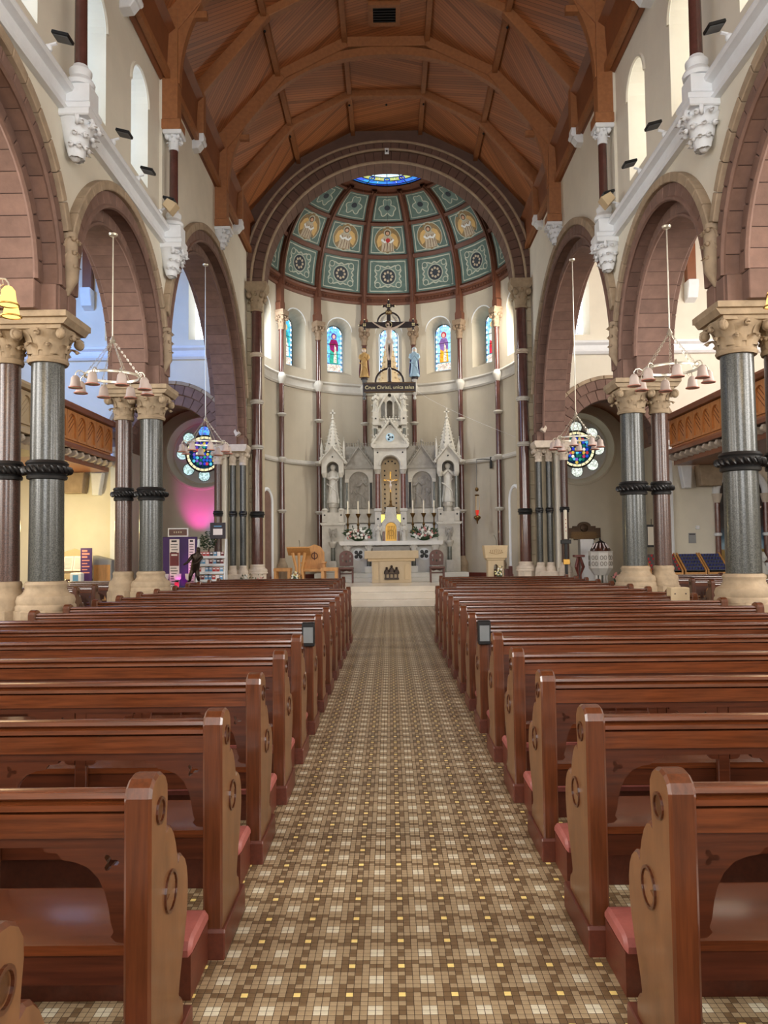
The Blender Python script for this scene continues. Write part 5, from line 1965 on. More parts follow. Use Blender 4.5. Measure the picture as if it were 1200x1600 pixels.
for q, nm in ((-1, 'gold mantle over maroon robe'), (1, 'white veil and blue mantle')):
    f = thing('statue', 'painted standing figure in %s on the rood beam' % nm, 'statue', (q * .72, 21.8, 6.447))
    b = MB()
    robed(b, .86, seed=2 + q)
    b.build('robed_body', M['goldrobe'] if q < 0 else M['paleblue'], f, True, ang=60)
    mtl = MB()
    mtl.lathe([(.15, .02), (.15, .2), (.125, .45), (.13, .6), (.1, .69)], 18, (0, .015, 0), 1, .85, a0=-.35, a1=PI + .35, mod=lambda a, z: 1 + .06 * math.sin(7 * a))
    mtl.build('mantle', M['maroon'] if q < 0 else M['blue'], f, True)
    hd = MB().ball((0, -.008, .785), .058, 12, 8, 1, 1.05, 1.25)
    hd.ball((0, -.066, .78), .01, 6, 4)
    hd.build('head', M['skin'], f, True)
    hr = MB().ball((0, .012, .8), .066, 12, 8, 1, 1.0, 1.2)
    if q > 0:
        hr.tube([(0, .04, .82), (0, .07, .7), (0, .08, .55)], [.06, .08, .09], 10)
    hr.build('hair' if q < 0 else 'veil', M['hair'] if q < 0 else M['cloth_w'], f, True)

# ------------------------------------------------------------------ high altar and reredos
YF = 25.15          # front plane of the reredos towers
for k, (y0, z0, z1, hw) in enumerate(((24.15, .5, .63, 2.1), (24.4, .63, .77, 2.45))):
    o = MB().box(-hw, hw, y0, 26.3, z0, z1, .008).build('altar_step', M['marble'])
    struct(o, 'white marble %s step of the high altar' % ('lower', 'upper')[k], 'step')
t = thing('reredos', 'tall white carved stone reredos with spired statue niches', 'altarpiece', (0, YF, .77))
ZB = .77


def zz(v):
    return v - ZB


def arch_block(parent, name, cx, hw, z0, z1, hole_h, spring, y0, y1, matl, gable=None):
    out = [(cx - hw, zz(z0)), (cx + hw, zz(z0)), (cx + hw, zz(z1))]
    if gable:
        out += [(cx, zz(gable))]
    out += [(cx - hw, zz(z1))]
    # arch cut from below
    o2 = [(cx - hw, zz(z0)), (cx - hole_h, zz(z0))] + [(cx + hole_h * math.cos(PI - PI * k / 16), zz(spring) + hole_h * math.sin(PI * k / 16)) for k in range(17)] + [(cx + hole_h, zz(z0))] + out[1:]
    return MB().prism(o2, 'y', y0, y1, .008).build(name, matl, parent)


def crockets(mb, x0, z0, x1, z1, n, y, r):
    for k in range(n):
        q = (k + .5) / n
        x, z = x0 + (x1 - x0) * q, z0 + (z1 - z0) * q
        sgn = 1 if x0 > 0 else -1
        dx = -(z1 - z0)
        L = math.hypot(x1 - x0, z1 - z0)
        nx, nz = (z1 - z0) / L, -(x1 - x0) / L
        if nz < 0:
            nx, nz = -nx, -nz
        mb.ball((x + nx * r * .9, y, z + nz * r * .9), r, 7, 4, 1, .9, 1)
        mb.tube([(x, y, z), (x + nx * r * 1.2, y, z + nz * r * 1.2)], [r * .7, r * .4], 5)


def pinnacle(mb, x, y, z0, z1, w_):
    hh = z1 - z0
    mb.box(x - w_, x + w_, y - w_, y + w_, zz(z0), zz(z0 + hh * .5))
    mb.add([(x - w_ * 1.2, y - w_ * 1.2, zz(z0 + hh * .5)), (x + w_ * 1.2, y - w_ * 1.2, zz(z0 + hh * .5)), (x + w_ * 1.2, y + w_ * 1.2, zz(z0 + hh * .5)), (x - w_ * 1.2, y + w_ * 1.2, zz(z0 + hh * .5)), (x, y, zz(z1))],
           [(0, 1, 2, 3), (0, 1, 4), (1, 2, 4), (2, 3, 4), (3, 0, 4)])
    mb.ball((x, y, zz(z1)), w_ * .7, 6, 4)


for s in (-1, 1):
    X = s * 1.9
    tw = bpy.data.objects.new('side_tower', None)
    COL.objects.link(tw)
    tw.parent = t
    MB().box(X - .36, X + .36, 0, .9, 0, zz(2.33), .01).build('pedestal', M['reredos'], tw)
    MB().prism([(X - .37, zz(2.32)), (X + .37, zz(2.32)), (X + .42, zz(2.37)), (X + .42, zz(2.41)), (X - .42, zz(2.41)), (X - .42, zz(2.37))], 'y', -.06, .9).build('cornice', M['reredos'], tw)
    bd = MB()
    for k in range(16):
        bd.ball((X - .38 + k * .0507, -.05, zz(2.35)), .022, 6, 4)
    bd.build('egg_moulding', M['reredos'], tw, True)
    MB().prism([(X - .34, zz(2.4)), (X + .34, zz(2.4)), (X + .34, zz(2.6)), (X + .2, zz(2.75)), (X - .2, zz(2.75)), (X - .34, zz(2.6))], 'y', 0, .8).build('niche_base', M['reredos'], tw)
    MB().box(X - .36, X + .36, .55, .8, zz(2.4), zz(4.6)).build('niche_back', M['reredos2'], tw)
    for q in (-1, 1):
        px = X + q * .27
        MB().box(px - .08, px + .08, -.03, .13, zz(2.42), zz(2.82), .01).build('small_pier', M['reredos'], tw)
        MB().lathe([(.1, 0), (.11, .03), (.07, .08)], 10, (px, .05, zz(2.8))).build('pier_cap', M['reredos'], tw, True)
        MB().ball((px, -.035, zz(2.66)), .03, 8, 4, 1, .3, 1).build('pier_boss', M['black'], tw)
        MB().lathe([(.06, zz(2.86)), (.055, zz(3.92))], 14, (px, .05, 0)).build('niche_shaft', M['greymarble'], tw, True)
        MB().lathe([(.06, zz(3.9)), (.07, zz(3.93)), (.1, zz(4.04)), (.1, zz(4.06))], 12, (px, .05, 0)).build('shaft_capital', M['reredos'], tw, True)
    arch_block(tw, 'canopy', X, .36, 4.02, 4.5, .2, 4.22, -.02, .5, M['reredos'], 4.86)
    gm = MB()
    for q in (-1, 1):
        gm.tube([(X + q * .44, -.06, zz(4.4)), (X, -.06, zz(4.93))], .035, 6)
        gm.ball((X + q * .43, -.04, zz(4.38)), .055, 8, 5)
        crockets(gm, X + q * .42, zz(4.46), X + q * .04, zz(4.92), 4, -.06, .035)
    gm.build('gable_moulding', M['reredos'], tw, True)
    MB().ball((X, -.03, zz(4.58)), .028, 8, 4, 1, .3, 1).build('gable_boss', M['black'], tw)
    spm = MB()
    spm.lathe([(.34, zz(4.6)), (.3, zz(4.75)), (.04, zz(5.86))], 8, (X, .3, 0), a0=PI / 8, a1=2 * PI + PI / 8)
    for k in range(8):
        a = PI / 8 + k * PI / 4
        for q in range(9):
            u = (q + .6) / 9.5
            r = .31 * (1 - u) + .03
            spm.ball((X + r * math.cos(a), .3 + r * math.sin(a), zz(4.75 + 1.1 * u)), .026, 6, 4)
    spm.build('spire', M['reredos'], tw, True, ang=25)
    for q in (-1, 1):
        MB().ball((X + q * .12, .08, zz(5.04)), .025, 6, 4, 1, .5, 1).build('spire_opening', M['black'], tw)
    fin = MB()
    fin.lathe([(.04, zz(5.84)), (.07, zz(5.88)), (.03, zz(5.93)), (.025, zz(6.0))], 8, (X, .3, 0))
    fin.box(X - .022, X + .022, .28, .32, zz(5.98), zz(6.2))
    fin.box(X - .09, X + .09, .28, .32, zz(6.06), zz(6.11))
    fin.build('finial_cross', M['reredos'], tw)
    pn = MB()
    for q in (-1, 1):
        pinnacle(pn, X + q * .37, .05, 4.5, 5.2, .03)
        pinnacle(pn, X + q * .37, .5, 4.5, 5.2, .03)
    pn.build('pinnacles', M['reredos'], tw)
    # statue plinth
    MB().lathe([(.17, zz(2.5)), (.17, zz(2.66)), (.14, zz(2.68)), (.13, zz(2.9)), (.17, zz(2.94)), (.18, zz(3.02)), (.16, zz(3.06))], 10, (X, .26, 0)).build('statue_plinth', M['reredos'], tw)
    # small column with angel against the pedestal
    MB().box(X - .12, X + .12, -.22, 0, 0, zz(1.16), .015).build('column_foot', M['reredos'], tw)
    MB().lathe([(.075, zz(1.16)), (.07, zz(1.6))], 14, (X, -.11, 0)).build('column_shaft', M['greymarble'], tw, True)
    MB().lathe([(.07, zz(1.59)), (.09, zz(1.62)), (.13, zz(1.72)), (.14, zz(1.74)), (.14, zz(1.79))], 12, (X, -.11, 0)).build('column_capital', M['reredos'], tw, True)
    # saint in the niche
    f = thing('statue', 'white stone saint in the %s spired niche of the reredos' % SIDE[s], 'statue', (X, YF + .26, 3.062))
    b = MB()
    robed(b, 1.3, arms='cross' if s < 0 else 'high', seed=3 + s)
    b.build('robed_body', M['statue'], f, True, ang=60)
    f = thing('angel', 'small winged stone angel on a column at the %s of the high altar' % SIDE[s], 'statue', (X, YF - .11, 1.792))
    b = MB()
    robed(b, .4, arms='pray', seed=5 + s)
    b.build('robed_body', M['reredos2'], f, True, ang=60)
    for q in (-1, 1):
        MB().prism([(q * .03, .3), (q * .08, .42), (q * .13, .44), (q * .14, .3), (q * .1, .12), (q * .05, .18)], 'y', .03, .06, .008).build('wing', M['reredos2'], f)

    # relief bay between tower and centre
    RX = s * 1.05
    by = bpy.data.objects.new('relief_bay', None)
    COL.objects.link(by)
    by.parent = t
    MB().box(RX - .52, RX + .52, .45, .85, 0, zz(4.25)).build('bay_wall', M['reredos2'], by)
    MB().box(RX - .52, RX + .52, .36, .46, zz(2.4), zz(2.86), .01).build('dado', M['reredos'], by)
    arch_block(by, 'arched_frame', RX, .47, 2.9, 4.2, .33, 3.78, .34, .46, M['reredos'])
    rl = MB()
    robed(rl, 1.05, (RX - .12 * s, .47, zz(2.9)), 'high', .5, .5, .3, 1)
    robed(rl, .8, (RX + .16 * s, .47, zz(2.9)), 'pray', -.4, .5, -.3, 2)
    robed(rl, .55, (RX + .05, .46, zz(3.35)), 'cross', .3, .4, 0, 4)
    for k in range(14):
        a = k * .5
        rl.ball((RX + .26 * math.cos(a), .46, zz(3.5) + .45 * math.sin(a * 1.3)), .05, 6, 4, 1, .5, 1.4)
    rl.build('relief_figures', M['reredos2'], by, True, ang=60)
    for q in (-1, 1):
        MB().lathe([(.04, zz(2.9)), (.04, zz(3.74))], 12, (RX + q * .4, .33, 0)).build('bay_shaft', M['black'] if q * s < 0 else M['greymarble'], by, True)
        MB().box(RX + q * .4 - .06, RX + q * .4 + .06, .27, .4, zz(3.74), zz(3.86), .01).build('shaft_capital', M['reredos'], by)
    MB().prism([(RX - .53, zz(4.2)), (RX + .53, zz(4.2)), (RX + .56, zz(4.25)), (RX + .56, zz(4.3)), (RX - .56, zz(4.3)), (RX - .56, zz(4.25))], 'y', .28, .7).build('cornice', M['reredos2'], by)
    MB().prism([(RX - .42, zz(4.3)), (RX + .42, zz(4.3)), (RX, zz(4.9))], 'y', .36, .6).build('pediment', M['reredos2'], by)
    gm = MB()
    for q in (-1, 1):
        gm.tube([(RX + q * .46, .34, zz(4.3)), (RX, .34, zz(4.96))], .03, 6)
        crockets(gm, RX + q * .44, zz(4.34), RX + q * .05, zz(4.94), 6, .36, .032)
    gm.ball((RX, .36, zz(5.12)), .05, 7, 5)
    gm.tube([(RX, .36, zz(4.9)), (RX, .36, zz(5.2))], .02, 6)
    gm.build('pediment_moulding', M['reredos2'], by, True)
    MB().box(RX - .54, RX + .54, .5, .8, zz(4.25), zz(4.98)).build('screen_wall', M['reredos2'], by)
    cr = MB()
    for k in range(13):
        x = RX - .5 + k * .083
        cr.tube([(x, .6, zz(4.98)), (x, .6, zz(5.06))], [.025, .012], 5)
        cr.ball((x, .6, zz(5.09)), .026, 6, 4)
    cr.build('cresting', M['reredos2'], by, True)

# centre tower with throne niche
ct = bpy.data.objects.new('centre_tower', None)
COL.objects.link(ct)
ct.parent = t
MB().box(-.56, .56, .5, .9, zz(1.7), zz(5.0)).build('niche_back', M['reredos'], ct)
MB().prism([(-.3, zz(2.6)), (.3, zz(2.6))] + [(.3 * math.cos(PI * k / 16), zz(4.26) + .3 * math.sin(PI * k / 16)) for k in range(17)], 'y', .47, .52).build('niche_panel', M['limestone2'], ct)
for k in range(10):
    for q in (-1, 1):
        MB().ball((q * .19, .46, zz(2.75 + k * .155)), .03, 8, 4, 1, .4, 1).build('niche_boss', M['black'], ct)
for k in range(1, 5):
    a = PI * k / 5
    MB().ball((.2 * math.cos(a), .46, zz(4.27) + .2 * math.sin(a)), .03, 8, 4, 1, .4, 1).build('niche_boss', M['black'], ct)
for q in (-1, 1):
    x = q * .42
    MB().box(x - .1, x + .1, -.05, .2, zz(1.8), zz(2.76), .012).build('niche_pier', M['reredos'], ct)
    MB().ball((x, -.055, zz(2.52)), .035, 8, 4, 1, .3, 1).build('pier_boss', M['black'], ct)
    MB().box(x - .12, x + .12, -.07, .22, zz(2.76), zz(2.86), .015).build('pier_cap', M['reredos'], ct)
    MB().lathe([(.085, zz(2.86)), (.08, zz(4.02))], 16, (x, .08, 0)).build('niche_column', M['redmarble'], ct, True)
    MB().lathe([(.08, zz(4.0)), (.09, zz(4.03)), (.12, zz(4.14)), (.13, zz(4.16))], 14, (x, .08, 0)).build('column_capital', M['reredos'], ct, True)
arch_block(ct, 'canopy', 0, .54, 4.14, 4.86, .31, 4.27, -.06, .5, M['reredos'])
MB().torus((0, -.06, zz(4.27)), .36, .03, 32, 6, 'y').build('arch_moulding', M['reredos'], ct, True) if False else None
am = MB().tube([(.35 * math.cos(PI * k / 20), -.07, zz(4.27) + .35 * math.sin(PI * k / 20)) for k in range(21)], .03, 6)
am.build('arch_moulding', M['reredos'], ct, True)
for q in (-1, 1):
    MB().ball((q * .41, -.065, zz(4.7)), .03, 8, 4, 1, .3, 1).build('spandrel_boss', M['black'], ct)
MB().prism([(-.56, zz(4.84)), (.56, zz(4.84)), (.62, zz(4.9)), (.62, zz(4.97)), (-.62, zz(4.97)), (-.62, zz(4.9))], 'y', -.12, .5).build('cornice', M['reredos'], ct)
MB().prism([(-.52, zz(4.97)), (.52, zz(4.97)), (0, zz(5.68))], 'y', -.02, .3).build('gable', M['reredos'], ct)
gm = MB()
for q in (-1, 1):
    gm.tube([(q * .6, -.06, zz(4.96)), (0, -.06, zz(5.78))], .045, 6)
    crockets(gm, q * .58, zz(5.02), q * .05, zz(5.76), 5, -.04, .05)
    for k in range(4):
        gm.ball((q * (.4 - .11 * k), -.07, zz(5.06 + .15 * k)), .016, 6, 4)
gm.build('gable_moulding', M['reredos'], ct, True)
MB().lathe([(.14, 0), (.14, .02), (0, .02)], 24).move(0, Matrix.Translation((0, -.02, zz(5.2))) @ Matrix.Rotation(PI / 2, 4, 'X')).build('gable_roundel', M['paleblue'], ct)
for k in range(6):
    a = k * PI / 3
    MB().ball((.08 * math.cos(a), -.045, zz(5.2) + .08 * math.sin(a)), .024 if k % 2 else .034, 8, 4, 1, .3, 1).build('roundel_boss', M['black'] if k % 2 == 0 else M['white'], ct)
MB().ball((0, -.045, zz(5.2)), .032, 8, 4, 1, .3, 1).build('roundel_boss', M['black'], ct)
for q in (-1, 1):
    MB().box(q * .48 - .09, q * .48 + .09, .0, .3, zz(4.97), zz(5.62), .01).build('gable_pier', M['reredos'], ct)
    MB().lathe([(.05, zz(5.1)), (.05, zz(5.5))], 12, (q * .48, -.02, 0)).build('gable_shaft', M['greymarble'], ct, True)
    for k in range(3):
        MB().ball((q * .5, -.03, zz(5.02 + k * .1)), .06, 7, 5, 1, .7, 1.1).build('foliage', M['reredos'], ct, True)
# lantern
MB().box(-.54, .54, -.02, .6, zz(5.6), zz(5.74), .01).build('lantern_base', M['reredos'], ct)
bl = MB()
for k in range(7):
    bl.ball((-.3 + k * .1, -.03, zz(5.8)), .04, 7, 5)
    bl.ball((-.3 + k * .1, -.03, zz(5.87)), .024, 6, 4)
bl.build('balustrade', M['reredos'], ct, True)
o2 = [(-.36, zz(5.74)), (.36, zz(5.74)), (.36, zz(6.86)), (-.36, zz(6.86))]
holes = []
for x, w_ in ((-.22, .07), (0, .1), (.22, .07)):
    holes.append([(x - w_, zz(5.86)), (x + w_, zz(5.86))] + [(x + w_ * math.cos(PI * k / 10), zz(6.35) + w_ * math.sin(PI * k / 10)) for k in range(11)])
holes.append([(.065 * math.cos(2 * PI * k / 12), zz(6.62) + .065 * math.sin(2 * PI * k / 12)) for k in range(12)])
MB().prism(o2, 'y', .1, .25, 0, holes).build('lantern_screen', M['reredos'], ct)
MB().box(-.36, .36, .42, .5, zz(5.74), zz(6.86)).build('lantern_back', M['reredos2'], ct)
for q in (-1, 1):
    MB().tube([(q * .42, -.04, zz(5.98)), (q * .3, .04, zz(6.3)), (q * .12, .08, zz(6.62))], .035, 6).build('flying_buttress', M['reredos'], ct, True)
    MB().box(q * .46 - .1, q * .46 + .1, -.08, .3, zz(5.6), zz(6.06), .012).build('corner_pier', M['reredos'], ct)
    MB().ball((q * .46, -.09, zz(5.82)), .03, 8, 4, 1, .3, 1).build('pier_boss', M['black'], ct)
    f = thing('statue', 'small stone saint standing high on the %s of the reredos lantern' % SIDE[q], 'statue', (q * .46, YF + .05, 6.064))
    b = MB()
    robed(b, .66, arms='pray', seed=7 + q)
    b.build('robed_body', M['reredos'], f, True, ang=60)
MB().prism([(-.4, zz(6.86)), (.4, zz(6.86)), (.5, zz(6.95)), (.5, zz(7.02)), (-.5, zz(7.02)), (-.5, zz(6.95))], 'y', -.05, .55).build('lantern_cornice', M['reredos'], ct)
ct_sp = MB()
ct_sp.lathe([(.42, zz(7.02)), (.3, zz(7.2)), (.2, zz(7.9)), (.05, zz(8.7))], 8, (0, .25, 0))
for k in range(8):
    a = k * PI / 4
    for q in range(8):
        u = q / 8
        r = .3 * (1 - u) + .04
        ct_sp.ball((r * math.cos(a), .25 + r * math.sin(a), zz(7.2 + 1.45 * u)), .035, 6, 4)
ct_sp.build('crown_spire', M['limestone2'], ct, True, ang=25)
for q in (-1, 1):
    cr = MB()
    for k in range(9):
        cr.ball((q * (.6 - .008 * k), .1, zz(5.1 + .2 * k)), .032, 6, 4)
        cr.tube([(q * .56, .15, zz(5.05 + .2 * k)), (q * .6, .1, zz(5.1 + .2 * k))], .02, 5)
    cr.build('edge_crockets', M['reredos'], ct, True)['kind'] = 'stuff'

# gradine, tabernacle, mensa as one high altar
ha = thing('high_altar', 'white marble high altar table with shelf and gold tabernacle', 'altar', (0, YF - .2, .77))
MB().box(-1.56, 1.56, .28, .6, zz(1.78), zz(2.05), .01).build('gradine', M['marble'], ha)
MB().box(-1.56, 1.56, .5, .64, zz(2.05), zz(2.36), .01).build('gradine', M['marble'], ha)
MB().prism([(-1.62, zz(1.66)), (1.62, zz(1.66)), (1.66, zz(1.71)), (1.66, zz(1.79)), (-1.66, zz(1.79)), (-1.66, zz(1.71))], 'y', -.4, .35).build('mensa', M['marble'], ha)
bd = MB()
for k in range(44):
    bd.ball((-1.58 + k * .0735, -.37, zz(1.665)), .025, 6, 4)
bd.build('egg_moulding', M['marble'], ha, True)
MB().box(-1.5, 1.5, .1, .4, 0, zz(1.66)).build('altar_front', M['marble'], ha)
for q in (-1, 1):
    for x in (1.42, .72):
        MB().box(q * x - .13, q * x + .13, -.3, -.04, 0, zz(.98), .015).build('pier_foot', M['marble'], ha)
        MB().lathe([(.075, zz(.98)), (.07, zz(1.46))], 14, (q * x, -.17, 0)).build('column', M['greymarble'], ha, True)
        c = MB()
        c.lathe([(.07, zz(1.45)), (.09, zz(1.48)), (.13, zz(1.6)), (.15, zz(1.66))], 12, (q * x, -.17, 0))
        for a in (-2.4, -.7):
            volute(c, a, .11, zz(1.59), .04, (q * x, -.17))
        c.build('column_capital', M['marble'], ha, True)
    MB().lathe([(.2, 0), (.2, .02), (0, .02)], 24).move(0, Matrix.Translation((q * 1.07, .1, zz(1.36))) @ Matrix.Rotation(PI / 2, 4, 'X')).build('medallion', M['white'], ha)
    for k in range(4):
        a = PI / 4 + k * PI / 2
        MB().ball((q * 1.07 + .1 * math.cos(a), .075, zz(1.36) + .1 * math.sin(a)), .062, 10, 5, 1, .3, 1).build('quatrefoil', M['black'], ha)
    MB().ball((q * 1.07, .072, zz(1.36)), .05, 10, 5, 1, .3, 1).build('quatrefoil', M['black'], ha)
MB().box(-.6, .6, -.3, .1, zz(1.42), zz(1.62)).build('relief_band', M['reredos2'], ha)
# tabernacle
tb = bpy.data.objects.new('tabernacle', None)
COL.objects.link(tb)
tb.parent = ha
arch = [(-.3, zz(1.79)), (-.18, zz(1.79)), (-.18, zz(2.22))] + [(.18 * math.cos(PI - PI * k / 14), zz(2.22) + .18 * math.sin(PI * k / 14)) for k in range(15)] + [(.18, zz(2.22)), (.18, zz(1.79)), (.3, zz(1.79)), (.3, zz(2.4)), (0, zz(2.76)), (-.3, zz(2.4))]
MB().prism(arch, 'y', .02, .4, .01).build('shrine', M['reredos'], tb)
MB().prism([(-.18, zz(1.79)), (.18, zz(1.79))] + [(.18 * math.cos(PI * k / 14), zz(2.22) + .18 * math.sin(PI * k / 14)) for k in range(15)], 'y', .1, .3).build('gold_door', M['gold'], tb)
gd = MB()
for k in range(5):
    gd.tube([(-.12 + .06 * k, .095, zz(1.85)), (-.12 + .06 * k + .02, .09, zz(2.1)), (-.1 + .05 * k, .095, zz(2.28))], .012, 5)
gd.torus((0, .095, zz(2.05)), .09, .015, 18, 5, 'y')
gd.build('door_relief', M['brass'], tb, True)
for q in (-1, 1):
    MB().lathe([(.03, zz(1.79)), (.028, zz(2.12))], 10, (q * .24, 0, 0)).build('small_column', M['redmarble'], tb, True)
    MB().box(q * .24 - .05, q * .24 + .05, -.05, .05, zz(2.1), zz(2.2), .01).build('small_capital', M['reredos'], tb)
MB().prism([(-.2, zz(2.56)), (.2, zz(2.56)), (.16, zz(2.9)), (-.16, zz(2.9))], 'y', .12, .4, .02).build('throne_block', M['reredos'], tb)
for q in (-1, 1):
    f = thing('angel', 'stone angel standing at the %s of the gold tabernacle' % SIDE[q], 'statue', (q * .42, YF - .3, 1.792))
    b = MB()
    robed(b, .56, arms='pray', seed=9 + q)
    b.build('robed_body', M['reredos'], f, True, ang=60)
    for w_ in (-1, 1):
        MB().prism([(w_ * .04, .42), (w_ * .12, .52), (w_ * .15, .36), (w_ * .11, .14), (w_ * .06, .26)], 'y', .05, .08, .008).build('wing', M['reredos'], f)
    # warm lamps behind the tabernacle
    l = thing('tabernacle_lamp', 'small glowing yellow lamp panel %s of the tabernacle gable' % SIDE[q], 'lamp', (q * .27, YF + .02, 2.4))
    MB().box(-.07, .07, 0, .03, 0, .26, .005).build('glowing_panel', emis('lamp_glow_' + SIDE[q], (255, 240, 110), 1.3), l)
    MB().box(-.075, .075, .03, .06, -.005, .27).build('backing', M['brass'], l)
# altar cross
c = thing('altar_cross', 'gold standing crucifix above the tabernacle', 'crucifix', (0, YF + .06, 2.905))
MB().lathe([(.14, 0), (.13, .03), (.05, .06), (.03, .16), (.045, .2), (.02, .24), (.02, .5)], 12).build('base', M['antique'], c, True)
MB().box(-.022, .022, -.015, .015, .48, 1.12, .004).build('upright', M['gold'], c)
MB().box(-.19, .19, -.015, .015, .86, .91, .004).build('crossbar', M['gold'], c)
for (x, z) in ((-.2, .885), (.2, .885), (0, 1.14)):
    MB().ball((x, 0, z), .035, 8, 5, 1, .5, 1).build('cross_end', M['gold'], c, True)
corpus(c, .36, (0, -.035, .56))
# candlesticks
for s in (-1, 1):
    for k, x in enumerate((.72, 1.08, 1.42)):
        lb = 'brass candlestick with white candle on the altar shelf, %s %s' % (SIDE[s], ('beside the tabernacle', 'in the middle of three', 'outermost')[k])
        c = thing('candlestick', lb, 'candlestick', (s * x, YF + .22 - .07, 2.052 if False else 2.052), group='altar candlesticks')
        c.location.y = YF + .14
        prof = [(.1, 0), (.11, .01), (.1, .03), (.05, .08), (.03, .14), (.025, .24), (.05, .28), (.05, .3), (.022, .33), (.02, .5), (.035, .53), (.06, .58), (.085, .64), (.085, .65), (.02, .65)]
        MB().lathe(prof, 14).build('stem', M['antique'], c, True)
        MB().lathe([(.026, .65), (.026, 1.06), (.004, 1.065), (.004, 1.09), (0, 1.09)], 10).build('candle', M['wax'], c, True)


def bouquet(label, loc, w_, h_, mats, n=60, seed=1, vase=None):
    rnd = random.Random(seed)
    f = thing('flower_arrangement', label, 'flowers', loc)
    if vase:
        MB().lathe([(vase[0] * .7, 0), (vase[0], vase[1] * .6), (vase[0] * .75, vase[1])], 14).build('vase', vase[2], f, True)
    lf = MB()
    for k in range(n):
        a, e = rnd.uniform(0, 2 * PI), rnd.uniform(0, 1)
        x, y, z = w_ * math.cos(a) * e ** .5, w_ * .6 * math.sin(a) * e ** .5, h_ * (.15 + .8 * rnd.random() * (1 - .5 * e))
        k0 = len(lf.v)
        L = rnd.uniform(.08, .16) * (w_ / .35)
        lf.add([(0, -.012, 0), (.02 * w_ / .3, 0, L * .5), (0, .012, 0), (-.02 * w_ / .3, 0, L * .5), (0, .01, L)], [(0, 1, 4, 3), (2, 3, 4, 1)])
        lf.move(k0, Matrix.Translation((x, y, z)) @ Matrix.Rotation(a, 4, 'Z') @ Matrix.Rotation(rnd.uniform(.2, 1.6), 4, 'Y'))
    zb = vase[1] if vase else 0
    for v_i in range(zb and 1 or 0):
        pass
    if zb:
        lf.move(0, Matrix.Translation((0, 0, zb)))
    lf.ball((0, 0, h_ * .3 + zb), w_ * .62, 10, 6, 1, .6, h_ * .5 / w_)
    lf.build('foliage', M['leaf'], f)
    for k in range(int(n * .55)):
        a, e = rnd.uniform(0, 2 * PI), rnd.uniform(0.1, 1)
        x, y, z = w_ * .95 * math.cos(a) * e, -abs(w_ * .7 * math.sin(a) * e) - .02, h_ * (.2 + .75 * rnd.random() * (1 - .55 * e)) + zb
        r = rnd.uniform(.022, .04) * (w_ / .35) ** .5
        b = MB().ball((x, y, z), r, 7, 4, 1, 1, .75)
        for q in range(5):
            b.ball((x + r * .8 * math.cos(q * 1.257), y - r * .3, z + r * .8 * math.sin(q * 1.257)), r * .55, 5, 3)
        b.build('bloom', mats[rnd.randrange(len(mats))], f, True)
    return f


PW = [M['petal_w'], M['petal_w'], M['petal_w'], M['petal_p']]
bouquet('bank of white and pink flowers on the left of the high altar', (-1.06, YF - .28, 1.792), .4, .5, PW, 110, 2)
bouquet('bank of white and pink flowers on the right of the high altar', (1.06, YF - .28, 1.792), .4, .5, PW, 110, 3)

# ------------------------------------------------------------------ freestanding altar
a = thing('altar_table', 'honey limestone altar table with dark bronze relief panel', 'altar', (0, 23.75, .5))
MB().box(-.82, .82, -.42, .42, .74, .98, .012).build('top_slab', M['limestone'], a)
MB().box(-.72, .72, -.36, .36, .66, .75, .012).build('under_slab', M['limestone2'], a)
MB().box(-.6, .6, -.3, .3, 0, .67, .012).build('block', M['limestone'], a)
for q in (-1, 1):
    MB().prism(arched_outline(q * .48, .075, .1, .5), 'y', -.31, -.295, .004).build('arched_recess', M['limestone2'], a)
MB().box(-.36, .36, -.34, -.29, 0, .66, .01).build('front_panel', M['limestone'], a)
rl = MB()
rl.box(-.22, .22, -.4, -.34, .1, .16)
rl.box(-.23, .23, -.42, -.34, .27, .31)
for k in range(4):
    rl.box(-.2 + k * .12, -.16 + k * .12, -.39, -.34, .12, .28)
for x, z in ((-.15, .42), (0, .47), (.15, .42)):
    rl.ball((x, -.37, z + .03), .04, 10, 6)
    rl.lathe([(.085, -.14), (.08, -.08), (.05, -.01), (.02, .0)], 12, (x, -.36, z), 1, .5)
rl.build('last_supper_relief', M['bronze'], a, True)

# altar chairs
for s in (-1, 1):
    c = thing('altar_chair', 'carved walnut chair with pierced rounded back, %s of the altar table' % SIDE[s], 'chair', (s * 1.4, 23.7, .5), PI)
    for (x, y, h_) in ((-.2, -.2, 1.0), (.2, -.2, 1.0), (-.2, .2, .44), (.2, .2, .44)):
        pass
    for (x, y) in ((-.2, .2), (.2, .2), (-.2, -.2), (.2, -.2)):
        MB().box(x - .02, x + .02, y - .02, y + .02, .0005, .44).build('leg', M['walnut'], c)
    MB().box(-.23, .23, -.22, .23, .42, .48, .012).build('seat', M['walnut'], c)
    out = [(-.21, .52), (.21, .52), (.22, .8)] + [(.22 * math.cos(PI * k / 12), .8 + .2 * math.sin(PI * k / 12)) for k in range(1, 12)] + [(-.22, .8)]
    hl = []
    for (x, z, r) in ((-.11, .68, .035), (.11, .68, .035), (0, .66, .03), (-.12, .82, .03), (.12, .82, .03), (0, .9, .025)):
        hl.append([(x + r * math.cos(2 * PI * k / 8), z + r * 1.3 * math.sin(2 * PI * k / 8)) for k in range(8)])
    MB().prism(out, 'y', -.23, -.19, 0, hl).build('backrest', M['walnut'], c)
    MB().box(-.21, .21, -.21, -.18, .26, .3).build('stretcher', M['walnut'], c)
    ap = [(-.2, .42), (.2, .42), (.2, .38), (.1, .34), (0, .37), (-.1, .34), (-.2, .38)]
    MB().prism(ap, 'y', -.22, -.2).build('apron', M['walnut'], c)

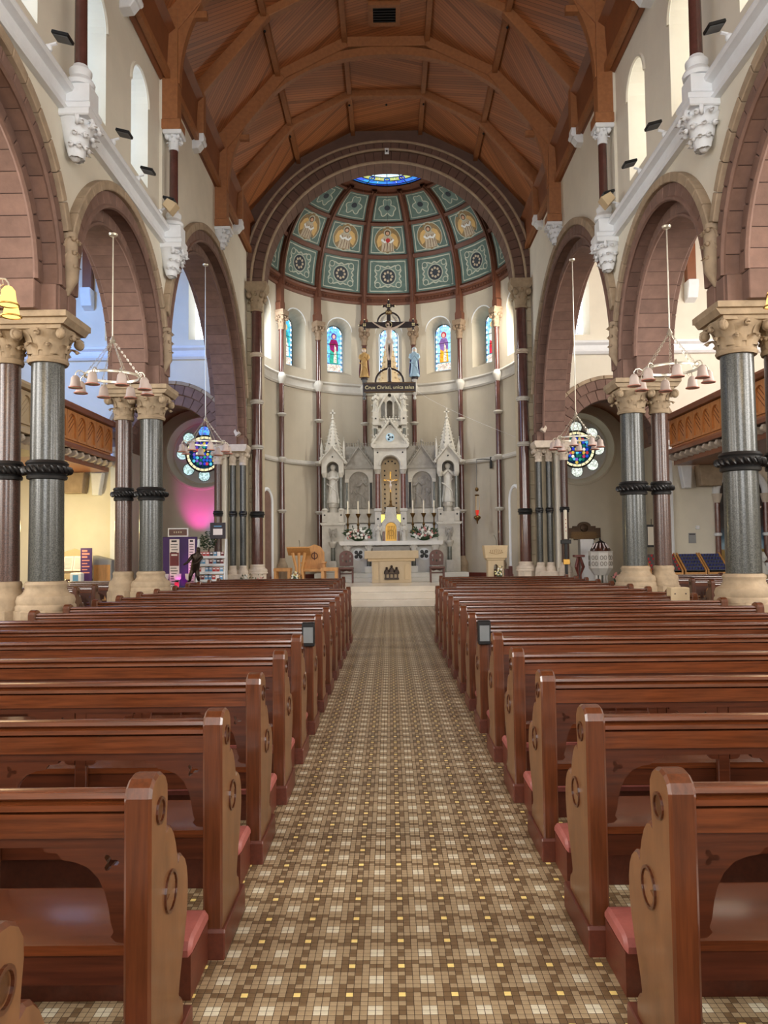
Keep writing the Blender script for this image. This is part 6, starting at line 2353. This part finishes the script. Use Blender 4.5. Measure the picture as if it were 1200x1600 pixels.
# ------------------------------------------------------------------ left of the sanctuary: oak lectern, chair, stools
L0 = .5
l = thing('lectern', 'light oak lectern with sloped top in front of the left apse wall', 'lectern', (-2.72, 22.6, L0))
MB().prism([(-.24, 0), (.24, 0), (.24, .05), (-.24, .05)], 'y', -.2, .2, .01).build('base', M['oak'], l)
for x in (-.12, 0, .12):
    MB().tube([(x, 0, .05), (x * .7, 0, .5), (x * 1.5, -.04, .95)], [.045, .04, .05], 6).build('stem', M['oak'], l)
b = MB().box(-.34, .34, -.24, .24, -.02, .02, .008)
b.move(0, Matrix.Translation((0, 0, 1.0)) @ Matrix.Rotation(-R(28), 4, 'X'))
b.build('sloped_top', M['oak'], l)
MB().tube([(0, .1, 1.03), (.01, .12, 1.2), (.0, .02, 1.32)], .006, 5).build('microphone', M['black_metal'], l)
c = thing('presider_chair', 'light oak chair with arched back and emblem in the left sanctuary', 'chair', (-2.35, 23.3, L0))
out = [(-.3, .4), (.3, .4), (.3, .95), (.2, 1.12), (0, 1.2), (-.2, 1.12), (-.3, .95)]
MB().prism(out, 'y', .2, .25, .008).build('backrest', M['oak'], c)
MB().box(-.3, .3, -.25, .22, .38, .46, .01).build('seat', M['oak'], c)
for x in (-.32, .32):
    MB().box(x - .03, x + .03, -.26, .24, .0005, .62, .01).build('side', M['oak'], c)
    MB().box(x - .05, x + .05, -.3, .24, .62, .67, .01).build('arm', M['oak'], c)
em = MB().torus((0, .195, .85), .09, .015, 14, 5, 'y')
em.box(-.015, .015, .185, .2, .72, .98)
em.build('emblem', M['walnut'], c)
for k, x in enumerate((-3.25, -1.85)):
    st = thing('oak_stool', 'square light oak stool %s the oak chair' % ('left of', 'right of')[k], 'stool', (x, 23.0, L0))
    for (a_, b_) in ((-.2, -.18), (.2, -.18), (-.2, .18), (.2, .18)):
        MB().box(a_ - .04, a_ + .04, b_ - .03, b_ + .03, .0005, .46, .005).build('leg', M['oak'], st)
    MB().box(-.25, .25, -.22, .22, .4, .5, .01).build('seat', M['oak'], st)
bouquet('vase of cream roses in front of the oak lectern', (-2.78, 22.1, L0), .16, .34, [M['petal_y'], M['petal_w']], 30, 5, (.07, .12, M['limestone']))
bouquet('white orchids in pots at the foot of the left chancel shaft', (-4.02, 21.2, .5 if False else .342), .2, .42, [M['petal_w']], 36, 6, (.09, .16, M['marble']))
bouquet('pink flowers in a pot at the foot of the left chancel shaft', (-3.6, 21.15, .342), .16, .4, [M['petal_p']], 30, 8, (.08, .16, M['redmarble']))
bouquet('small leafy plant beside the left respond shafts', (-4.62, 20.9, .0), .16, .4, [M['leaf']], 24, 9, (.1, .5, M['redmarble']))

# right of the sanctuary: marble ambo, sanctuary lamp
l = thing('ambo', 'pale marble ambo with carved front and lily niche, right sanctuary', 'lectern', (2.95, 22.0, L0))
MB().box(-.3, .3, -.25, .25, 0, .06, .01).build('base', M['limestone'], l)
niche = [(-.06, .15), (.06, .15)] + [(.06 * math.cos(PI * k / 8), .5 + .07 * math.sin(PI * k / 8)) for k in range(9)]
MB().prism([(-.22, .05), (.22, .05), (.22, .7), (-.22, .7)], 'y', -.2, .2, 0, [niche]).build('pedestal', M['limestone'], l)
MB().box(-.26, .26, -.23, .23, .68, .76, .015).build('cornice', M['limestone'], l)
b = MB().prism([(-.3, .74), (.3, .74), (.34, 1.1), (-.34, 1.1)], 'y', -.28, .2, .012)
b.build('desk', M['limestone2'], l)
w_ = MB()
for k in range(7):
    w_.tube([(-.17 + k * .057, -.285, .88), (-.15 + k * .05, -.285, .97), (-.17 + k * .057, -.285, 1.0 - abs(k - 3) * .015)], .007, 4)
w_.tube([(-.2, -.285, .9), (0, -.285, .85), (.2, -.285, .9)], .007, 4)
w_.build('flame_carving', M['antique'], l)
MB().tube([(.05, .0, 1.1), (.05, .02, 1.25), (-.02, -.06, 1.4)], .006, 5).build('microphone', M['black_metal'], l)
bouquet('white lilies in a vase in front of the marble ambo', (3.02, 21.62, .5), .14, .42, [M['petal_w'], M['petal_y']], 34, 11, (.06, .16, M['limestone']))
sl = thing('sanctuary_lamp', 'hanging brass sanctuary lamp with red glass on the right apse wall', 'lamp', (2.78, 24.72, 2.6))
MB().box(.44, .5, -.05, .3, 1.5, 1.86, .01).build('wall_plate', M['black_metal'], sl)
MB().tube([(.47, 0, 1.78), (.2, 0, 1.8), (0, 0, 1.78)], .012, 6).build('bracket_arm', M['black_metal'], sl)
MB().tube([(0, 0, 1.78), (0, 0, .86)], .008, 5).build('chain', M['iron'], sl)
MB().ball((0, 0, .82), .06, 10, 6, 1, 1, 1.2).build('orb', M['antique'], sl, True)
MB().lathe([(.02, .66), (.08, .64), (.07, .61), (.02, .6)], 12).build('crown', M['antique'], sl, True)
for k in range(3):
    a = k * 2.1
    MB().tube([(.06 * math.cos(a), .06 * math.sin(a), .62), (.09 * math.cos(a), .09 * math.sin(a), .0)], .006, 4).build('chain', M['brass'], sl)
MB().lathe([(.03, -.02), (.05, .06), (.06, .14), (.05, .15)], 12).build('red_glass', emis('sanctuary_red', (230, 60, 50), .6), sl, True)
MB().lathe([(.0, -.3), (.02, -.28), (.03, -.2), (.08, -.14), (.12, -.1), (.1, -.05), (.05, -.02)], 12).build('bowl', M['antique'], sl, True)
d = thing('oak_side_door', 'low mahogany gate beside the right chancel shaft', 'gate', (3.45, 22.4, L0))
MB().box(-.05, .05, -.08, .08, 0, .5, .01).build('post', M['mahog'], d)
MB().box(-.7, -.05, -.02, .02, .05, .42, .01).build('panel', M['mahog'], d)

# ------------------------------------------------------------------ left transept furniture
db = thing('display_board', 'purple folding display boards with white printed strips under the pink light', 'display', (-5.79, 20.4, 0))
MB().box(-.62, .62, 0, .04, .05, 1.92, .008).build('board', M['purple'], db)
MB().box(-.66, .66, -.15, .2, 0, .06, .01).build('foot', M['black_metal'], db)
for k, x in enumerate((-.5, .02, .48)):
    sp = MB().box(x - (.13 if k == 1 else .085), x + (.13 if k == 1 else .085), -.012, 0, .2, 1.86)
    so = sp.build('printed_strip', M['paper'], db)
    tx = MB()
    wd = .1 if k == 1 else .06
    for q in range(22):
        z = 1.78 - q * .07
        tx.box(x - wd * (1 if q % 3 else .8), x + wd * (.9 if q % 2 else .6), -.016, -.012, z, z + (.05 if q == 0 else .02))
    tx.build('printed_lines', M['ink'], so)
pp = MB().box(-.1, .14, -.018, -.012, 1.15, 1.5).build('photo_print', M['maroon'], db)
MB().box(-.06, .1, -.021, -.018, 1.42, 1.46).build('print_band', M['paper'], pp)
fr = thing('picture_frame', 'white framed group photograph standing on the purple boards', 'picture', (-5.68, 20.42, 1.925))
for (a0, a1, b0, b1) in ((-.27, .27, 0, .03), (-.27, .27, .2, .23), (-.27, -.24, .03, .2), (.24, .27, .03, .2)):
    MB().box(a0, a1, -.02, .02, b0, b1, .004).build('frame_bar', M['white'], fr)
ph = MB().box(-.24, .24, -.008, .008, .03, .2).build('photograph', M['walnut'], fr)
for k in range(4):
    MB().ball((-.1 + k * .06, -.012, .12), .018, 6, 4, 1, .4, 1.5).build('printed_figure', M['robe'], ph)
for k, x in enumerate((-5.9, -5.58, -5.28)):
    ct_ = thing('collection_stand', 'small white collection cup on a dark stand, %s before the purple boards' % ('left', 'middle', 'right')[k], 'stand', (x, 20.0, 0), group='collection stands')
    MB().lathe([(.12, 0), (.11, .03), (.03, .06), (.03, .75), (.06, .78)], 12).build('stem', M['black_metal'], ct_, True)
    MB().lathe([(.05, .78), (.09, .82), (.1, .95), (.08, .95)], 14).build('cup', M['paper'], ct_, True)
    MB().box(-.05, .06, -.1, -.07, .5, .74).build('leaflet', M['redprint'], ct_)
mr = thing('magazine_rack', 'white slanted leaflet rack full of booklets beside the respond shafts', 'rack', (-4.66, 19.8, 0), R(0))
for x in (-.36, .36):
    MB().prism([(-.25, 0), (.25, 0), (.25, 1.85), (.12, 1.85)], 'x', x - .015, x + .015).build('side', M['white'], mr)
cols = [M['paper'], M['redprint'], M['blueprint'], M['ink'], M['maroon']]
rnd = random.Random(4)
for k in range(6):
    z = .35 + k * .2
    y = -.26 + k * .055
    MB().prism([(y, z), (y + .2, z - .02), (y + .2, z + .03), (y, z + .06)], 'x', -.35, .35).build('shelf', M['white'], mr)
    for q in range(7):
        x = -.29 + q * .095
        bk = thing('booklet', 'thin booklet in the %s row of the leaflet rack, %s from the left' % (ORD[k], ORD[q]), 'booklet', (-4.66 + x, 19.8 + y + .06, z + .035), group='booklets in the leaflet rack')
        MB().box(-.04, .04, 0, .008, 0, .13).build('cover', cols[rnd.randrange(5)], bk)
        MB().box(-.03, .03, -.002, 0, .08, .11).build('title_strip', M['paper'], bk)
hd = thing('rack_sign', 'dark sign with a pale picture on top of the leaflet rack', 'sign', (-4.52, 19.98, 1.852))
MB().box(-.2, .2, -.015, .015, 0, .42, .006).build('board', M['ink'], hd)
MB().box(-.12, .12, -.02, -.014, .1, .26).build('picture', M['paper'], hd)
MB().box(-.1, .1, -.02, -.014, .31, .34).build('heading', M['blueprint'], hd)
bs = thing('bronze_statue', 'dark bronze bending figure left of the leaflet rack', 'statue', (-4.92, 19.2, 0))
MB().lathe([(.22, 0), (.22, .7), (.24, .74), (.2, .76)], 12).build('pedestal', M['redmarble'], bs)
V = [(0, 0, 1.1), (.04, -.03, 1.28), (.08, -.06, 1.42), (.1, -.08, 1.5), (.11, -.1, 1.58), (.1, -.1, 1.64),
     (-.07, -.06, 1.4), (-.15, -.12, 1.26), (-.24, -.2, 1.2), (.18, -.06, 1.38), (.1, -.2, 1.25), (.0, -.28, 1.2),
     (-.06, 0, 1.05), (-.1, -.08, .92), (-.12, -.02, .78), (.06, .0, 1.05), (.08, -.06, .9), (.1, .02, .78)]
E_ = [(0, 1), (1, 2), (2, 3), (3, 4), (4, 5), (2, 6), (6, 7), (7, 8), (2, 9), (9, 10), (10, 11), (0, 12), (12, 13), (13, 14), (0, 15), (15, 16), (16, 17)]
RD = [.1, .09, .1, .04, .06, .04, .05, .035, .025, .05, .035, .025, .07, .05, .035, .07, .05, .035]
skin_body('figure', V, E_, RD, 0, M['bronze'], bs, 1)
for k in range(3):
    fb = thing('booklet_stack', 'pale booklet fanned out before the bronze figure, %s' % ('left', 'middle', 'right')[k], 'booklet', (-5.35 + k * .16, 18.9, .62), group='booklets before the bronze figure')
    b = MB().box(-.07, .07, -.1, .1, 0, .015)
    b.move(0, Matrix.Rotation(.5, 4, 'X'))
    b.build('cover', (M['paper'], M['blue'], M['paper'])[k], fb)
tb_ = thing('side_table', 'small brown table under the fanned booklets', 'table', (-5.2, 18.9, 0))
MB().box(-.3, .3, -.14, .14, .52, .57, .008).build('top', M['walnut'], tb_)
for (x, y) in ((-.26, -.11), (.26, -.11), (-.26, .11), (.26, .11)):
    MB().box(x - .02, x + .02, y - .02, y + .02, .0005, .52).build('leg', M['walnut'], tb_)
pl = thing('potted_bush', 'dark round bush behind the bronze figure', 'plant', (-4.9, 20.5, 0))
MB().lathe([(.14, 0), (.18, .3), (.16, .32)], 14).build('pot', M['bronze'], pl, True)
MB().tube([(0, 0, .3), (.02, 0, 1.6)], .025, 6).build('stem', M['walnut'], pl)
lf = MB()
rnd = random.Random(2)
for k in range(240):
    a, b_ = rnd.uniform(0, 2 * PI), rnd.uniform(-1, 1)
    r = .24 * rnd.random() ** .4
    p = (r * math.cos(a) * (1 - b_ * b_) ** .5, r * math.sin(a) * (1 - b_ * b_) ** .5, 1.8 + r * b_ * 1.15)
    k0 = len(lf.v)
    lf.add([(0, -.02, 0), (.035, 0, .03), (0, .02, 0), (-.035, 0, .03)], [(0, 1, 2, 3)])
    lf.move(k0, Matrix.Translation(p) @ Matrix.Rotation(a, 4, 'Z') @ Matrix.Rotation(rnd.uniform(0, 3), 4, 'X'))
lf.build('foliage', M['leaf'], pl)

# under the left gallery
bk = thing('book_display', 'pale wooden stand holding a large open book, left transept', 'book stand', (-8.5, 20.5, 0))
MB().box(-.36, .36, -.22, .22, .0, .98, .01).build('cabinet', M['limestone'], bk)
out = [(-.42, 1.0), (.42, 1.0), (.42, 1.5), (.2, 1.58), (0, 1.64), (-.2, 1.58), (-.42, 1.5)]
MB().prism(out, 'y', .05, .09, .006).build('back_board', M['limestone'], bk)
for q in (-1, 1):
    b = MB().box(min(.005 * q, .28 * q), max(.005 * q, .28 * q), -.012, .012, 0, .4)
    b.move(0, Matrix.Translation((0, -.06, 1.05)) @ Matrix.Rotation(-R(14), 4, 'X') @ Matrix.Rotation(q * R(6), 4, 'Z'))
    pg = b.build('page', M['paper'], bk)
    tx = MB()
    for k in range(9):
        tx.box(min(.04 * q, .24 * q), max(.04 * q, .24 * q), -.016, -.012, .06 + k * .035, .07 + k * .035)
    tx.move(0, Matrix.Translation((0, -.06, 1.05)) @ Matrix.Rotation(-R(14), 4, 'X') @ Matrix.Rotation(q * R(6), 4, 'Z'))
    tx.build('printed_lines', M['greycab'], pg)
MB().box(-.5, .5, -.25, .05, .78, .83).build('ledge', M['pewdark'], bk)
pb = thing('pull_up_banner', 'narrow purple pull-up banner with pale print, left transept', 'banner', (-8.0, 20.1, 0))
MB().box(-.15, .15, -.01, .01, .08, 1.65).build('fabric', M['purple'], pb)
MB().box(-.17, .17, -.06, .06, 0, .08, .01).build('base', M['iron'], pb)
tx = MB()
for k in range(8):
    z = 1.55 - k * .08
    tx.box(-.11, -.11 + (.2 if k % 2 else .14), -.016, -.011, z, z + (.05 if k < 3 else .03))
tx.build('printed_lines', M['petal_p'], pb)
ds = thing('sanitiser_dispenser', 'white and blue hand sanitiser dispenser beside the purple banner', 'dispenser', (-8.12, 19.8, 0))
MB().box(-.14, .14, -.1, .1, 0, 1.02, .03).build('body', M['white'], ds)
MB().box(-.07, .07, -.105, -.1, .8, .96).build('screen', M['blueprint'], ds)
MB().box(-.12, -.02, -.106, -.1, .5, .76).build('label_plate', M['ink'], ds)
gc = thing('notice_case', 'tall grey sided wooden cabinet beside the purple banner', 'cabinet', (-7.72, 20.65, 0))
MB().prism([(-.25, 0), (.25, 0), (.25, 1.32), (-.25, 1.45)], 'y', -.2, .2, .008).build('case', M['greycab'], gc)
MB().box(-.22, .22, -.21, -.2, .1, 1.2).build('door', M['oak'], gc)
MB().ball((.17, -.22, .7), .02, 6, 4).build('knob', M['brass'], gc, True)
lamp = bpy.data.lights.new('case_lamp', 'POINT')
lamp.energy = 90
lamp.color = (1.0, .8, .38)
lamp.shadow_soft_size = .15
lo = bpy.data.objects.new('case_lamp', lamp)
COL.objects.link(lo)
lo.location = (-8.5, 19.4, 2.2)

# ------------------------------------------------------------------ right transept furniture
ft = thing('baptismal_font', 'carved white octagonal baptismal font with dark ribbed cover', 'font', (5.47, 20.2, 0))
ft.scale = (.7, .7, 1.04)
oct8 = lambda r: [(r * math.cos(PI / 8 + k * PI / 4), r * math.sin(PI / 8 + k * PI / 4)) for k in range(8)]
MB().prism(oct8(.38), 'z', 0, .14, .015).build('base', M['marble'], ft)
for k in range(8):
    a = PI / 8 + k * PI / 4
    MB().lathe([(.05, .14), (.045, .78)], 10, (.2 * math.cos(a), .2 * math.sin(a), 0)).build('shaft', M['marble'], ft, True)
MB().prism(oct8(.17), 'z', .14, .8).build('core', M['greymarble'], ft)
MB().lathe([(.26, .76), (.42, .92), (.44, .94), (.44, 1.32), (.46, 1.36), (.4, 1.36)], 8, (0, 0, 0), a0=PI / 8, a1=2 * PI + PI / 8).build('bowl', M['marble'], ft)
for k in range(8):
    a = k * PI / 4
    b = MB()
    for (x, z) in ((-.07, 1.05), (.07, 1.05), (-.07, 1.2), (.07, 1.2)):
        b.torus((x, 0, z), .05, .014, 10, 4, 'y')
    b.move(0, Matrix.Rotation(a + PI / 2, 4, 'Z') @ Matrix.Translation((0, -.415, 0)))
    b.build('bowl_carving', M['reredos2'], ft)
MB().lathe([(.38, 1.36), (.36, 1.4), (.2, 1.54), (.06, 1.6), (.0, 1.61)], 24).build('cover', M['pewdark'], ft, True)
for k in range(12):
    a = k * PI / 6
    MB().tube([(.37 * math.cos(a), .37 * math.sin(a), 1.39), (.21 * math.cos(a), .21 * math.sin(a), 1.55), (.03, 0, 1.63)], .014, 5).build('cover_rib', M['black_metal'], ft)
    MB().tube([(.33 * math.cos(a + .26), .33 * math.sin(a + .26), 1.44), (.2 * math.cos(a + .26), .2 * math.sin(a + .26), 1.56)], .02, 4).build('cover_panel', M['paper'], ft)
MB().ball((0, 0, 1.66), .035, 8, 5).build('knob', M['black_metal'], ft, True)
bouquet('small pot of pink flowers beside the baptismal font', (5.68, 19.5, 0), .14, .3, [M['petal_p']], 26, 15, (.12, .62, M['black_metal']))
pq = thing('bronze_plaque', 'dark bronze memorial plaque with stepped arched outline on the chapel wall', 'plaque', (6.2, 24.74, 1.75))
pq.scale = (.62, 1, .62)
out = [(-.85, .1), (-.55, .1), (-.55, 0), (.55, 0), (.55, .1), (.85, .1), (.85, .62), (.6, .62), (.6, .72), (.35, .72)] + [(.35 * math.cos(PI * k / 10), .72 + .22 * math.sin(PI * k / 10)) for k in range(1, 10)] + [(-.35, .72), (-.6, .72), (-.6, .62), (-.85, .62)]
MB().prism(out, 'y', -.05, 0, .012).build('plate', M['plaqb'], pq)
MB().lathe([(.2, 0), (.2, .03), (.16, .04), (0, .05)], 20).move(0, Matrix.Translation((0, -.05, .62)) @ Matrix.Rotation(PI / 2, 4, 'X')).build('medallion', M['plaqb'], pq, True)
tx = MB()
for k in range(6):
    tx.box(-.7 + .04 * (k % 2), .7 - .05 * (k % 3), -.06, -.05, .08 + k * .06, .1 + k * .06)
tx.build('raised_lines', M['antique'], pq)
ws = thing('wooden_stand', 'red mahogany stand with curved legs left of the font', 'stand', (5.0, 20.6, 0))
ws.scale = (.62, .62, 1)
MB().box(-.22, .22, -.18, .18, 1.26, 1.32, .01).build('top', M['mahog'], ws)
for (x, y) in ((-.12, -.1), (.12, -.1), (0, .12)):
    MB().tube([(x * .4, y * .4, 1.26), (x * 1.3, y * 1.3, 1.0), (x * .5, y * .5, .8), (x, y, 0)], [.05, .07, .03, .03], 8).build('leg', M['mahog'], ws, True)
wb = thing('white_cabinet', 'plain white box cabinet against the chapel wall behind the font', 'cabinet', (5.55, 22.0, 0))
wb.scale = (.72, .72, 1)
MB().box(-.26, .26, -.2, .2, 0, 1.75, .01).build('body', M['white'], wb)
MB().box(-.23, .23, -.21, -.2, .1, 1.66, .004).build('door', M['white'], wb)
nb = thing('small_sign', 'small black framed sign standing beside the font cover', 'sign', (5.62, 21.0, 0))
MB().tube([(0, 0, .0), (0, 0, 1.4)], .015, 6).build('pole', M['black_metal'], nb)
MB().box(-.13, .13, -.015, .015, 1.4, 1.62, .005).build('plate', M['black_metal'], nb)
MB().box(-.09, .09, -.02, -.014, 1.45, 1.57).build('print', M['paper'], nb)
pc = thing('paschal_candle', 'tall white paschal candle on a dark cross-shaped stand', 'candle', (4.55, 20.1, 0))
MB().lathe([(.2, 0), (.18, .04), (.05, .08)], 12).build('base', M['black_metal'], pc, True)
MB().box(-.035, .035, -.035, .035, .06, 1.75, .006).build('stem', M['black_metal'], pc)
MB().box(-.13, .13, -.05, .05, 1.62, 1.72, .006).build('crossbar', M['black_metal'], pc)
MB().box(-.08, .08, -.06, .02, 1.08, 1.22, .01).build('gilt_block', M['gold'], pc)
MB().lathe([(.045, 1.74), (.045, 2.5), (.01, 2.51)], 14).build('candle', M['wax'], pc, True)
for k in range(4):
    MB().ball((0, -.045, 1.95 + k * .1), .014, 6, 4).build('incense_grain', M['redprint'], pc)
# votive candle racks
for k, (x, wd, mt, nm) in enumerate(((6.98, .84, M['redprint'], 'red cups seen between the right columns'), (7.72, .56, M['blue'], 'dark blue cups'), (8.3, .56, M['blue'], 'dark blue cups beside the shrine'))):
    vr = thing('votive_rack', 'sloped yellow wooden votive candle rack with %s' % nm, 'candle rack', (x, 19.9, .1))
    MB().prism([(-.3, -.1), (.3, 0), (.3, 1.25), (-.3, .82)], 'x', -wd / 2, -wd / 2 + .04).build('side', M['oak'], vr)
    MB().prism([(-.3, 0), (.3, -.1), (.3, 1.25), (-.3, .82)], 'x', wd / 2 - .04, wd / 2).build('side', M['oak'], vr)
    MB().prism([(-.29, .8), (.29, 1.22), (.29, 1.18), (-.29, .76)], 'x', -wd / 2 + .04, wd / 2 - .04).build('tray', M['iron'], vr)
    MB().box(-wd / 2, wd / 2, -.29, -.26, -.1, .8).build('front_board', M['oak'], vr)
    for r in range(5):
        for c in range(6):
            xx = -wd / 2 + .09 + c * (wd - .18) / 5
            yy = -.24 + r * .115
            cu = MB().lathe([(.024, 0), (.034, .06), (.03, .06), (.02, .01)], 10, (xx, yy, .84 + r * .084 - .02))
            cu.build('glass_cup', mt, vr, True)
no = thing('wall_notice', 'grey printed notice on the cream wall under the right gallery', 'notice', (8.27, 21.19, 1.6))
MB().box(-.1, .1, -.012, 0, 0, .28).build('sheet', M['greycab'], no)
MB().box(-.08, .08, -.014, -.012, .23, .26).build('heading', M['ink'], no)
sw = thing('wall_switch', 'small white switch box on the wall under the right gallery', 'switch', (8.42, 21.19, 1.98))
MB().box(-.05, .05, -.03, 0, 0, .1, .006).build('plate', M['white'], sw)
MB().box(-.02, .02, -.036, -.03, .03, .07).build('rocker', M['paper'], sw)
pf = thing('lantern_picture', 'small dark framed bright picture seen between the second right columns', 'picture', (7.15, 21.18, 1.5))
MB().box(-.14, .14, -.03, 0, 0, .62, .008).build('frame', M['black_metal'], pf)
MB().box(-.11, .11, -.034, -.03, .06, .56).build('print', M['plaster'], pf)
MB().tube([(0, -.01, .62), (0, -.01, .78)], .008, 5).build('hook', M['black_metal'], pf)
# shrine alcove
sh = thing('calvary_shrine', 'arched calvary shrine with red marble shafts and painted sky at the right edge', 'shrine', (9.62, 21.15, 0))
MB().tube([(.68, 0, 2.95)] + [(.68 * math.cos(PI * k / 16), 0, 2.95 + .68 * math.sin(PI * k / 16)) for k in range(17)], .1, 8).build('arch', M['white'], sh, True)
for q in (-1, 1):
    MB().box(q * .66 - .11, q * .66 + .11, -.14, .1, 0, 1.05, .015).build('pedestal', M['white'], sh)
    MB().lathe([(.075, 1.05), (.07, 2.72)], 14, (q * .66, -.02, 0)).build('shaft', M['redmarble'], sh, True)
    MB().lathe([(.07, 1.78), (.1, 1.8), (.1, 1.86), (.07, 1.88)], 14, (q * .66, -.02, 0)).build('ring', M['white'], sh, True)
    MB().lathe([(.075, 2.7), (.09, 2.74), (.13, 2.9), (.14, 2.95)], 12, (q * .66, -.02, 0)).build('capital', M['palecap'], sh, True)


def ramp_painting(name):
    m = bpy.data.materials.new(name)
    m.use_nodes = True
    nt = m.node_tree
    tc = nt.nodes.new('ShaderNodeTexCoord')
    sp = nt.nodes.new('ShaderNodeSeparateXYZ')
    nt.links.new(tc.outputs['Generated'], sp.inputs[0])
    nz = nt.nodes.new('ShaderNodeTexNoise')
    nz.inputs['Scale'].default_value = 5
    nt.links.new(tc.outputs['Object'], nz.inputs[0])
    ma = nt.nodes.new('ShaderNodeMath')
    ma.operation = 'MULTIPLY_ADD'
    ma.inputs[1].default_value = .12
    nt.links.new(nz.outputs[0], ma.inputs[0])
    nt.links.new(sp.outputs[2], ma.inputs[2])
    cr = nt.nodes.new('ShaderNodeValToRGB')
    el = cr.color_ramp.elements
    el[0].position = .0
    el[0].color = lin((60, 60, 40)) + (1,)
    el[1].position = 1.0
    el[1].color = lin((50, 40, 34)) + (1,)
    for p, c in ((.3, (150, 120, 60)), (.4, (170, 140, 70)), (.42, (150, 180, 200)), (.52, (60, 90, 110)), (.62, (52, 44, 40))):
        e = el.new(p)
        e.color = lin(c) + (1,)
    nt.links.new(ma.outputs[0], cr.inputs[0])
    nt.links.new(cr.outputs[0], nt.nodes['Principled BSDF'].inputs['Base Color'])
    return m


MB().prism(arched_outline(0, .6, .3, 2.95), 'y', .02, .045).build('painted_backdrop', ramp_painting('painted_landscape'), sh)
cx_ = thing('shrine_crucifix', 'pale crucified figure before the painted sky of the right shrine', 'crucifix', (9.62, 21.0, .0))
MB().box(-.05, .05, .04, .1, 0, 3.0, .01).build('cross_post', M['walnut'], cx_)
MB().box(-.5, .5, .04, .1, 2.5, 2.62, .01).build('cross_arm', M['walnut'], cx_)
corpus(cx_, 1.2, (0, -.02, 1.4))
kn = thing('kneeling_statue', 'painted kneeling figure in grey and white at the foot of the shrine cross', 'statue', (9.72, 20.6, .001))
MB().box(-.3, .3, -.3, .3, 0, .75, .015).build('pedestal', M['limestone'], kn)
b = MB()
b.lathe([(.26, .75), (.27, .82), (.22, 1.0), (.17, 1.15), (.18, 1.28), (.15, 1.36), (.06, 1.42), (.05, 1.45)], 20, (0, 0, 0), 1, .85, mod=lambda a, z: 1 + .05 * math.sin(7 * a))
for q in (-1, 1):
    b.tube([(q * .16, 0, 1.32), (q * .2, -.08, 1.16), (q * .08, -.22, 1.12), (0, -.25, 1.2)], [.06, .06, .05, .03], 8)
b.tube([(-.1, -.1, .95), (-.12, -.3, .85), (-.1, -.34, .76)], [.1, .09, .07], 8)
b.build('robed_body', M['cloth_w'], kn, True, ang=60)
MB().lathe([(.27, .76), (.23, 1.0), (.19, 1.2), (.17, 1.36)], 18, (0, .02, 0), a0=-.5, a1=2.2).build('mantle', M['greycab'], kn, True)
MB().ball((0, -.03, 1.52), .085, 12, 8, 1, 1.05, 1.2).build('head', M['skin'], kn, True)
MB().ball((0, .0, 1.55), .095, 12, 8, 1, 1, 1.15).build('hair', M['hair'], kn, True)
sb = thing('loudspeaker_box', 'small beige box standing on a pew beside the near right column', 'box', (4.1, 10.35, .89))
sb.location = (3.72, 10.12, .45)
MB().box(-.12, .12, -.08, .08, .004, .55, .01).build('body', M['limestone'], sb)
for q in range(2):
    MB().ball((-.07 + q * .14, -.085, .47), .01, 6, 4).build('screw', M['ink'], sb)

# crown fitting on the chancel arch
cf = thing('arch_sensor', 'small white sensor box at the crown of the chancel arch', 'sensor', (0, 21.85, 13.1))
MB().box(-.06, .06, -.06, .02, -.08, .08, .01).build('body', M['white'], cf)
MB().ball((0, -.07, -.02), .03, 8, 5).build('lens', M['black_metal'], cf, True)
